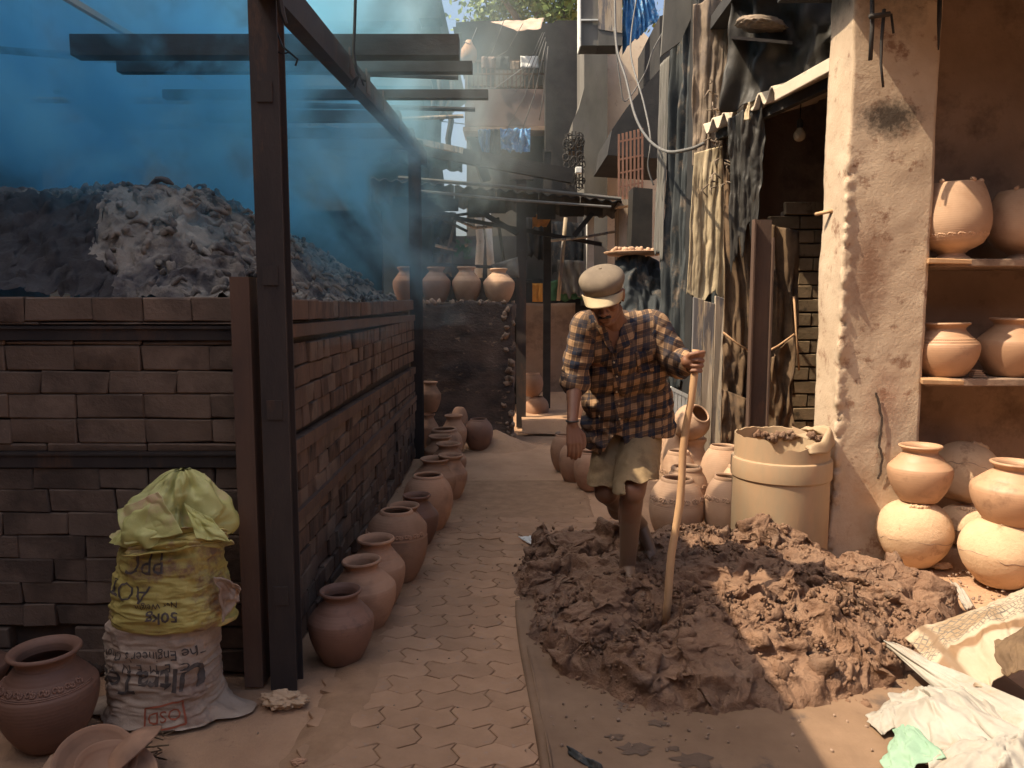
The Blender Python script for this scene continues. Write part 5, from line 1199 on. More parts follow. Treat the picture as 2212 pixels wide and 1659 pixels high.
for k, (u_, v_, s) in enumerate(((1655, 1200, .10), (1600, 1190, .07), (1560, 1270, .06), (1690, 1400, .07), (1780, 1395, .075), (1905, 1330, .07), (1640, 1370, .06), (1480, 1370, .06), (1330, 1330, .07), (1240, 1300, .06), (1270, 1430, .06), (1870, 1420, .07), (1500, 1210, .05), (1200, 1200, .05), (1930, 1215, .07), (1760, 1260, .06), (1610, 1265, .05))):
    p = PZ(u_, v_, .2); clod(big, (p.x, p.y, heap_z(np.array([p.x]), np.array([p.y]))[0]), s * .8, k + 50, .9, (1, .75, .6), 1.7)
big.build('clay_chunks', m_mud, heap, True, None)['kind'] = 'stuff'

# ground cloth under the heap, with a hem and dark wet blots
def sheetz(X, Y):
    P = np.stack([X, Y, X * 0], 1)
    return .012 + .012 * np.maximum(fbm(P * 2.6, 3, 5), 0) + .010 * np.exp(-((X - .10 - .03 * np.sin(Y * 5)) / .02) ** 2) + .004 * fbm(P * 14, 3, 6)
u, v, F = grid(120, 140)
sY = 2.12 + 1.75 * v; sX0 = .052 + .03 * np.sin(sY * 2.1 - 3.1) + .03 * (3.4 - sY) * .5; sX = sX0 + (2.05 - sX0) * u
sh = mk('ground_cloth', np.stack([sX, sY, np.where(u < .004, .006, sheetz(sX, sY))], 1), F, m_sheet, None, True, None, base=(.9, 2.6, 0))
tag(solid(sh, .003), 'stained brown cloth spread on the ground under the front of the clay heap', 'ground cloth')
h = MB(); h.tube([Vector((.052 + .03 * math.sin(y * 2.1 - 3.1) + .03 * (3.4 - y) * .5 + .035, y, sheetz(np.array([.1]), np.array([y]))[0] + .002)) for y in np.linspace(2.14, 3.36, 24)], .006, 6); h.build('hem', m_sheet, sh, True)
m_blot = M('wet_blot', (.105, .068, .046), (.13, .085, .058), 20, .6, .2, 60, vary=0)
bl = MB()
for u_, v_, s in ((1375, 1615, .05), (1420, 1560, .03), (1455, 1615, .02), (1330, 1590, .03), (1500, 1640, .06), (1360, 1500, .02)):
    p = PZ(u_, v_, .02); n_ = 18
    ring = [(p.x + s * (1 + .35 * math.sin(k * 1.9 + u_)) * math.cos(2 * math.pi * k / n_) * 1.2, p.y + s * .7 * (1 + .3 * math.sin(k * 2.3 + v_)) * math.sin(2 * math.pi * k / n_)) for k in range(n_)]
    V = [(x, y, sheetz(np.array([x]), np.array([y]))[0] + .0045) for x, y in ring] + [(p.x, p.y, sheetz(np.array([p.x]), np.array([p.y]))[0] + .005)]
    bl.add(V, [(k, (k + 1) % n_, n_) for k in range(n_)])
tag(bl.build('wet_blots', m_blot, sh, True, None), kind='stuff')
fp = MB(); c = PZ(1290, 1655, .02)
cloth("dark_strap", [PZ(1225, 1612, .03), PZ(1300, 1652, .05), PZ(1302, 1675, .02), PZ(1228, 1630, .02)], m_tarp, 'dark curled strap lying on the ground cloth at the bottom edge', 'strap', 20, 6, .015, 2, 7)
wp = cloth('white_plastic_scrap', [PZ(1120, 1160, .02), PZ(1150, 1158, .05), PZ(1160, 1180, .05), PZ(1138, 1172, .02)], m_white, 'small white plastic corner poking out from under the clay heap', 'plastic scrap', 8, 8, .006, 2, 8)
cloth('white_plastic_scrap', [PZ(2050, 1250, .03), PZ(2080, 1270, .04), PZ(2105, 1310, .03), PZ(2085, 1318, .02)], m_sack_sun, 'white plastic edge showing right of the clay heap near the cracked pot', 'plastic scrap', 10, 10, .008, 2, 9)
pebb = MB()
for i in range(130):
    X, Y = random.uniform(-1.0, .6), random.uniform(2.3, 6.5)
    clod(pebb, (X, Y, .005), random.uniform(.002, .006), i, .4)
for i in range(60):
    p = PZ(random.uniform(1990, 2200), random.uniform(1225, 1300), 0); clod(pebb, (p.x, p.y, .004), random.uniform(.003, .010), i, .8)
for i in range(50):
    p = PZ(random.uniform(1130, 1950), random.uniform(1530, 1640), 0); clod(pebb, (p.x, p.y, .018), random.uniform(.003, .008), i, .4)
tag(pebb.build('loose_crumbs', m_wall_brown, None, True, None), 'scattered crumbs of dry clay and grit on the path', 'crumbs', kind='stuff')
for u_, v_, s, lb_ in ((613, 1512, .055, 'rough lump of dry pinkish clay beside the foot of the tall pole'), (2035, 1222, .035, 'small clay lump on the sunlit ground by the upturned pot'), (646, 1646, .018, 'small flat clay disc on the path at the bottom of the picture')):
    V = bv * (1 + .5 * fbm(bv * 3.2 + u_, 5, 7)[:, None]) * np.array([1.5, .8, .55]) * s; p = PZ(u_, v_, s * .3)
    tag(mk('clay_lump', V + np.array(p), bf, m_clay_crust if u_ != 646 else m_clay_red, None, True, None, base=p), lb_, 'clay lump')

# ================================================================== CEMENT BAGS ON THE LEFT
def bag_surface(c, w, d, h, seed, prof, lean=(0, 0), wr=.012, turn=0.0, ears=.0):
    """returns f(theta, t): a stuffed sack standing at C; t 0 bottom .. 1 top"""
    def f(th, t):
        th = np.asarray(th, float); t = np.asarray(t, float)
        k = np.interp(t, [p[0] for p in prof], [p[1] for p in prof]); kz = np.interp(t, [p[0] for p in prof], [p[2] for p in prof])
        ct, st_ = np.cos(th), np.sin(th); e = .72
        x = np.sign(ct) * np.abs(ct) ** e * w / 2 * k; y = np.sign(st_) * np.abs(st_) ** e * d / 2 * k * .98
        q = np.stack([np.cos(th) * 1.2, np.sin(th) * 1.2, t * h * 30], 1)
        wr1 = (1 - 2 * np.abs(fbm(q * [1.1, 1.1, .9], 3, seed))); wr2 = fbm(q * [2.2, 2.2, .25], 3, seed + 3); wr3 = fbm(np.stack([np.cos(th) * 5, np.sin(th) * 5, t * 9], 1), 3, seed + 5)
        s = 1 + (wr * (wr1 - .3) + wr * .8 * wr2 + wr * .5 * wr3) / (w / 2)
        x, y = x * s, y * s
        e_ = ears * (np.maximum(0, np.abs(ct) - .93) / .07) * np.exp(-(t / .07) ** 2); x = x + np.sign(ct) * e_
        z = kz * h + .01 * wr3 - e_ * .1
        X = c[0] + x * math.cos(turn) - y * math.sin(turn) + lean[0] * t; Y = c[1] + x * math.sin(turn) + y * math.cos(turn) + lean[1] * t
        return np.stack([X, Y, c[2] + np.maximum(z, 0)], 1)
    return f
def bag_mesh(name, f, mt, parent=None, base=None, nt=150, nh=110, top=True):
    th = np.linspace(0, 2 * np.pi, nt, endpoint=False); ts = np.linspace(0, 1, nh)
    V = np.concatenate([f(th, np.full(nt, t)) for t in ts]); F = [(i * nt + k, i * nt + (k + 1) % nt, (i + 1) * nt + (k + 1) % nt, (i + 1) * nt + k) for i in range(nh - 1) for k in range(nt)]
    return mk(name, V, F, mt, parent, True, None, base)
bY = 2.83
c1 = Vector((PY(368, 1600, bY).x, bY, 0)); zA = PY(368, 1345, bY - .12).z
w1 = pxm(238, 2.72)
prof1 = [(0, 1.18, 0), (.03, 1.16, .005), (.10, 1.06, .09), (.25, 1.0, .25), (.5, .99, .50), (.75, .98, .76), (.9, .95, .92), (.97, .8, .99), (1.0, .0, 1.0)]
fw = bag_surface(c1, w1, .30, zA, 5, prof1, (-.01, 0), .013, -.06, .10)
bagw = thing('cement_bag', 'full dusty white woven cement bag, lower of the two stacked by the kiln', 'cement bag', c1)
bag_mesh('sack', fw, m_sack_w, bagw)
c2 = Vector((PY(374, 1345, bY).x, bY + .01, zA - .035)); hB = PY(374, 1170, bY - .1).z - c2.z
prof2 = [(0, .96, .06), (.04, 1.05, .01), (.12, 1.10, .10), (.3, 1.05, .27), (.55, .97, .52), (.8, .93, .8), (.93, .78, .95), (1, .35, 1.02)]
fy = bag_surface(c2, w1 * .99, .31, hB, 8, prof2, (0, 0), .012, -.1, .05)
bagy = thing('cement_bag', 'muddy yellow cement bag with a crumpled open top, on the white bag', 'cement bag', c2)
bag_mesh('sack', fy, m_sack_y, bagy)
# crumpled loose mouth of the yellow bag
def crumple(name, uvs, Y, mt, parent, amp, seed, nu=70, nv=60, fr=1.9, t=.003):
    q = [Vector(PY(u, v, yy)) for (u, v, yy) in uvs]; u, v, F = grid(nu, nv)
    P = np.array([list((q[0].lerp(q[1], a)).lerp(q[3].lerp(q[2], a), b)) for a, b in zip(u, v)])
    n = np.array((q[1] - q[0]).cross(q[3] - q[0]).normalized())
    W = np.stack([u * fr, v * fr, u * 0 + seed], 1); r1 = 1 - 2 * np.abs(fbm(W, 3, seed)); r2 = 1 - 2 * np.abs(fbm(W * 2.1 + 4, 2, seed + 2))
    edge = 1
    P += np.outer(amp * (r1 + .45 * r2), n) + amp * .8 * np.stack([fbm(W * 1.3, 2, seed + 3), 0 * u, fbm(W * 1.3 + 7, 2, seed + 4)], 1)
    return solid(mk(name, P, F, mt, parent, True, None), t)
zl = bY
def hood(name, base_c, rx, ry, peak, lobes, amp, seed, mt, z0, ph=0.0):
    nt_, nh_ = 120, 60; th = np.linspace(0, 2 * np.pi, nt_, endpoint=False); V = []
    for t in np.linspace(0, 1, nh_):
        k = (1 - t) ** .62
        fold = 1 + (.30 * np.sin(lobes * th + ph + 2.2 * t) + .16 * np.sin((lobes + 3) * th - 1.5 * t)) * np.sin(np.pi * min(t * 1.1, 1)) ** .8 * amp
        rg1 = 1 - 2 * np.abs(fbm(np.stack([np.cos(th) * 1.6 + seed, np.sin(th) * 1.6, th * 0 + t * 2.4], 1), 3, seed))
        x = base_c.x * (1 - t) + peak.x * t + rx * k * np.cos(th) * fold; y = base_c.y * (1 - t) + peak.y * t + ry * k * np.sin(th) * fold
        z = z0 + (peak.z - z0) * (t + .10 * np.sin(lobes * th + ph) * t * (1 - t) * 2) + .03 * rg1 * (1 - t * .6)
        rg2 = 1 - 2.4 * np.sqrt(fbm(np.stack([np.cos(th) * 2.6 + t * 1.2, np.sin(th) * 2.6, th * 0 + t * 1.1], 1), 2, seed + 9) ** 2 + .002); V.append(np.stack([x + (.02 * rg1 + .03 * rg2) * np.cos(th), y + (.02 * rg1 + .03 * rg2) * np.sin(th), z], 1))
    V = np.concatenate(V); F = [(i * nt_ + k, i * nt_ + (k + 1) % nt_, (i + 1) * nt_ + (k + 1) % nt_, (i + 1) * nt_ + k) for i in range(nh_ - 1) for k in range(nt_)]
    return mk(name, V, F, mt, bagy, True, None)
zt2 = PY(370, 1178, 2.72).z
hood('loose_mouth', Vector((c2.x + .005, c2.y, 0)), w1 * .47, .135, PY(397, 1020, 2.86), 3, 1.25, 3, m_sack_y2, zt2 - .02, 1.0)
crumple('loose_mouth', [(246, 1100, 2.74), (338, 1062, 2.72), (392, 1150, 2.655), (268, 1178, 2.67)], 0, m_sack_y2, bagy, .013, 9, fr=1.3)
crumple('loose_mouth', [(396, 1085, 2.72), (452, 1112, 2.70), (494, 1168, 2.66), (420, 1160, 2.645)], 0, m_sack_y2, bagy, .013, 12, fr=1.3)
crumple('mouth_lining', [(285, 1150, 2.69), (470, 1130, 2.67), (494, 1172, 2.665), (262, 1195, 2.65)], 0, m_sack_y, bagy, .03, 15)
crumple('torn_corner', [(470, 1250, 2.68), (520, 1262, 2.74), (516, 1300, 2.76), (480, 1350, 2.72)], 0, m_sack_w, bagy, .02, 21, 20, 20)
FR = -math.pi / 2
# print on the bags: lettering laid on the cloth, upside down as the bags stand
def print_text(txt, size, f, th_c, t_c, scale_t, Rr, parent, mt, flip=True, slant=0.0, xs=1.0, dz=.0028, shear=0.0, bold=0.0):
    cu = bpy.data.curves.new('lettering', 'FONT'); cu.body = txt; cu.size = size; cu.align_x = 'CENTER'; cu.align_y = 'CENTER'; cu.shear = shear; cu.offset = bold; cu.resolution_u = 2
    tmp = bpy.data.objects.new('lettering_tmp', cu); COL.objects.link(tmp)
    dg = bpy.context.evaluated_depsgraph_get(); me = bpy.data.meshes.new_from_object(tmp.evaluated_get(dg)); bpy.data.objects.remove(tmp); bpy.data.curves.remove(cu)
    bm = bmesh.new(); bm.from_mesh(me); bpy.data.meshes.remove(me)
    for ax in (0, 1):
        lo = min(v.co[ax] for v in bm.verts); hi = max(v.co[ax] for v in bm.verts); k = lo
        while k < hi:
            nrm = Vector((1, 0, 0)) if ax == 0 else Vector((0, 1, 0))
            bmesh.ops.bisect_plane(bm, geom=bm.verts[:] + bm.edges[:] + bm.faces[:], plane_co=nrm * k, plane_no=nrm); k += .012
    P = np.array([v.co[:] for v in bm.verts]); F = [tuple(v.index for v in fc.verts) for fc in bm.faces]; bm.free()
    x, y = P[:, 0] * xs, P[:, 1] + slant * P[:, 0]
    if flip: x, y = -x, -y
    xx = np.clip((math.sin(th_c - FR) * Rr + x) / (Rr * 1.16), -.97, .97); th = -np.arccos(np.sign(xx) * np.abs(xx) ** (1 / .72)); t = t_c + y / scale_t
    S0 = f(th, t); e = 1e-3
    nr = np.cross(f(th + e, t) - S0, f(th, t + e) - S0); nr /= np.linalg.norm(nr, axis=1)[:, None] + 1e-9
    return mk('lettering', S0 + nr * dz, F, mt, parent, True, None)
FR = -math.pi / 2
print_text('UltraTec', .125, fw, FR + .02, .455, zA, w1 * .42, bagw, m_ink, True, .05, .85, shear=.15, bold=.002)
print_text('C  E  M  E  N  T', .045, fw, FR + .05, .575, zA, w1 * .42, bagw, m_ink, True, .03, .95)['kind'] = 'stuff'
print_text("The Engineer's Choice", .050, fw, FR - .02, .685, zA, w1 * .42, bagw, m_ink, True, .04, .9)
print_text('OSD', .055, fw, FR + .38, .14, zA, w1 * .42, bagw, m_red_ink, True, .15)
def print_frame(f, th_c, t_c, wx, hy, scale_t, Rr, parent, mt, lw=.005, sl=0):
    mb = MB()
    for (x0, y0, x1, y1) in ((-wx, -hy, wx, -hy), (-wx, hy, wx, hy), (-wx, -hy, -wx, hy), (wx, -hy, wx, hy)):
        k = 8; V = []; horiz = y0 == y1
        for i in range(k + 1):
            x, y = x0 + (x1 - x0) * i / k, y0 + (y1 - y0) * i / k
            for s in (-1, 1):
                xx, yy = x + (0 if horiz else s * lw / 2), y + (s * lw / 2 if horiz else 0); V.append((xx, yy - sl * xx))
        V = np.array(V); xx = np.clip((math.sin(th_c - FR) * Rr + V[:, 0]) / (Rr * 1.16), -.97, .97); th = -np.arccos(np.sign(xx) * np.abs(xx) ** (1 / .72)); t = t_c + V[:, 1] / scale_t; S0 = f(th, t); nr = np.stack([np.cos(th), np.sin(th), 0 * th], 1)
        mb.add(S0 + nr * .004, [(2 * i, 2 * i + 2, 2 * i + 3, 2 * i + 1) for i in range(k)])
    return mb.build('print_frame', mt, parent, True, None)
print_frame(fw, FR + .38, .14, .062, .036, zA, w1 * .42, bagw, m_red_ink, .006, -.15)
print_text('50kg', .055, fy, FR + .28, .235, hB, w1 * .42, bagy, m_ink, True, .12, bold=.001)
print_text('AOT', .09, fy, FR - .55, .50, hB, w1 * .42, bagy, m_ink, True, -.1, shear=.2)
print_text('PPC', .10, fy, FR - .12, .80, hB, w1 * .42, bagy, m_ink, True, .06, .9)
print_text('Net Weight', .03, fy, FR + .15, .36, hB, w1 * .42, bagy, m_ink, True, .1)
ln = MB()
for k in range(10): 
    a = PZ(330 + k * 1.2, 1640 - k * 9, .01); ln.tube([a + Vector((random.uniform(-.06, .06), random.uniform(-.04, .04), 0)) for _ in range(3)], .003, 4)
tag(ln.build('dry_straw', m_tarp_brown, None, True, None, base=PZ(335, 1610)), 'dry brown leaf and straw bits on the ground in front of the white bag', 'straw', kind='stuff')
rb_ = MB()
for i in range(46): 
    p = PZ(random.uniform(0, 260), random.uniform(1370, 1470), 0); clod(rb_, (p.x, min(p.y, 3.12), random.uniform(.0, .05)), random.uniform(.015, .05), i, .5)
tag(rb_.build('soot_rubble', m_mortar, None, True, None), 'black sooty rubble at the broken foot of the kiln wall', 'rubble', kind='stuff')

# broken terracotta bowls in the bottom left corner
def bowl(u, v, Y, rr, tilt, label, mt=m_clay_red):
    c = PZ(u, v, .05); 
    o = lathe_obj('broken_bowl', [(0, 0), (rr * .35, .0), (rr * .7, rr * .14), (rr, rr * .42), (rr * 1.02, rr * .45), (rr * .97, rr * .47), (rr * .66, rr * .2), (0, .012)], mt, None, 48, .02, u)
    o.location = c; o.rotation_euler = tilt; tag(o, label, 'bowl', 'broken terracotta bowls in a heap'); return o
o = bowl(262, 1640, 0, .115, (.2, 2.5, .3), 'topmost upturned terracotta bowl, leaning right with its dark hollow showing'); o.location.z = .11
o = bowl(205, 1668, 0, .12, (.5, .4, 0), 'curved terracotta bowl rim under the upturned bowl'); o.location.z = .06
o = bowl(240, 1690, 0, .12, (.35, .25, .8), 'lowest terracotta bowl at the bottom edge of the picture'); o.location.z = .05
sh_ = MB(); V = [PZ(80, 1680, .02), PZ(185, 1685, .03), PZ(172, 1612, .10), PZ(160, 1606, .11), PZ(112, 1632, .06)]
solid(mk('pot_shard', V, [(0, 1, 2, 3, 4)], m_clay, None, False, base=V[0]), .012).name = 'pot_shard'
tag(bpy.data.objects['pot_shard'], 'flat pale orange pot shard leaning at the left of the broken bowls', 'shard')

# ================================================================== WOVEN SACKS AT THE RIGHT
def lying(name, pts, mt, label, amp, seed, bulge=.03, nu=80, nv=70, fr=3, group='empty woven sacks lying by the clay heap', roll=None):
    q = [Vector(p) for p in pts]; u, v, F = grid(nu, nv)
    P = np.array([list((q[0].lerp(q[1], a)).lerp(q[3].lerp(q[2], a), b)) for a, b in zip(u, v)])
    n = np.array((q[1] - q[0]).cross(q[3] - q[0]).normalized()); n = n if n[2] > 0 else -n
    W = np.stack([u * fr, v * fr * .8, u * 0 + seed], 1)
    W = W + .5 * np.stack([fbm(W * .8 + 3, 2, seed + 21), fbm(W * .8 + 9, 2, seed + 22), 0 * u], 1)
    r1 = 1 - 1.6 * np.sqrt(fbm(W, 3, seed) ** 2 + .004) - .5 * np.sqrt(fbm(W * [3.2, 1.1, 1], 3, seed + 31) ** 2 + .002); r2 = fbm(W * 2.4, 3, seed + 5)
    d = bulge * np.sin(np.pi * u) * np.sin(np.pi * v) + amp * (r1 * .9 + .5 * r2)
    P = P + np.outer(d, n) + amp * np.stack([fbm(W * 1.4, 2, seed + 3), fbm(W * 1.4 + 5, 2, seed + 4), 0 * u], 1)
    o = mk(name, P, F, mt, None, True, None, base=(q[2] + q[3]) / 2)
    at = o.data.attributes.new('cloth_uv', 'FLOAT_VECTOR', 'POINT'); at.data.foreach_set('vector', np.stack([u, v, 0 * u], 1).ravel())
    return tag(solid(o, .004), label, 'sack', group)
m_prt = M('printed_woven_plastic', (.34, .27, .19), (.46, .38, .28), 3, .7, .4, 150, c3=(.29, .20, .12), c3scale=3, c3cut=(.5, .62), vary=0, bdist=.004)
nt = m_prt.node_tree; b = nt.nodes['Principled BSDF']; src = b.inputs['Base Color'].links[0].from_socket
ag = N(nt, 'ShaderNodeAttribute', attribute_name='cloth_uv'); sx = N(nt, 'ShaderNodeSeparateXYZ'); L(nt, ag.outputs['Vector'], sx.inputs[0])
bt = N(nt, 'ShaderNodeTexBrick'); bt.offset = .5; bt.squash = .55; bt.squash_frequency = 2
for k_, v_ in (('Scale', 7.0), ('Mortar Size', .035), ('Mortar Smooth', .0), ('Brick Width', .42), ('Row Height', .30)): bt.inputs[k_].default_value = v_
bt.inputs['Color1'].default_value = bt.inputs['Color2'].default_value = (0, 0, 0, 1); bt.inputs['Mortar'].default_value = (1, 1, 1, 1)
rt = N(nt, 'ShaderNodeMapping'); rt.inputs['Rotation'].default_value = (0, 0, .5); L(nt, ag.outputs['Vector'], rt.inputs[0]); L(nt, rt.outputs[0], bt.inputs['Vector'])
def band(sock, a0, a1, soft=.015):
    m = N(nt, 'ShaderNodeMapRange'); m.inputs[1].default_value = a0 - soft; m.inputs[2].default_value = a0 + soft; L(nt, sock, m.inputs[0])
    m2 = N(nt, 'ShaderNodeMapRange'); m2.inputs[1].default_value = a1 - soft; m2.inputs[2].default_value = a1 + soft; m2.inputs[3].default_value = 1; m2.inputs[4].default_value = 0; L(nt, sock, m2.inputs[0])
    q_ = N(nt, 'ShaderNodeMath', operation='MULTIPLY'); L(nt, m.outputs[0], q_.inputs[0]); L(nt, m2.outputs[0], q_.inputs[1]); return q_.outputs[0]
fm = N(nt, 'ShaderNodeMath', operation='MULTIPLY'); L(nt, bt.outputs['Color'], fm.inputs[0]); L(nt, band(sx.outputs['Y'], .10, .50), fm.inputs[1])
wear_ = ramp(nt, noise(nt, ag.outputs['Vector'], 18, 5, .7), [(.35, .35), (.6, 1.0)]); fw_ = N(nt, 'ShaderNodeMath', operation='MULTIPLY'); L(nt, fm.outputs[0], fw_.inputs[0]); L(nt, wear_, fw_.inputs[1])
col = mix(nt, fw_.outputs[0], src, (.12, .105, .09)); col = mix(nt, band(sx.outputs['Y'], .56, .66), col, (.22, .13, .07)); col = mix(nt, band(sx.outputs['X'], .10, .16), col, (.20, .13, .08)); L(nt, col, b.inputs['Base Color'])
so = lying('woven_sack', [PZ(1958, 1388, .14), PZ(2260, 1255, .34), PZ(2275, 1420, .30), PZ(2085, 1505, .14)], m_prt, 'printed woven sack folded over the top of the sack pile, tan and grey pattern', .028, 3, .06)
lying('woven_sack', [PZ(1890, 1376, .09), PZ(1950, 1398, .13), PZ(2260, 1540, .22), PZ(2200, 1640, .12)], m_sack_sun, 'bright white stitched sack edge lying diagonally below the printed sack', .014, 5, .02, 60, 20)
lying('woven_sack', [PZ(1925, 1500, .06), PZ(2095, 1490, .16), PZ(2270, 1640, .16), PZ(1960, 1640, .04)], m_sack_sun, 'creased cream sack under the white stitched edge', .034, 8, .05)
lying('woven_sack', [PZ(1868, 1552, .03), PZ(1960, 1490, .06), PZ(1990, 1560, .07), PZ(1905, 1590, .03)], m_sack_sun, 'crumpled small pinkish-white sack corner at the left of the pile', .015, 11, .03, 50, 40)
lying('woven_sack', [PZ(1935, 1600, .05), PZ(1965, 1545, .10), PZ(2050, 1640, .10), PZ(1915, 1680, .03)], m_sack_green, 'pale green woven sack folded at the bottom of the pile', .02, 14, .03, 50, 40)
lying('woven_sack', [PZ(2000, 1640, .08), PZ(2270, 1560, .17), PZ(2270, 1720, .1), PZ(2010, 1740, .04)], m_sack_sun, 'cream sack lying lowest at the bottom right corner', .035, 17, .05)
lying('woven_sack', [PZ(2150, 1390, .30), PZ(2270, 1330, .40), PZ(2270, 1450, .34), PZ(2165, 1460, .28)], m_tarp_brown, 'brown open mouth of the printed sack at the picture edge', .02, 19, .02, 40, 40)
# ================================================================== THE MAN
def rcone(mb, a, b, ra, rb, n=20, m=8):
    """tapered capsule between A and B"""
    a, b = Vector(a), Vector(b); d = b - a; L_ = max(d.length, 1e-6); t = d / L_
    x = t.orthogonal().normalized(); y = t.cross(x); V = []; F = []
    rows = []
    for i in range(m + 1):
        ph = math.pi / 2 * (1 - i / m); rows.append((a - t * (ra * math.sin(ph)), ra * math.cos(ph)))
    for i in range(m + 1):
        ph = math.pi / 2 * (i / m); rows.append((b + t * (rb * math.sin(ph)), rb * math.cos(ph)))
    for c, r in rows:
        r = max(r, 1e-5)
        V += [c + x * r * math.cos(2 * math.pi * k / n) + y * r * math.sin(2 * math.pi * k / n) for k in range(n)]
    M_ = len(rows)
    F = [(i * n + k, i * n + (k + 1) % n, (i + 1) * n + (k + 1) % n, (i + 1) * n + k) for i in range(M_ - 1) for k in range(n)]
    F += [tuple(range(n))[::-1], tuple(range((M_ - 1) * n, M_ * n))]
    mb.add(V, F)
def ellip(mb, c, r, rot=None):
    bmx = bmesh.new(); bmesh.ops.create_icosphere(bmx, subdivisions=3, radius=1)
    V = np.array([v.co[:] for v in bmx.verts]) * np.array(r); F = [tuple(v.index for v in f.verts) for f in bmx.faces]; bmx.free()
    if rot is not None: V = V @ np.array(rot).T
    mb.add(V + np.array(c), F)
def remeshed(mb, voxel, smooth=4, factor=.5):
    me = bpy.data.meshes.new('tmp'); me.from_pydata([tuple(v) for v in mb.V], [], mb.F)
    o = bpy.data.objects.new('tmp', me); COL.objects.link(o)
    r = o.modifiers.new('r', 'REMESH'); r.mode = 'VOXEL'; r.voxel_size = voxel
    s = o.modifiers.new('s', 'SMOOTH'); s.factor = factor; s.iterations = smooth
    dg = bpy.context.evaluated_depsgraph_get(); dg.update()
    out = bpy.data.meshes.new_from_object(o.evaluated_get(dg)); bpy.data.objects.remove(o); bpy.data.meshes.remove(me)
    shade(out, True); return out
man = thing('person', 'barefoot man in plaid shirt, khaki shorts and cap treading clay, holding a stick', 'person', (.5, 3.8, 0))
mo = np.array(man.location)
def wear(name, me, mt, parent=man):
    c = get_co(me) - np.array(origin(parent)); set_co(me, c); me.name = name
    return link(name, me, mt, parent)

# joints (pixel of the photograph + depth)
hipL, hipR = PY(1386, 905, 3.93), PY(1326, 905, 3.92)      # L = the man's left = right in the picture
kneeL, ankL = PY(1366, 1062, 3.60), PY(1355, 1222, 3.70)
kneeR, ankR = PY(1310, 1062, 3.78), PY(1384, 1133, 4.12)
shR, shL = PY(1264, 706, 3.55), PY(1412, 704, 3.64)
elR, wrR = PY(1242, 818, 3.58), PY(1236, 916, 3.45)
elL, wrL = PY(1464, 786, 3.60), PY(1487, 784, 3.44)
neck = PY(1330, 706, 3.56); chest = PY(1338, 760, 3.62)
hc = PY(1306, 640, 3.42)
Fv = Vector((-.20, -.86, -.42)).normalized(); Uv = (Vector((-.10, 0, 1)) - Fv * Vector((-.10, 0, 1)).dot(Fv)).normalized(); Sv = Uv.cross(Fv) * -1
if Sv.x < 0: Sv = -Sv
HM = Matrix((Sv, Fv, Uv)).transposed()
def hp(s, f, u): return hc + Sv * s + Fv * f + Uv * u
body = MB()
ellip(body, hp(0, -.012, .028), (.073, .092, .088), HM); ellip(body, hp(0, .018, -.045), (.058, .068, .072), HM)
ellip(body, hp(0, .058, -.098), (.028, .024, .022), HM)
rcone(body, hp(0, .086, .004), hp(0, .106, -.036), .010, .0155); rcone(body, hp(-.014, .094, -.040), hp(.014, .094, -.040), .011, .011)
rcone(body, hp(-.036, .077, .016), hp(.036, .077, .016), .015, .015)
for s in (-1, 1):
    ellip(body, hp(s * .040, .058, -.024), (.024, .024, .02), HM); ellip(body, hp(s * .034, .072, -.002), (.014, .012, .009), HM)
    ellip(body, hp(s * .077, -.008, -.008), (.009, .021, .032), HM); rcone(body, hp(s * .080, -.02, -.02), hp(s * .082, -.018, .014), .008, .009)
    rcone(body, hp(s * .052, -.01, -.07), hp(s * .022, .055, -.098), .018, .018)
rcone(body, hp(-.020, .083, -.066), hp(.020, .083, -.066), .009, .009); rcone(body, hp(-.016, .082, -.076), hp(.016, .082, -.076), .010, .010)
rcone(body, hp(0, -.03, -.05), neck + Vector((0, .01, -.02)), .058, .062)
# trunk under the shirt
rcone(body, shR + Vector((.05, 0, -.02)), shL - Vector((.05, 0, .02)), .050, .050)
rcone(body, PY(1300, 765, 3.64), PY(1376, 765, 3.68), .078, .080); rcone(body, PY(1318, 850, 3.80), PY(1388, 850, 3.82), .075, .075); rcone(body, hipR + Vector((.02, 0, .03)), hipL - Vector((.02, 0, -.03)), .10, .10)
rcone(body, neck, chest, .065, .085)
# arms
rcone(body, shR, elR, .043, .036); rcone(body, elR, (elR * .55 + wrR * .45) + Vector((0, .004, 0)), .040, .035); rcone(body, elR, wrR, .038, .024)
rcone(body, shL, elL, .043, .036); rcone(body, elL, wrL, .040, .026)
# legs
def limb(h, k, a, rk=1.0):
    rcone(body, h, k, .092, .062); rcone(body, k, a, .056, .040)
    ellip(body, k + Vector((0, -.012, .0)), (.054, .052, .062))
    cal = k.lerp(a, .32) + Vector((0, .030, 0)); rcone(body, k.lerp(a, .12) + Vector((0, .015, 0)), k.lerp(a, .62) + Vector((0, .012, 0)), .058, .046); ellip(body, cal, (.058, .056, .10))
limb(hipL, kneeL, ankL); limb(hipR, kneeR, ankR)
def foot(a, toe_dir, drop):
    t = Vector(toe_dir).normalized(); side = Vector((-t.y, t.x, 0)).normalized(); heel = a - t * .045 + Vector((0, 0, -.05 + drop * .2)); ball = a + t * .135 + Vector((0, 0, -.062 - drop))
    rcone(body, a, heel, .034, .032); rcone(body, a, ball, .036, .026); rcone(body, heel, ball, .028, .022)
    rcone(body, ball - side * .022, ball + side * .022, .022, .020)
    for k in range(5):
        o = ball + side * (.034 - k * .017); rcone(body, o, o + t * (.055 - .006 * k), .0125 if k else .0155, .009 if k else .012, 12, 5)
foot(ankL, (.10, -1, -.05), .01)
foot(ankR, (.35, -.85, -.35), .02)
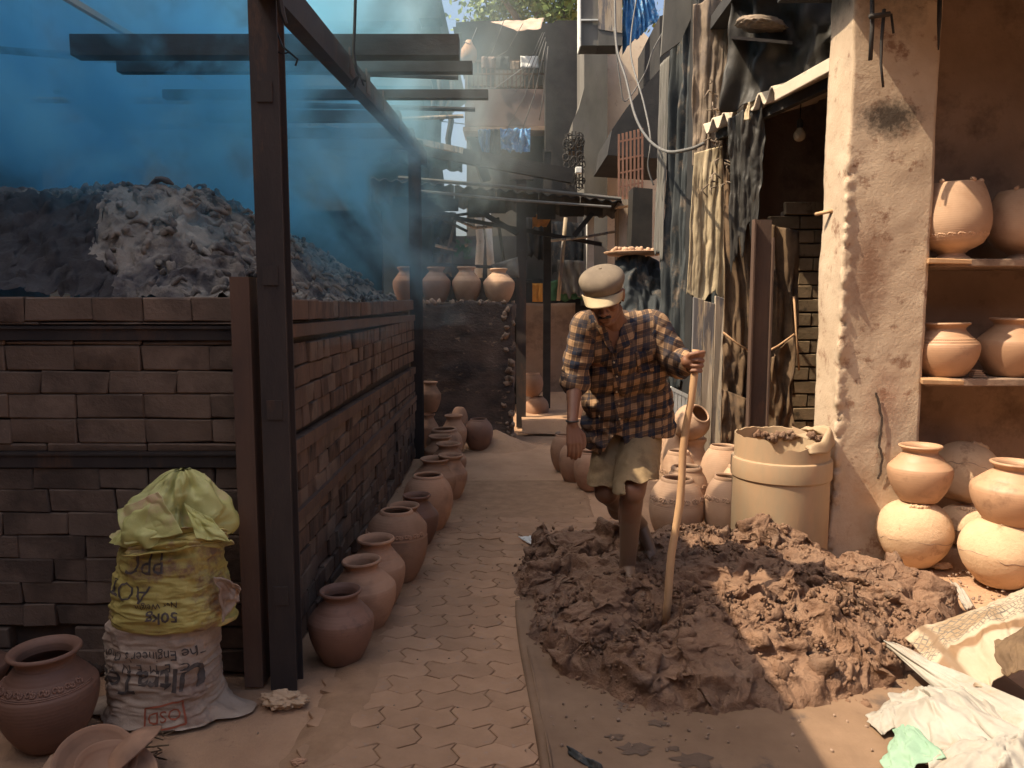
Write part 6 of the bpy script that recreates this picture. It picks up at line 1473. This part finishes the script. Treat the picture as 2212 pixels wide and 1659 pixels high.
# hanging right hand, fingers loosely curled
def finger(chain, r0, r1):
    n = len(chain) - 1
    for i in range(n): rcone(body, chain[i], chain[i + 1], r0 + (r1 - r0) * i / n, r0 + (r1 - r0) * (i + 1) / n, 14, 5)
hd = Vector((.10, -.22, -.97)).normalized(); hs = Vector((.96, .25, .03)).normalized(); hs = (hs - hd * hs.dot(hd)).normalized(); hn = hd.cross(hs).normalized()
pc = wrR + hd * .05
for t in (-.026, -.009, .009, .026): rcone(body, wrR + hs * t * .55 + hd * .012, wrR + hs * t + hd * .088, .015, .0125)
back = hn if hn.y > 0 else -hn                               # palm closes away from the camera
for k, (t, ln) in enumerate(((.029, .066), (.010, .076), (-.009, .071), (-.027, .056))):
    b0 = wrR + hs * t + hd * .092
    p1 = b0 + hd * ln * .46 + back * .008; p2 = p1 + (hd * .85 + back * .5).normalized() * ln * .32; p3 = p2 + (hd * .55 + back * .8).normalized() * ln * .26
    finger([b0, p1, p2, p3], .0098, .0072)
tb = wrR + hs * .026 + hd * .028
finger([tb, tb + (hs * .55 + hd * .8 - back * .15) * .036, tb + (hs * .62 + hd * 1.75 - back * .1) * .036, tb + (hs * .5 + hd * 2.45) * .034], .0125, .0085)
# left fist round the stick
stick_top, stick_bot = PY(1503, 757, 3.40), PY(1437, 1338, 3.32)
ax = (stick_bot - stick_top).normalized(); e1 = (Vector((1, 0, 0)) - ax * ax.x).normalized(); e2 = ax.cross(e1)   # e1 right in the picture, e2 away/towards
if e2.y < 0: e2 = -e2
fc = stick_top + ax * .052
fpt = lambda ang, rad, down: fc + ax * down + e1 * rad * math.cos(ang) + e2 * rad * math.sin(ang)
for k, (dn, rr) in enumerate(((-.033, .031), (-.010, .033), (.0135, .032), (.036, .029))):
    kn = fpt(R(35), .040, dn)                                # knuckle, far right of the stick
    finger([fpt(R(120), .036, dn * .9), kn, fpt(R(-25), rr + .004, dn), fpt(R(-80), rr - .004, dn + .002), fpt(R(-130), rr - .008, dn + .004)], .0103, .0078)
for dn in (-.026, -.006, .014, .030): rcone(body, wrL.lerp(fc + ax * dn, .25), fpt(R(120), .034, dn), .018, .0145)
rcone(body, wrL, fpt(R(170), .03, 0), .027, .030)
finger([fpt(R(190), .034, -.012), fpt(R(225), .036, -.030), fpt(R(275), .034, -.040), fpt(R(318), .040, -.047)], .0145, .0095)
bme = remeshed(body, .0042, 4)
bo = wear('body', bme, None)
# skin with a mud coat that thins upwards from the feet, over the lower legs only
ms = m_skin.copy(); ms.name = 'muddy_skin'; nt = ms.node_tree; b = nt.nodes['Principled BSDF']; src = b.inputs['Base Color'].links[0].from_socket
tc = N(nt, 'ShaderNodeTexCoord'); sx = N(nt, 'ShaderNodeSeparateXYZ'); L(nt, tc.outputs['Object'], sx.inputs[0])
nz = noise(nt, tc.outputs['Object'], 12, 7, .7); ma = N(nt, 'ShaderNodeMath', operation='MULTIPLY_ADD'); ma.inputs[1].default_value = .9; L(nt, nz, ma.inputs[0]); L(nt, sx.outputs['Z'], ma.inputs[2])
mr = N(nt, 'ShaderNodeMapRange'); mr.inputs[1].default_value = .92; mr.inputs[2].default_value = 1.16; mr.inputs[3].default_value = .95; mr.inputs[4].default_value = 0; L(nt, ma.outputs[0], mr.inputs[0])
L(nt, mix(nt, mr.outputs[0], src, (.175, .108, .07)), b.inputs['Base Color']); bme.materials.append(ms)

# ---- shirt: trunk, rolled sleeve and long sleeve, one cloth
PR = []   # (a, b, ra, rb, weight) primitives, kept for the plaid coordinates
shirt = MB()
def sc2(a, b, ra, rb, part): rcone(shirt, a, b, ra, rb, 24, 8); PR.append((np.array(a), np.array(b), ra, rb, part))
sc2(shR + Vector((.02, 0, .0)), shL - Vector((.02, 0, .0)), .066, .066, 0)
sc2(PY(1298, 738, 3.61), PY(1382, 738, 3.66), .097, .097, 0)
sc2(PY(1309, 800, 3.69), PY(1392, 800, 3.73), .100, .103, 0)
sc2(PY(1312, 862, 3.79), PY(1397, 862, 3.82), .107, .112, 0)
sc2(PY(1315, 908, 3.84), PY(1396, 905, 3.86), .116, .120, 0)
sc2(PY(1312, 938, 3.85), PY(1398, 925, 3.86), .114, .120, 0)
sc2(shR, elR + Vector((0, 0, .015)), .066, .057, 1); sc2(elR + Vector((0, 0, .03)), elR + Vector((0, 0, -.005)), .060, .062, 1)
sc2(shL, elL, .068, .057, 2); sc2(elL, wrL.lerp(elL, .10), .058, .046, 2)
sc2(neck + Vector((0, .02, -.03)), chest, .078, .10, 0)
sme = remeshed(shirt, .0078, 7)
co = get_co(sme)
# wrinkles: ridges that run across the pull of the cloth
nrm = np.empty(len(co) * 3); sme.vertices.foreach_get('normal', nrm) if hasattr(sme.vertices[0], 'normal') else None; nrm = nrm.reshape(-1, 3)
def seg_d(P, a, b):
    ab = b - a; t = np.clip((P - a) @ ab / (ab @ ab + 1e-9), 0, 1); return np.linalg.norm(P - a - t[:, None] * ab, axis=1), t
best = np.full(len(co), 9.); part = np.zeros(len(co), int)
for a, b_, ra, rb, pt in PR:
    d, t = seg_d(co, a, b_); d = d - (ra + (rb - ra) * t); m = d < best; best[m] = d[m]; part[m] = pt
q = co.copy()
w = np.zeros(len(co))
tor = part == 0
diag = np.stack([co[:, 0] * 6 + co[:, 2] * 9, co[:, 1] * 5, co[:, 2] * 5 - co[:, 0] * 8], 1)
rid = 1 - 2.2 * np.abs(fbm(diag, 3, 5)); rid2 = 1 - 2 * np.abs(fbm(co * [16, 12, 9], 3, 9))
w[tor] = (.016 * rid + .009 * rid2)[tor] * (.45 + .75 * smooth01((1.32 - co[:, 2]) / .25))[tor]
for pt, a, b_ in ((1, shR, elR), (2, shL, wrL)):
    m = part == pt; ab = np.array((Vector(b_) - Vector(a)).normalized()); s = (co - np.array(a)) @ ab
    rg_ = 1 - 2.2 * np.abs(fbm(np.stack([s * 16 + co[:, 0] * 6, co[:, 1] * 7, co[:, 2] * 3], 1), 3, 15 + pt)); w[m] = (.010 * rg_ + .005 * rid2)[m] * (.5 + .8 * smooth01((s[m] - .05) / .2))
co2 = co + nrm * w[:, None]
# the hem: shirt tail lifts where the front is unbuttoned
set_co(sme, co2)
hemz = np.interp(co2[:, 0], [PY(1262, 970, 3.7).x, PY(1300, 985, 3.7).x, PY(1330, 925, 3.7).x, PY(1345, 938, 3.7).x, PY(1352, 978, 3.7).x, PY(1416, 950, 3.7).x, PY(1450, 950, 3.7).x], [PY(0, 972, 3.7).z, PY(0, 985, 3.7).z, PY(0, 940, 3.7).z, PY(0, 944, 3.7).z, PY(0, 976, 3.7).z, PY(0, 948, 3.7).z, PY(0, 950, 3.7).z])
low = (co2[:, 2] < hemz - .0085) & (part == 0)
near = (part == 0) & (~low) & (co2[:, 2] < hemz + .003)
co2[near, 2] = hemz[near]; set_co(sme, co2)
bm = bmesh.new(); bm.from_mesh(sme); bm.verts.ensure_lookup_table()
bmesh.ops.delete(bm, geom=[bm.verts[i] for i in np.nonzero(low)[0]], context='VERTS')
bm.to_mesh(sme); bm.free()
co = get_co(sme)
best = np.full(len(co), 9.); part = np.zeros(len(co), int); su = np.zeros(len(co)); sv = np.zeros(len(co))
for a, b_, ra, rb, pt in PR:
    d, t = seg_d(co, a, b_); d = d - (ra + (rb - ra) * t); m = d < best; best[m] = d[m]; part[m] = pt
cxm = PY(1345, 850, 3.8)
angt = np.arctan2(co[:, 0] - cxm.x, -(co[:, 1] - cxm.y))
su[:] = np.where(np.abs(angt) < 1.2, co[:, 0], co[:, 0] + .6 * (co[:, 1] - cxm.y)); sv[:] = co[:, 2] - .25 * (co[:, 0])
for pt, a, b_ in ((1, shR, elR), (2, shL, wrL)):
    m = part == pt; a_ = np.array(a); ab = np.array((Vector(b_) - Vector(a)).normalized()); rel = co - a_; s = rel @ ab
    xx = np.cross(ab, [0, 1, 0]); xx /= np.linalg.norm(xx); yy = np.cross(ab, xx); an = np.arctan2(rel @ yy, rel @ xx)
    su[m] = an[m] * .058 if pt == 1 else co[m, 0] * .75 - co[m, 1] * .5; sv[m] = s[m] if pt == 1 else co[m, 2] + .45 * co[m, 0]
at = sme.attributes.new('cloth_uv', 'FLOAT_VECTOR', 'POINT'); at.data.foreach_set('vector', np.stack([su, sv, 0 * su], 1).ravel())
mp_ = bpy.data.materials.new('plaid_flannel'); mp_.use_nodes = True; nt = mp_.node_tree; b = nt.nodes['Principled BSDF']
ag = N(nt, 'ShaderNodeAttribute', attribute_name='cloth_uv'); sx = N(nt, 'ShaderNodeSeparateXYZ'); L(nt, ag.outputs['Vector'], sx.inputs[0])
def stripes(sock, period, stops):
    m1 = N(nt, 'ShaderNodeMath', operation='MULTIPLY'); m1.inputs[1].default_value = 1 / period; L(nt, sock, m1.inputs[0]); fr = N(nt, 'ShaderNodeMath', operation='FRACT'); L(nt, m1.outputs[0], fr.inputs[0])
    r = nt.nodes.new('ShaderNodeValToRGB'); r.color_ramp.interpolation = 'CONSTANT'; e = r.color_ramp.elements
    while len(e) < len(stops): e.new(.5)
    for el, (p, c) in zip(e, stops): el.position = p; el.color = (c, c, c, 1)
    L(nt, fr.outputs[0], r.inputs[0]); return r.outputs[0]
ST = [(0, 0.0), (.07, .55), (.11, 0.0), (.34, .0), (.42, 1.0), (.68, .6), (.72, 1.0), (.97, 0.0)]
sa, sb = stripes(sx.outputs['X'], .064, ST), stripes(sx.outputs['Y'], .064, ST)
av = N(nt, 'ShaderNodeMath', operation='ADD'); L(nt, sa, av.inputs[0]); L(nt, sb, av.inputs[1]); hf = N(nt, 'ShaderNodeMath', operation='MULTIPLY'); hf.inputs[1].default_value = .5; L(nt, av.outputs[0], hf.inputs[0])
col = ramp(nt, hf.outputs[0], [(0.0, (.35, .215, .12)), (.28, (.27, .16, .082)), (.5, (.095, .06, .043)), (1.0, (.022, .026, .042))])
dn = noise(nt, ag.outputs['Vector'], 10, 6, .7); col = mix(nt, ramp(nt, dn, [(.45, 0.0), (.75, .5)]), col, (.24, .165, .11)); L(nt, col, b.inputs['Base Color'])
b.inputs['Roughness'].default_value = .92; b.inputs['Specular IOR Level'].default_value = .15
hn_ = noise(nt, ag.outputs['Vector'], 90, 6, .65); bp = N(nt, 'ShaderNodeBump'); bp.inputs['Strength'].default_value = .45; bp.inputs['Distance'].default_value = .006; L(nt, hn_, bp.inputs['Height']); L(nt, bp.outputs[0], b.inputs['Normal'])
sho = wear('shirt', sme, mp_)
solid(sho, .004, 1)
# details laid on the shirt front: collar flaps, button band, pocket
dg = bpy.context.evaluated_depsgraph_get(); dg.update()
sbt = BVHTree.FromObject(sho, dg)
def on_shirt(u, v, off=.006):
    d = ray(u, v).normalized(); hit = sbt.ray_cast(Vector((0, 0, H)) - man.location, d)
    if hit[0] is None: return None
    n_ = hit[1] if hit[1].dot(d) < 0 else -hit[1]
    return hit[0] + n_ * off + man.location
def patch_on(name, poly, mt, n=10, off=.006, t=.004):
    """four-sided cloth patch following the shirt; corners in order tl, tr, br, bl"""
    tl, tr, br, bl_ = poly; P = []; ok = True; last = None
    for j in range(n):
        for i in range(n):
            a, c = i / (n - 1), j / (n - 1)
            uu = (tl[0] * (1 - a) + tr[0] * a) * (1 - c) + (bl_[0] * (1 - a) + br[0] * a) * c; vv = (tl[1] * (1 - a) + tr[1] * a) * (1 - c) + (bl_[1] * (1 - a) + br[1] * a) * c
            p = on_shirt(uu, vv, off); p = p or last or chest; last = p; P.append(p)
    F = [(j * n + i, j * n + i + 1, (j + 1) * n + i + 1, (j + 1) * n + i) for j in range(n - 1) for i in range(n - 1)]
    o = mk(name, P, F, None, man, True, None); me = o.data
    c = np.array([tuple(p) for p in P]); at = me.attributes.new('cloth_uv', 'FLOAT_VECTOR', 'POINT'); at.data.foreach_set('vector', np.stack([c[:, 0] * .9 + c[:, 2] * .3, c[:, 2] * .9 - c[:, 0] * .3, 0 * c[:, 0]], 1).ravel())
    me.materials.append(mp_); solid(o, t, 1); return o
vneck = []
for u_, v_ in ((1300, 706), (1322, 703), (1344, 704), (1340, 722), (1331, 742), (1326, 757), (1320, 742), (1308, 722)):
    p = on_shirt(u_, v_, .0065); vneck.append(p or neck)
ctr = sum(vneck, Vector()) / len(vneck)
c2_ = on_shirt(1323, 722, .0065) or ctr
mk('bare_chest', [*vneck, c2_], [(i, (i + 1) % 8, 8) for i in range(8)], m_skin, man, True, None)
patch_on('collar', [(1283, 694), (1304, 702), (1331, 762), (1316, 760)], mp_, 12, .012, .005)
patch_on('collar', [(1341, 703), (1374, 696), (1362, 742), (1328, 764)], mp_, 12, .012, .005)
patch_on('button_band', [(1322, 760), (1333, 760), (1341, 925), (1330, 925)], mp_, 22, .006, .004)
patch_on('pocket', [(1372, 760), (1408, 757), (1412, 802), (1377, 806)], mp_, 12, .005, .003)
for k in range(5):
    p = on_shirt(1328 + k * 2.2, 782 + k * 30, .012)
    if p is not None: mb_ = MB(); ellip(mb_, p, (.005, .004, .005)); mb_.build('button', m_brim, man, True)
# rolled cuff of the right sleeve, cuff of the left
mb_ = MB(); a = elR + Vector((0, 0, .028)); d = (elR - shR).normalized(); x = d.orthogonal().normalized(); y = d.cross(x)
prf = [(-.022, .055), (-.022, .066), (-.006, .069), (.012, .068), (.020, .063), (.018, .050)]; n = 40; V = []; 
for s, r in prf: V += [elR + d * s + (x * math.cos(2 * math.pi * k / n) + y * math.sin(2 * math.pi * k / n)) * r * (1 + .05 * math.sin(k * .9 + s * 90)) for k in range(n)]
F = [(i * n + k, i * n + (k + 1) % n, (i + 1) * n + (k + 1) % n, (i + 1) * n + k) for i in range(len(prf) - 1) for k in range(n)]
o = mk('rolled_cuff', V, F, None, man, True, None); c = np.array([tuple(p) for p in V]); at = o.data.attributes.new('cloth_uv', 'FLOAT_VECTOR', 'POINT'); at.data.foreach_set('vector', np.stack([c[:, 0], c[:, 2], 0 * c[:, 0]], 1).ravel()); o.data.materials.append(mp_)
mb_ = MB(); mb_.tube([wrR + Vector((.027 * math.cos(t), .027 * math.sin(t), .014)) for t in np.linspace(0, 6.28, 20)], .004, 6, False); mb_.build('wrist_thread', m_black, man, True)

# ---- shorts
sho_ = MB(); PRs = []
def s3(a, b, ra, rb): rcone(sho_, a, b, ra, rb, 24, 8)
s3(hipR + Vector((.01, 0, .05)), hipL + Vector((-.01, 0, .05)), .090, .090)
kL2 = hipL.lerp(kneeL, 1.08); kR2 = hipR.lerp(kneeR, 1.08)
s3(hipL + Vector((.005, 0, 0)), kL2 + Vector((.012, .01, .0)), .094, .096); s3(hipR, kR2 + Vector((-.006, 0, .0)), .088, .084)
tme = remeshed(sho_, .0085, 6); co = get_co(tme); nr_ = np.empty(len(co) * 3); tme.vertices.foreach_get('normal', nr_); nr_ = nr_.reshape(-1, 3)
rd = 1 - 2.2 * np.abs(fbm(np.stack([co[:, 0] * 9 + co[:, 2] * 7, co[:, 1] * 8, co[:, 2] * 11 - co[:, 0] * 6], 1), 3, 3)); rd2 = 1 - 2 * np.abs(fbm(co * [22, 18, 10], 3, 19))
co = co + nr_ * (.008 * rd + .004 * rd2)[:, None]; set_co(tme, co)
zl = np.where(co[:, 0] > PY(1341, 1000, 3.7).x, PY(0, 1040, 3.56).z, PY(0, 1048, 3.72).z) + .006 * np.sin(co[:, 0] * 60) + (co[:, 1] - 3.6) * -.05
nr2 = (co[:, 2] >= zl - .009) & (co[:, 2] < zl + .003); co[nr2, 2] = zl[nr2]; set_co(tme, co); zl = np.where(nr2, -9, zl)
bm = bmesh.new(); bm.from_mesh(tme); bm.verts.ensure_lookup_table(); bmesh.ops.delete(bm, geom=[bm.verts[i] for i in np.nonzero(co[:, 2] < zl)[0]], context='VERTS'); bm.to_mesh(tme); bm.free()
so_ = wear('shorts', tme, m_shorts); solid(so_, .005, 1)

# ---- cap, hair, moustache
cm_ = MB(); prof = [(.004, .080, .102), (.025, .091, .113), (.050, .102, .120), (.072, .098, .113), (.090, .078, .092), (.101, .044, .053), (.105, .001, .001)]
n = 48; V = []
for z, rs, rf in prof:
    for k in range(n):
        a = 2 * math.pi * k / n; pu = 1 + .05 * fbm(np.array([[math.cos(a) * 2, math.sin(a) * 2, z * 20]]), 3, 4)[0]
        V.append(hp(rs * pu * math.cos(a), -.008 + rf * pu * math.sin(a) + .012, .030 + z))
F = [(i * n + k, i * n + (k + 1) % n, (i + 1) * n + (k + 1) % n, (i + 1) * n + k) for i in range(len(prof) - 1) for k in range(n)]
cap = mk('cap', V, F, m_cap, man, True, None); cap.modifiers.new('s', 'SUBSURF').levels = 2; cap.modifiers['s'].render_levels = 2
u, v, F = grid(24, 12); V = []
for a, b_ in zip(u, v):
    an = math.pi * (.13 + .74 * a); r0, r1 = .088, .150
    rs = (r0 + (r1 - r0) * b_ * math.sin(math.pi * a) ** .5) ; s_ = .098 * math.cos(an) * (1 - .10 * b_); f_ = .108 * math.sin(an) + .062 * b_ * math.sin(math.pi * a) ** .6
    V.append(hp(s_, f_, .046 - .022 * b_ - .26 * s_ * s_ / .1 * (.4 + b_)))
brim = mk('brim', V, F, m_brim, cap, True, None); solid(brim, .005)
mbn = MB(); ellip(mbn, hp(0, 0.005, .134), (.008, .008, .006), HM); mbn.build('cap_button', m_cap, cap, True)
hm = MB()
ellip(hm, hp(0, -.035, .005), (.0785, .080, .075), HM)
for s in (-1, 1): rcone(hm, hp(s * .069, .022, .012), hp(s * .067, .022, -.03), .011, .006)
hme = remeshed(hm, .006, 3); wear('hair', hme, m_hair)
mm = MB(); rcone(mm, hp(0, .098, -.055), hp(.026, .084, -.064), .0085, .005); rcone(mm, hp(0, .098, -.055), hp(-.026, .084, -.064), .0085, .005)
mme = remeshed(mm, .003, 2); wear('moustache', mme, m_hair)
eb = MB()
for s in (-1, 1): eb.tube([hp(s * .014, .094, .020), hp(s * .030, .090, .026), hp(s * .046, .076, .020)], [.004, .0045, .003], 6)
eb.build('eyebrows', m_hair, man, True)
# ---- the stick
st = MB(); pts = [stick_top - ax * .004]
for k in range(1, 12):
    t = k / 11; p = stick_top.lerp(stick_bot + ax * .04, t); pts.append(p + e1 * .006 * math.sin(k * 1.3) + e2 * .006 * math.cos(k * 1.7))
stk = st.tube(pts, [.016, .0165, .016, .017, .0175, .0165, .0185, .017, .018, .018, .0185, .018], 12).build('walking_stick', m_stick, None, True, None, base=stick_bot)
tag(stk, 'crooked bare wooden stick the man leans on, its tip pushed into the clay', 'stick')
# ================================================================== KILN SMOKE
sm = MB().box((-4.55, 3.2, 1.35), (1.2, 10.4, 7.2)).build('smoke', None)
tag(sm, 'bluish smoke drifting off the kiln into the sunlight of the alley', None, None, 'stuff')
mt = bpy.data.materials.new('kiln_smoke'); mt.use_nodes = True; nt = mt.node_tree
nt.nodes.remove(nt.nodes['Principled BSDF']); out = nt.nodes['Material Output']
pv = N(nt, 'ShaderNodeVolumePrincipled'); pv.inputs['Color'].default_value = (.20, .62, .92, 1); pv.inputs['Anisotropy'].default_value = .25
tc = N(nt, 'ShaderNodeTexCoord'); mp = N(nt, 'ShaderNodeMapping'); mp.inputs['Scale'].default_value = (.9, .45, .75); mp.inputs['Rotation'].default_value = (.3, .5, .2); L(nt, tc.outputs['Object'], mp.inputs[0])
nz = noise(nt, mp.outputs[0], .85, 5, .58, 1.6)
sx = N(nt, 'ShaderNodeSeparateXYZ'); L(nt, tc.outputs['Object'], sx.inputs[0])
def rng_(sock, a, b, c, d):
    m = N(nt, 'ShaderNodeMapRange'); m.interpolation_type = 'SMOOTHSTEP'
    for i, x in zip((1, 2, 3, 4), (a, b, c, d)): m.inputs[i].default_value = x
    L(nt, sock, m.inputs[0]); return m.outputs[0]
def mul(a, b):
    m = N(nt, 'ShaderNodeMath', operation='MULTIPLY')
    for i, x in ((0, a), (1, b)):
        if hasattr(x, 'is_linked'): L(nt, x, m.inputs[i])
        else: m.inputs[i].default_value = x
    return m.outputs[0]
d = rng_(nz, .485, .60, .04, 1.0)                            # billows
nz2 = noise(nt, mp.outputs[0], 2.1, 4, .6, .8)
d = mul(d, rng_(nz2, .40, .60, .2, 1.4))
bil = d
d = mul(d, rng_(sx.outputs['X'], -1.7, .25, 1.0, .0))
d = mul(d, rng_(sx.outputs['X'], -2.7, -1.5, 1.6, 1.0))
d = mul(d, rng_(sx.outputs['X'], -4.5, -3.6, .5, 1.0))
d = mul(d, rng_(sx.outputs['Z'], 1.6, 2.5, .12, 1.0)); d = mul(d, rng_(sx.outputs['Y'], 6.2, 8.9, 1.0, .0))
d = mul(d, rng_(sx.outputs['Z'], 3.2, 4.3, 1.0, .03))
d = mul(d, rng_(sx.outputs['Y'], 3.22, 3.85, 0.0, 1.0))
# thin sunlit haze drifting on over the alley behind the shed
h_ = mul(rng_(nz, .42, .60, .35, 1.0), rng_(sx.outputs['X'], -3.2, -2.2, .0, 1.0))
h_ = mul(h_, rng_(sx.outputs['X'], -.7, .9, 1.0, .0)); h_ = mul(h_, rng_(sx.outputs['Y'], 5.9, 7.2, .0, 1.0)); h_ = mul(h_, rng_(sx.outputs['Z'], 2.2, 3.4, .15, 1.0)); h_ = mul(h_, rng_(sx.outputs['Z'], 5.6, 7.1, 1.0, 0.0))
ad = N(nt, 'ShaderNodeMath', operation='MULTIPLY_ADD'); L(nt, h_, ad.inputs[0]); ad.inputs[1].default_value = HAZE_SHARE; L(nt, d, ad.inputs[2]); d = ad.outputs[0]
# smoke's own colour pales from blue to grey towards the alley, imitating sunlight
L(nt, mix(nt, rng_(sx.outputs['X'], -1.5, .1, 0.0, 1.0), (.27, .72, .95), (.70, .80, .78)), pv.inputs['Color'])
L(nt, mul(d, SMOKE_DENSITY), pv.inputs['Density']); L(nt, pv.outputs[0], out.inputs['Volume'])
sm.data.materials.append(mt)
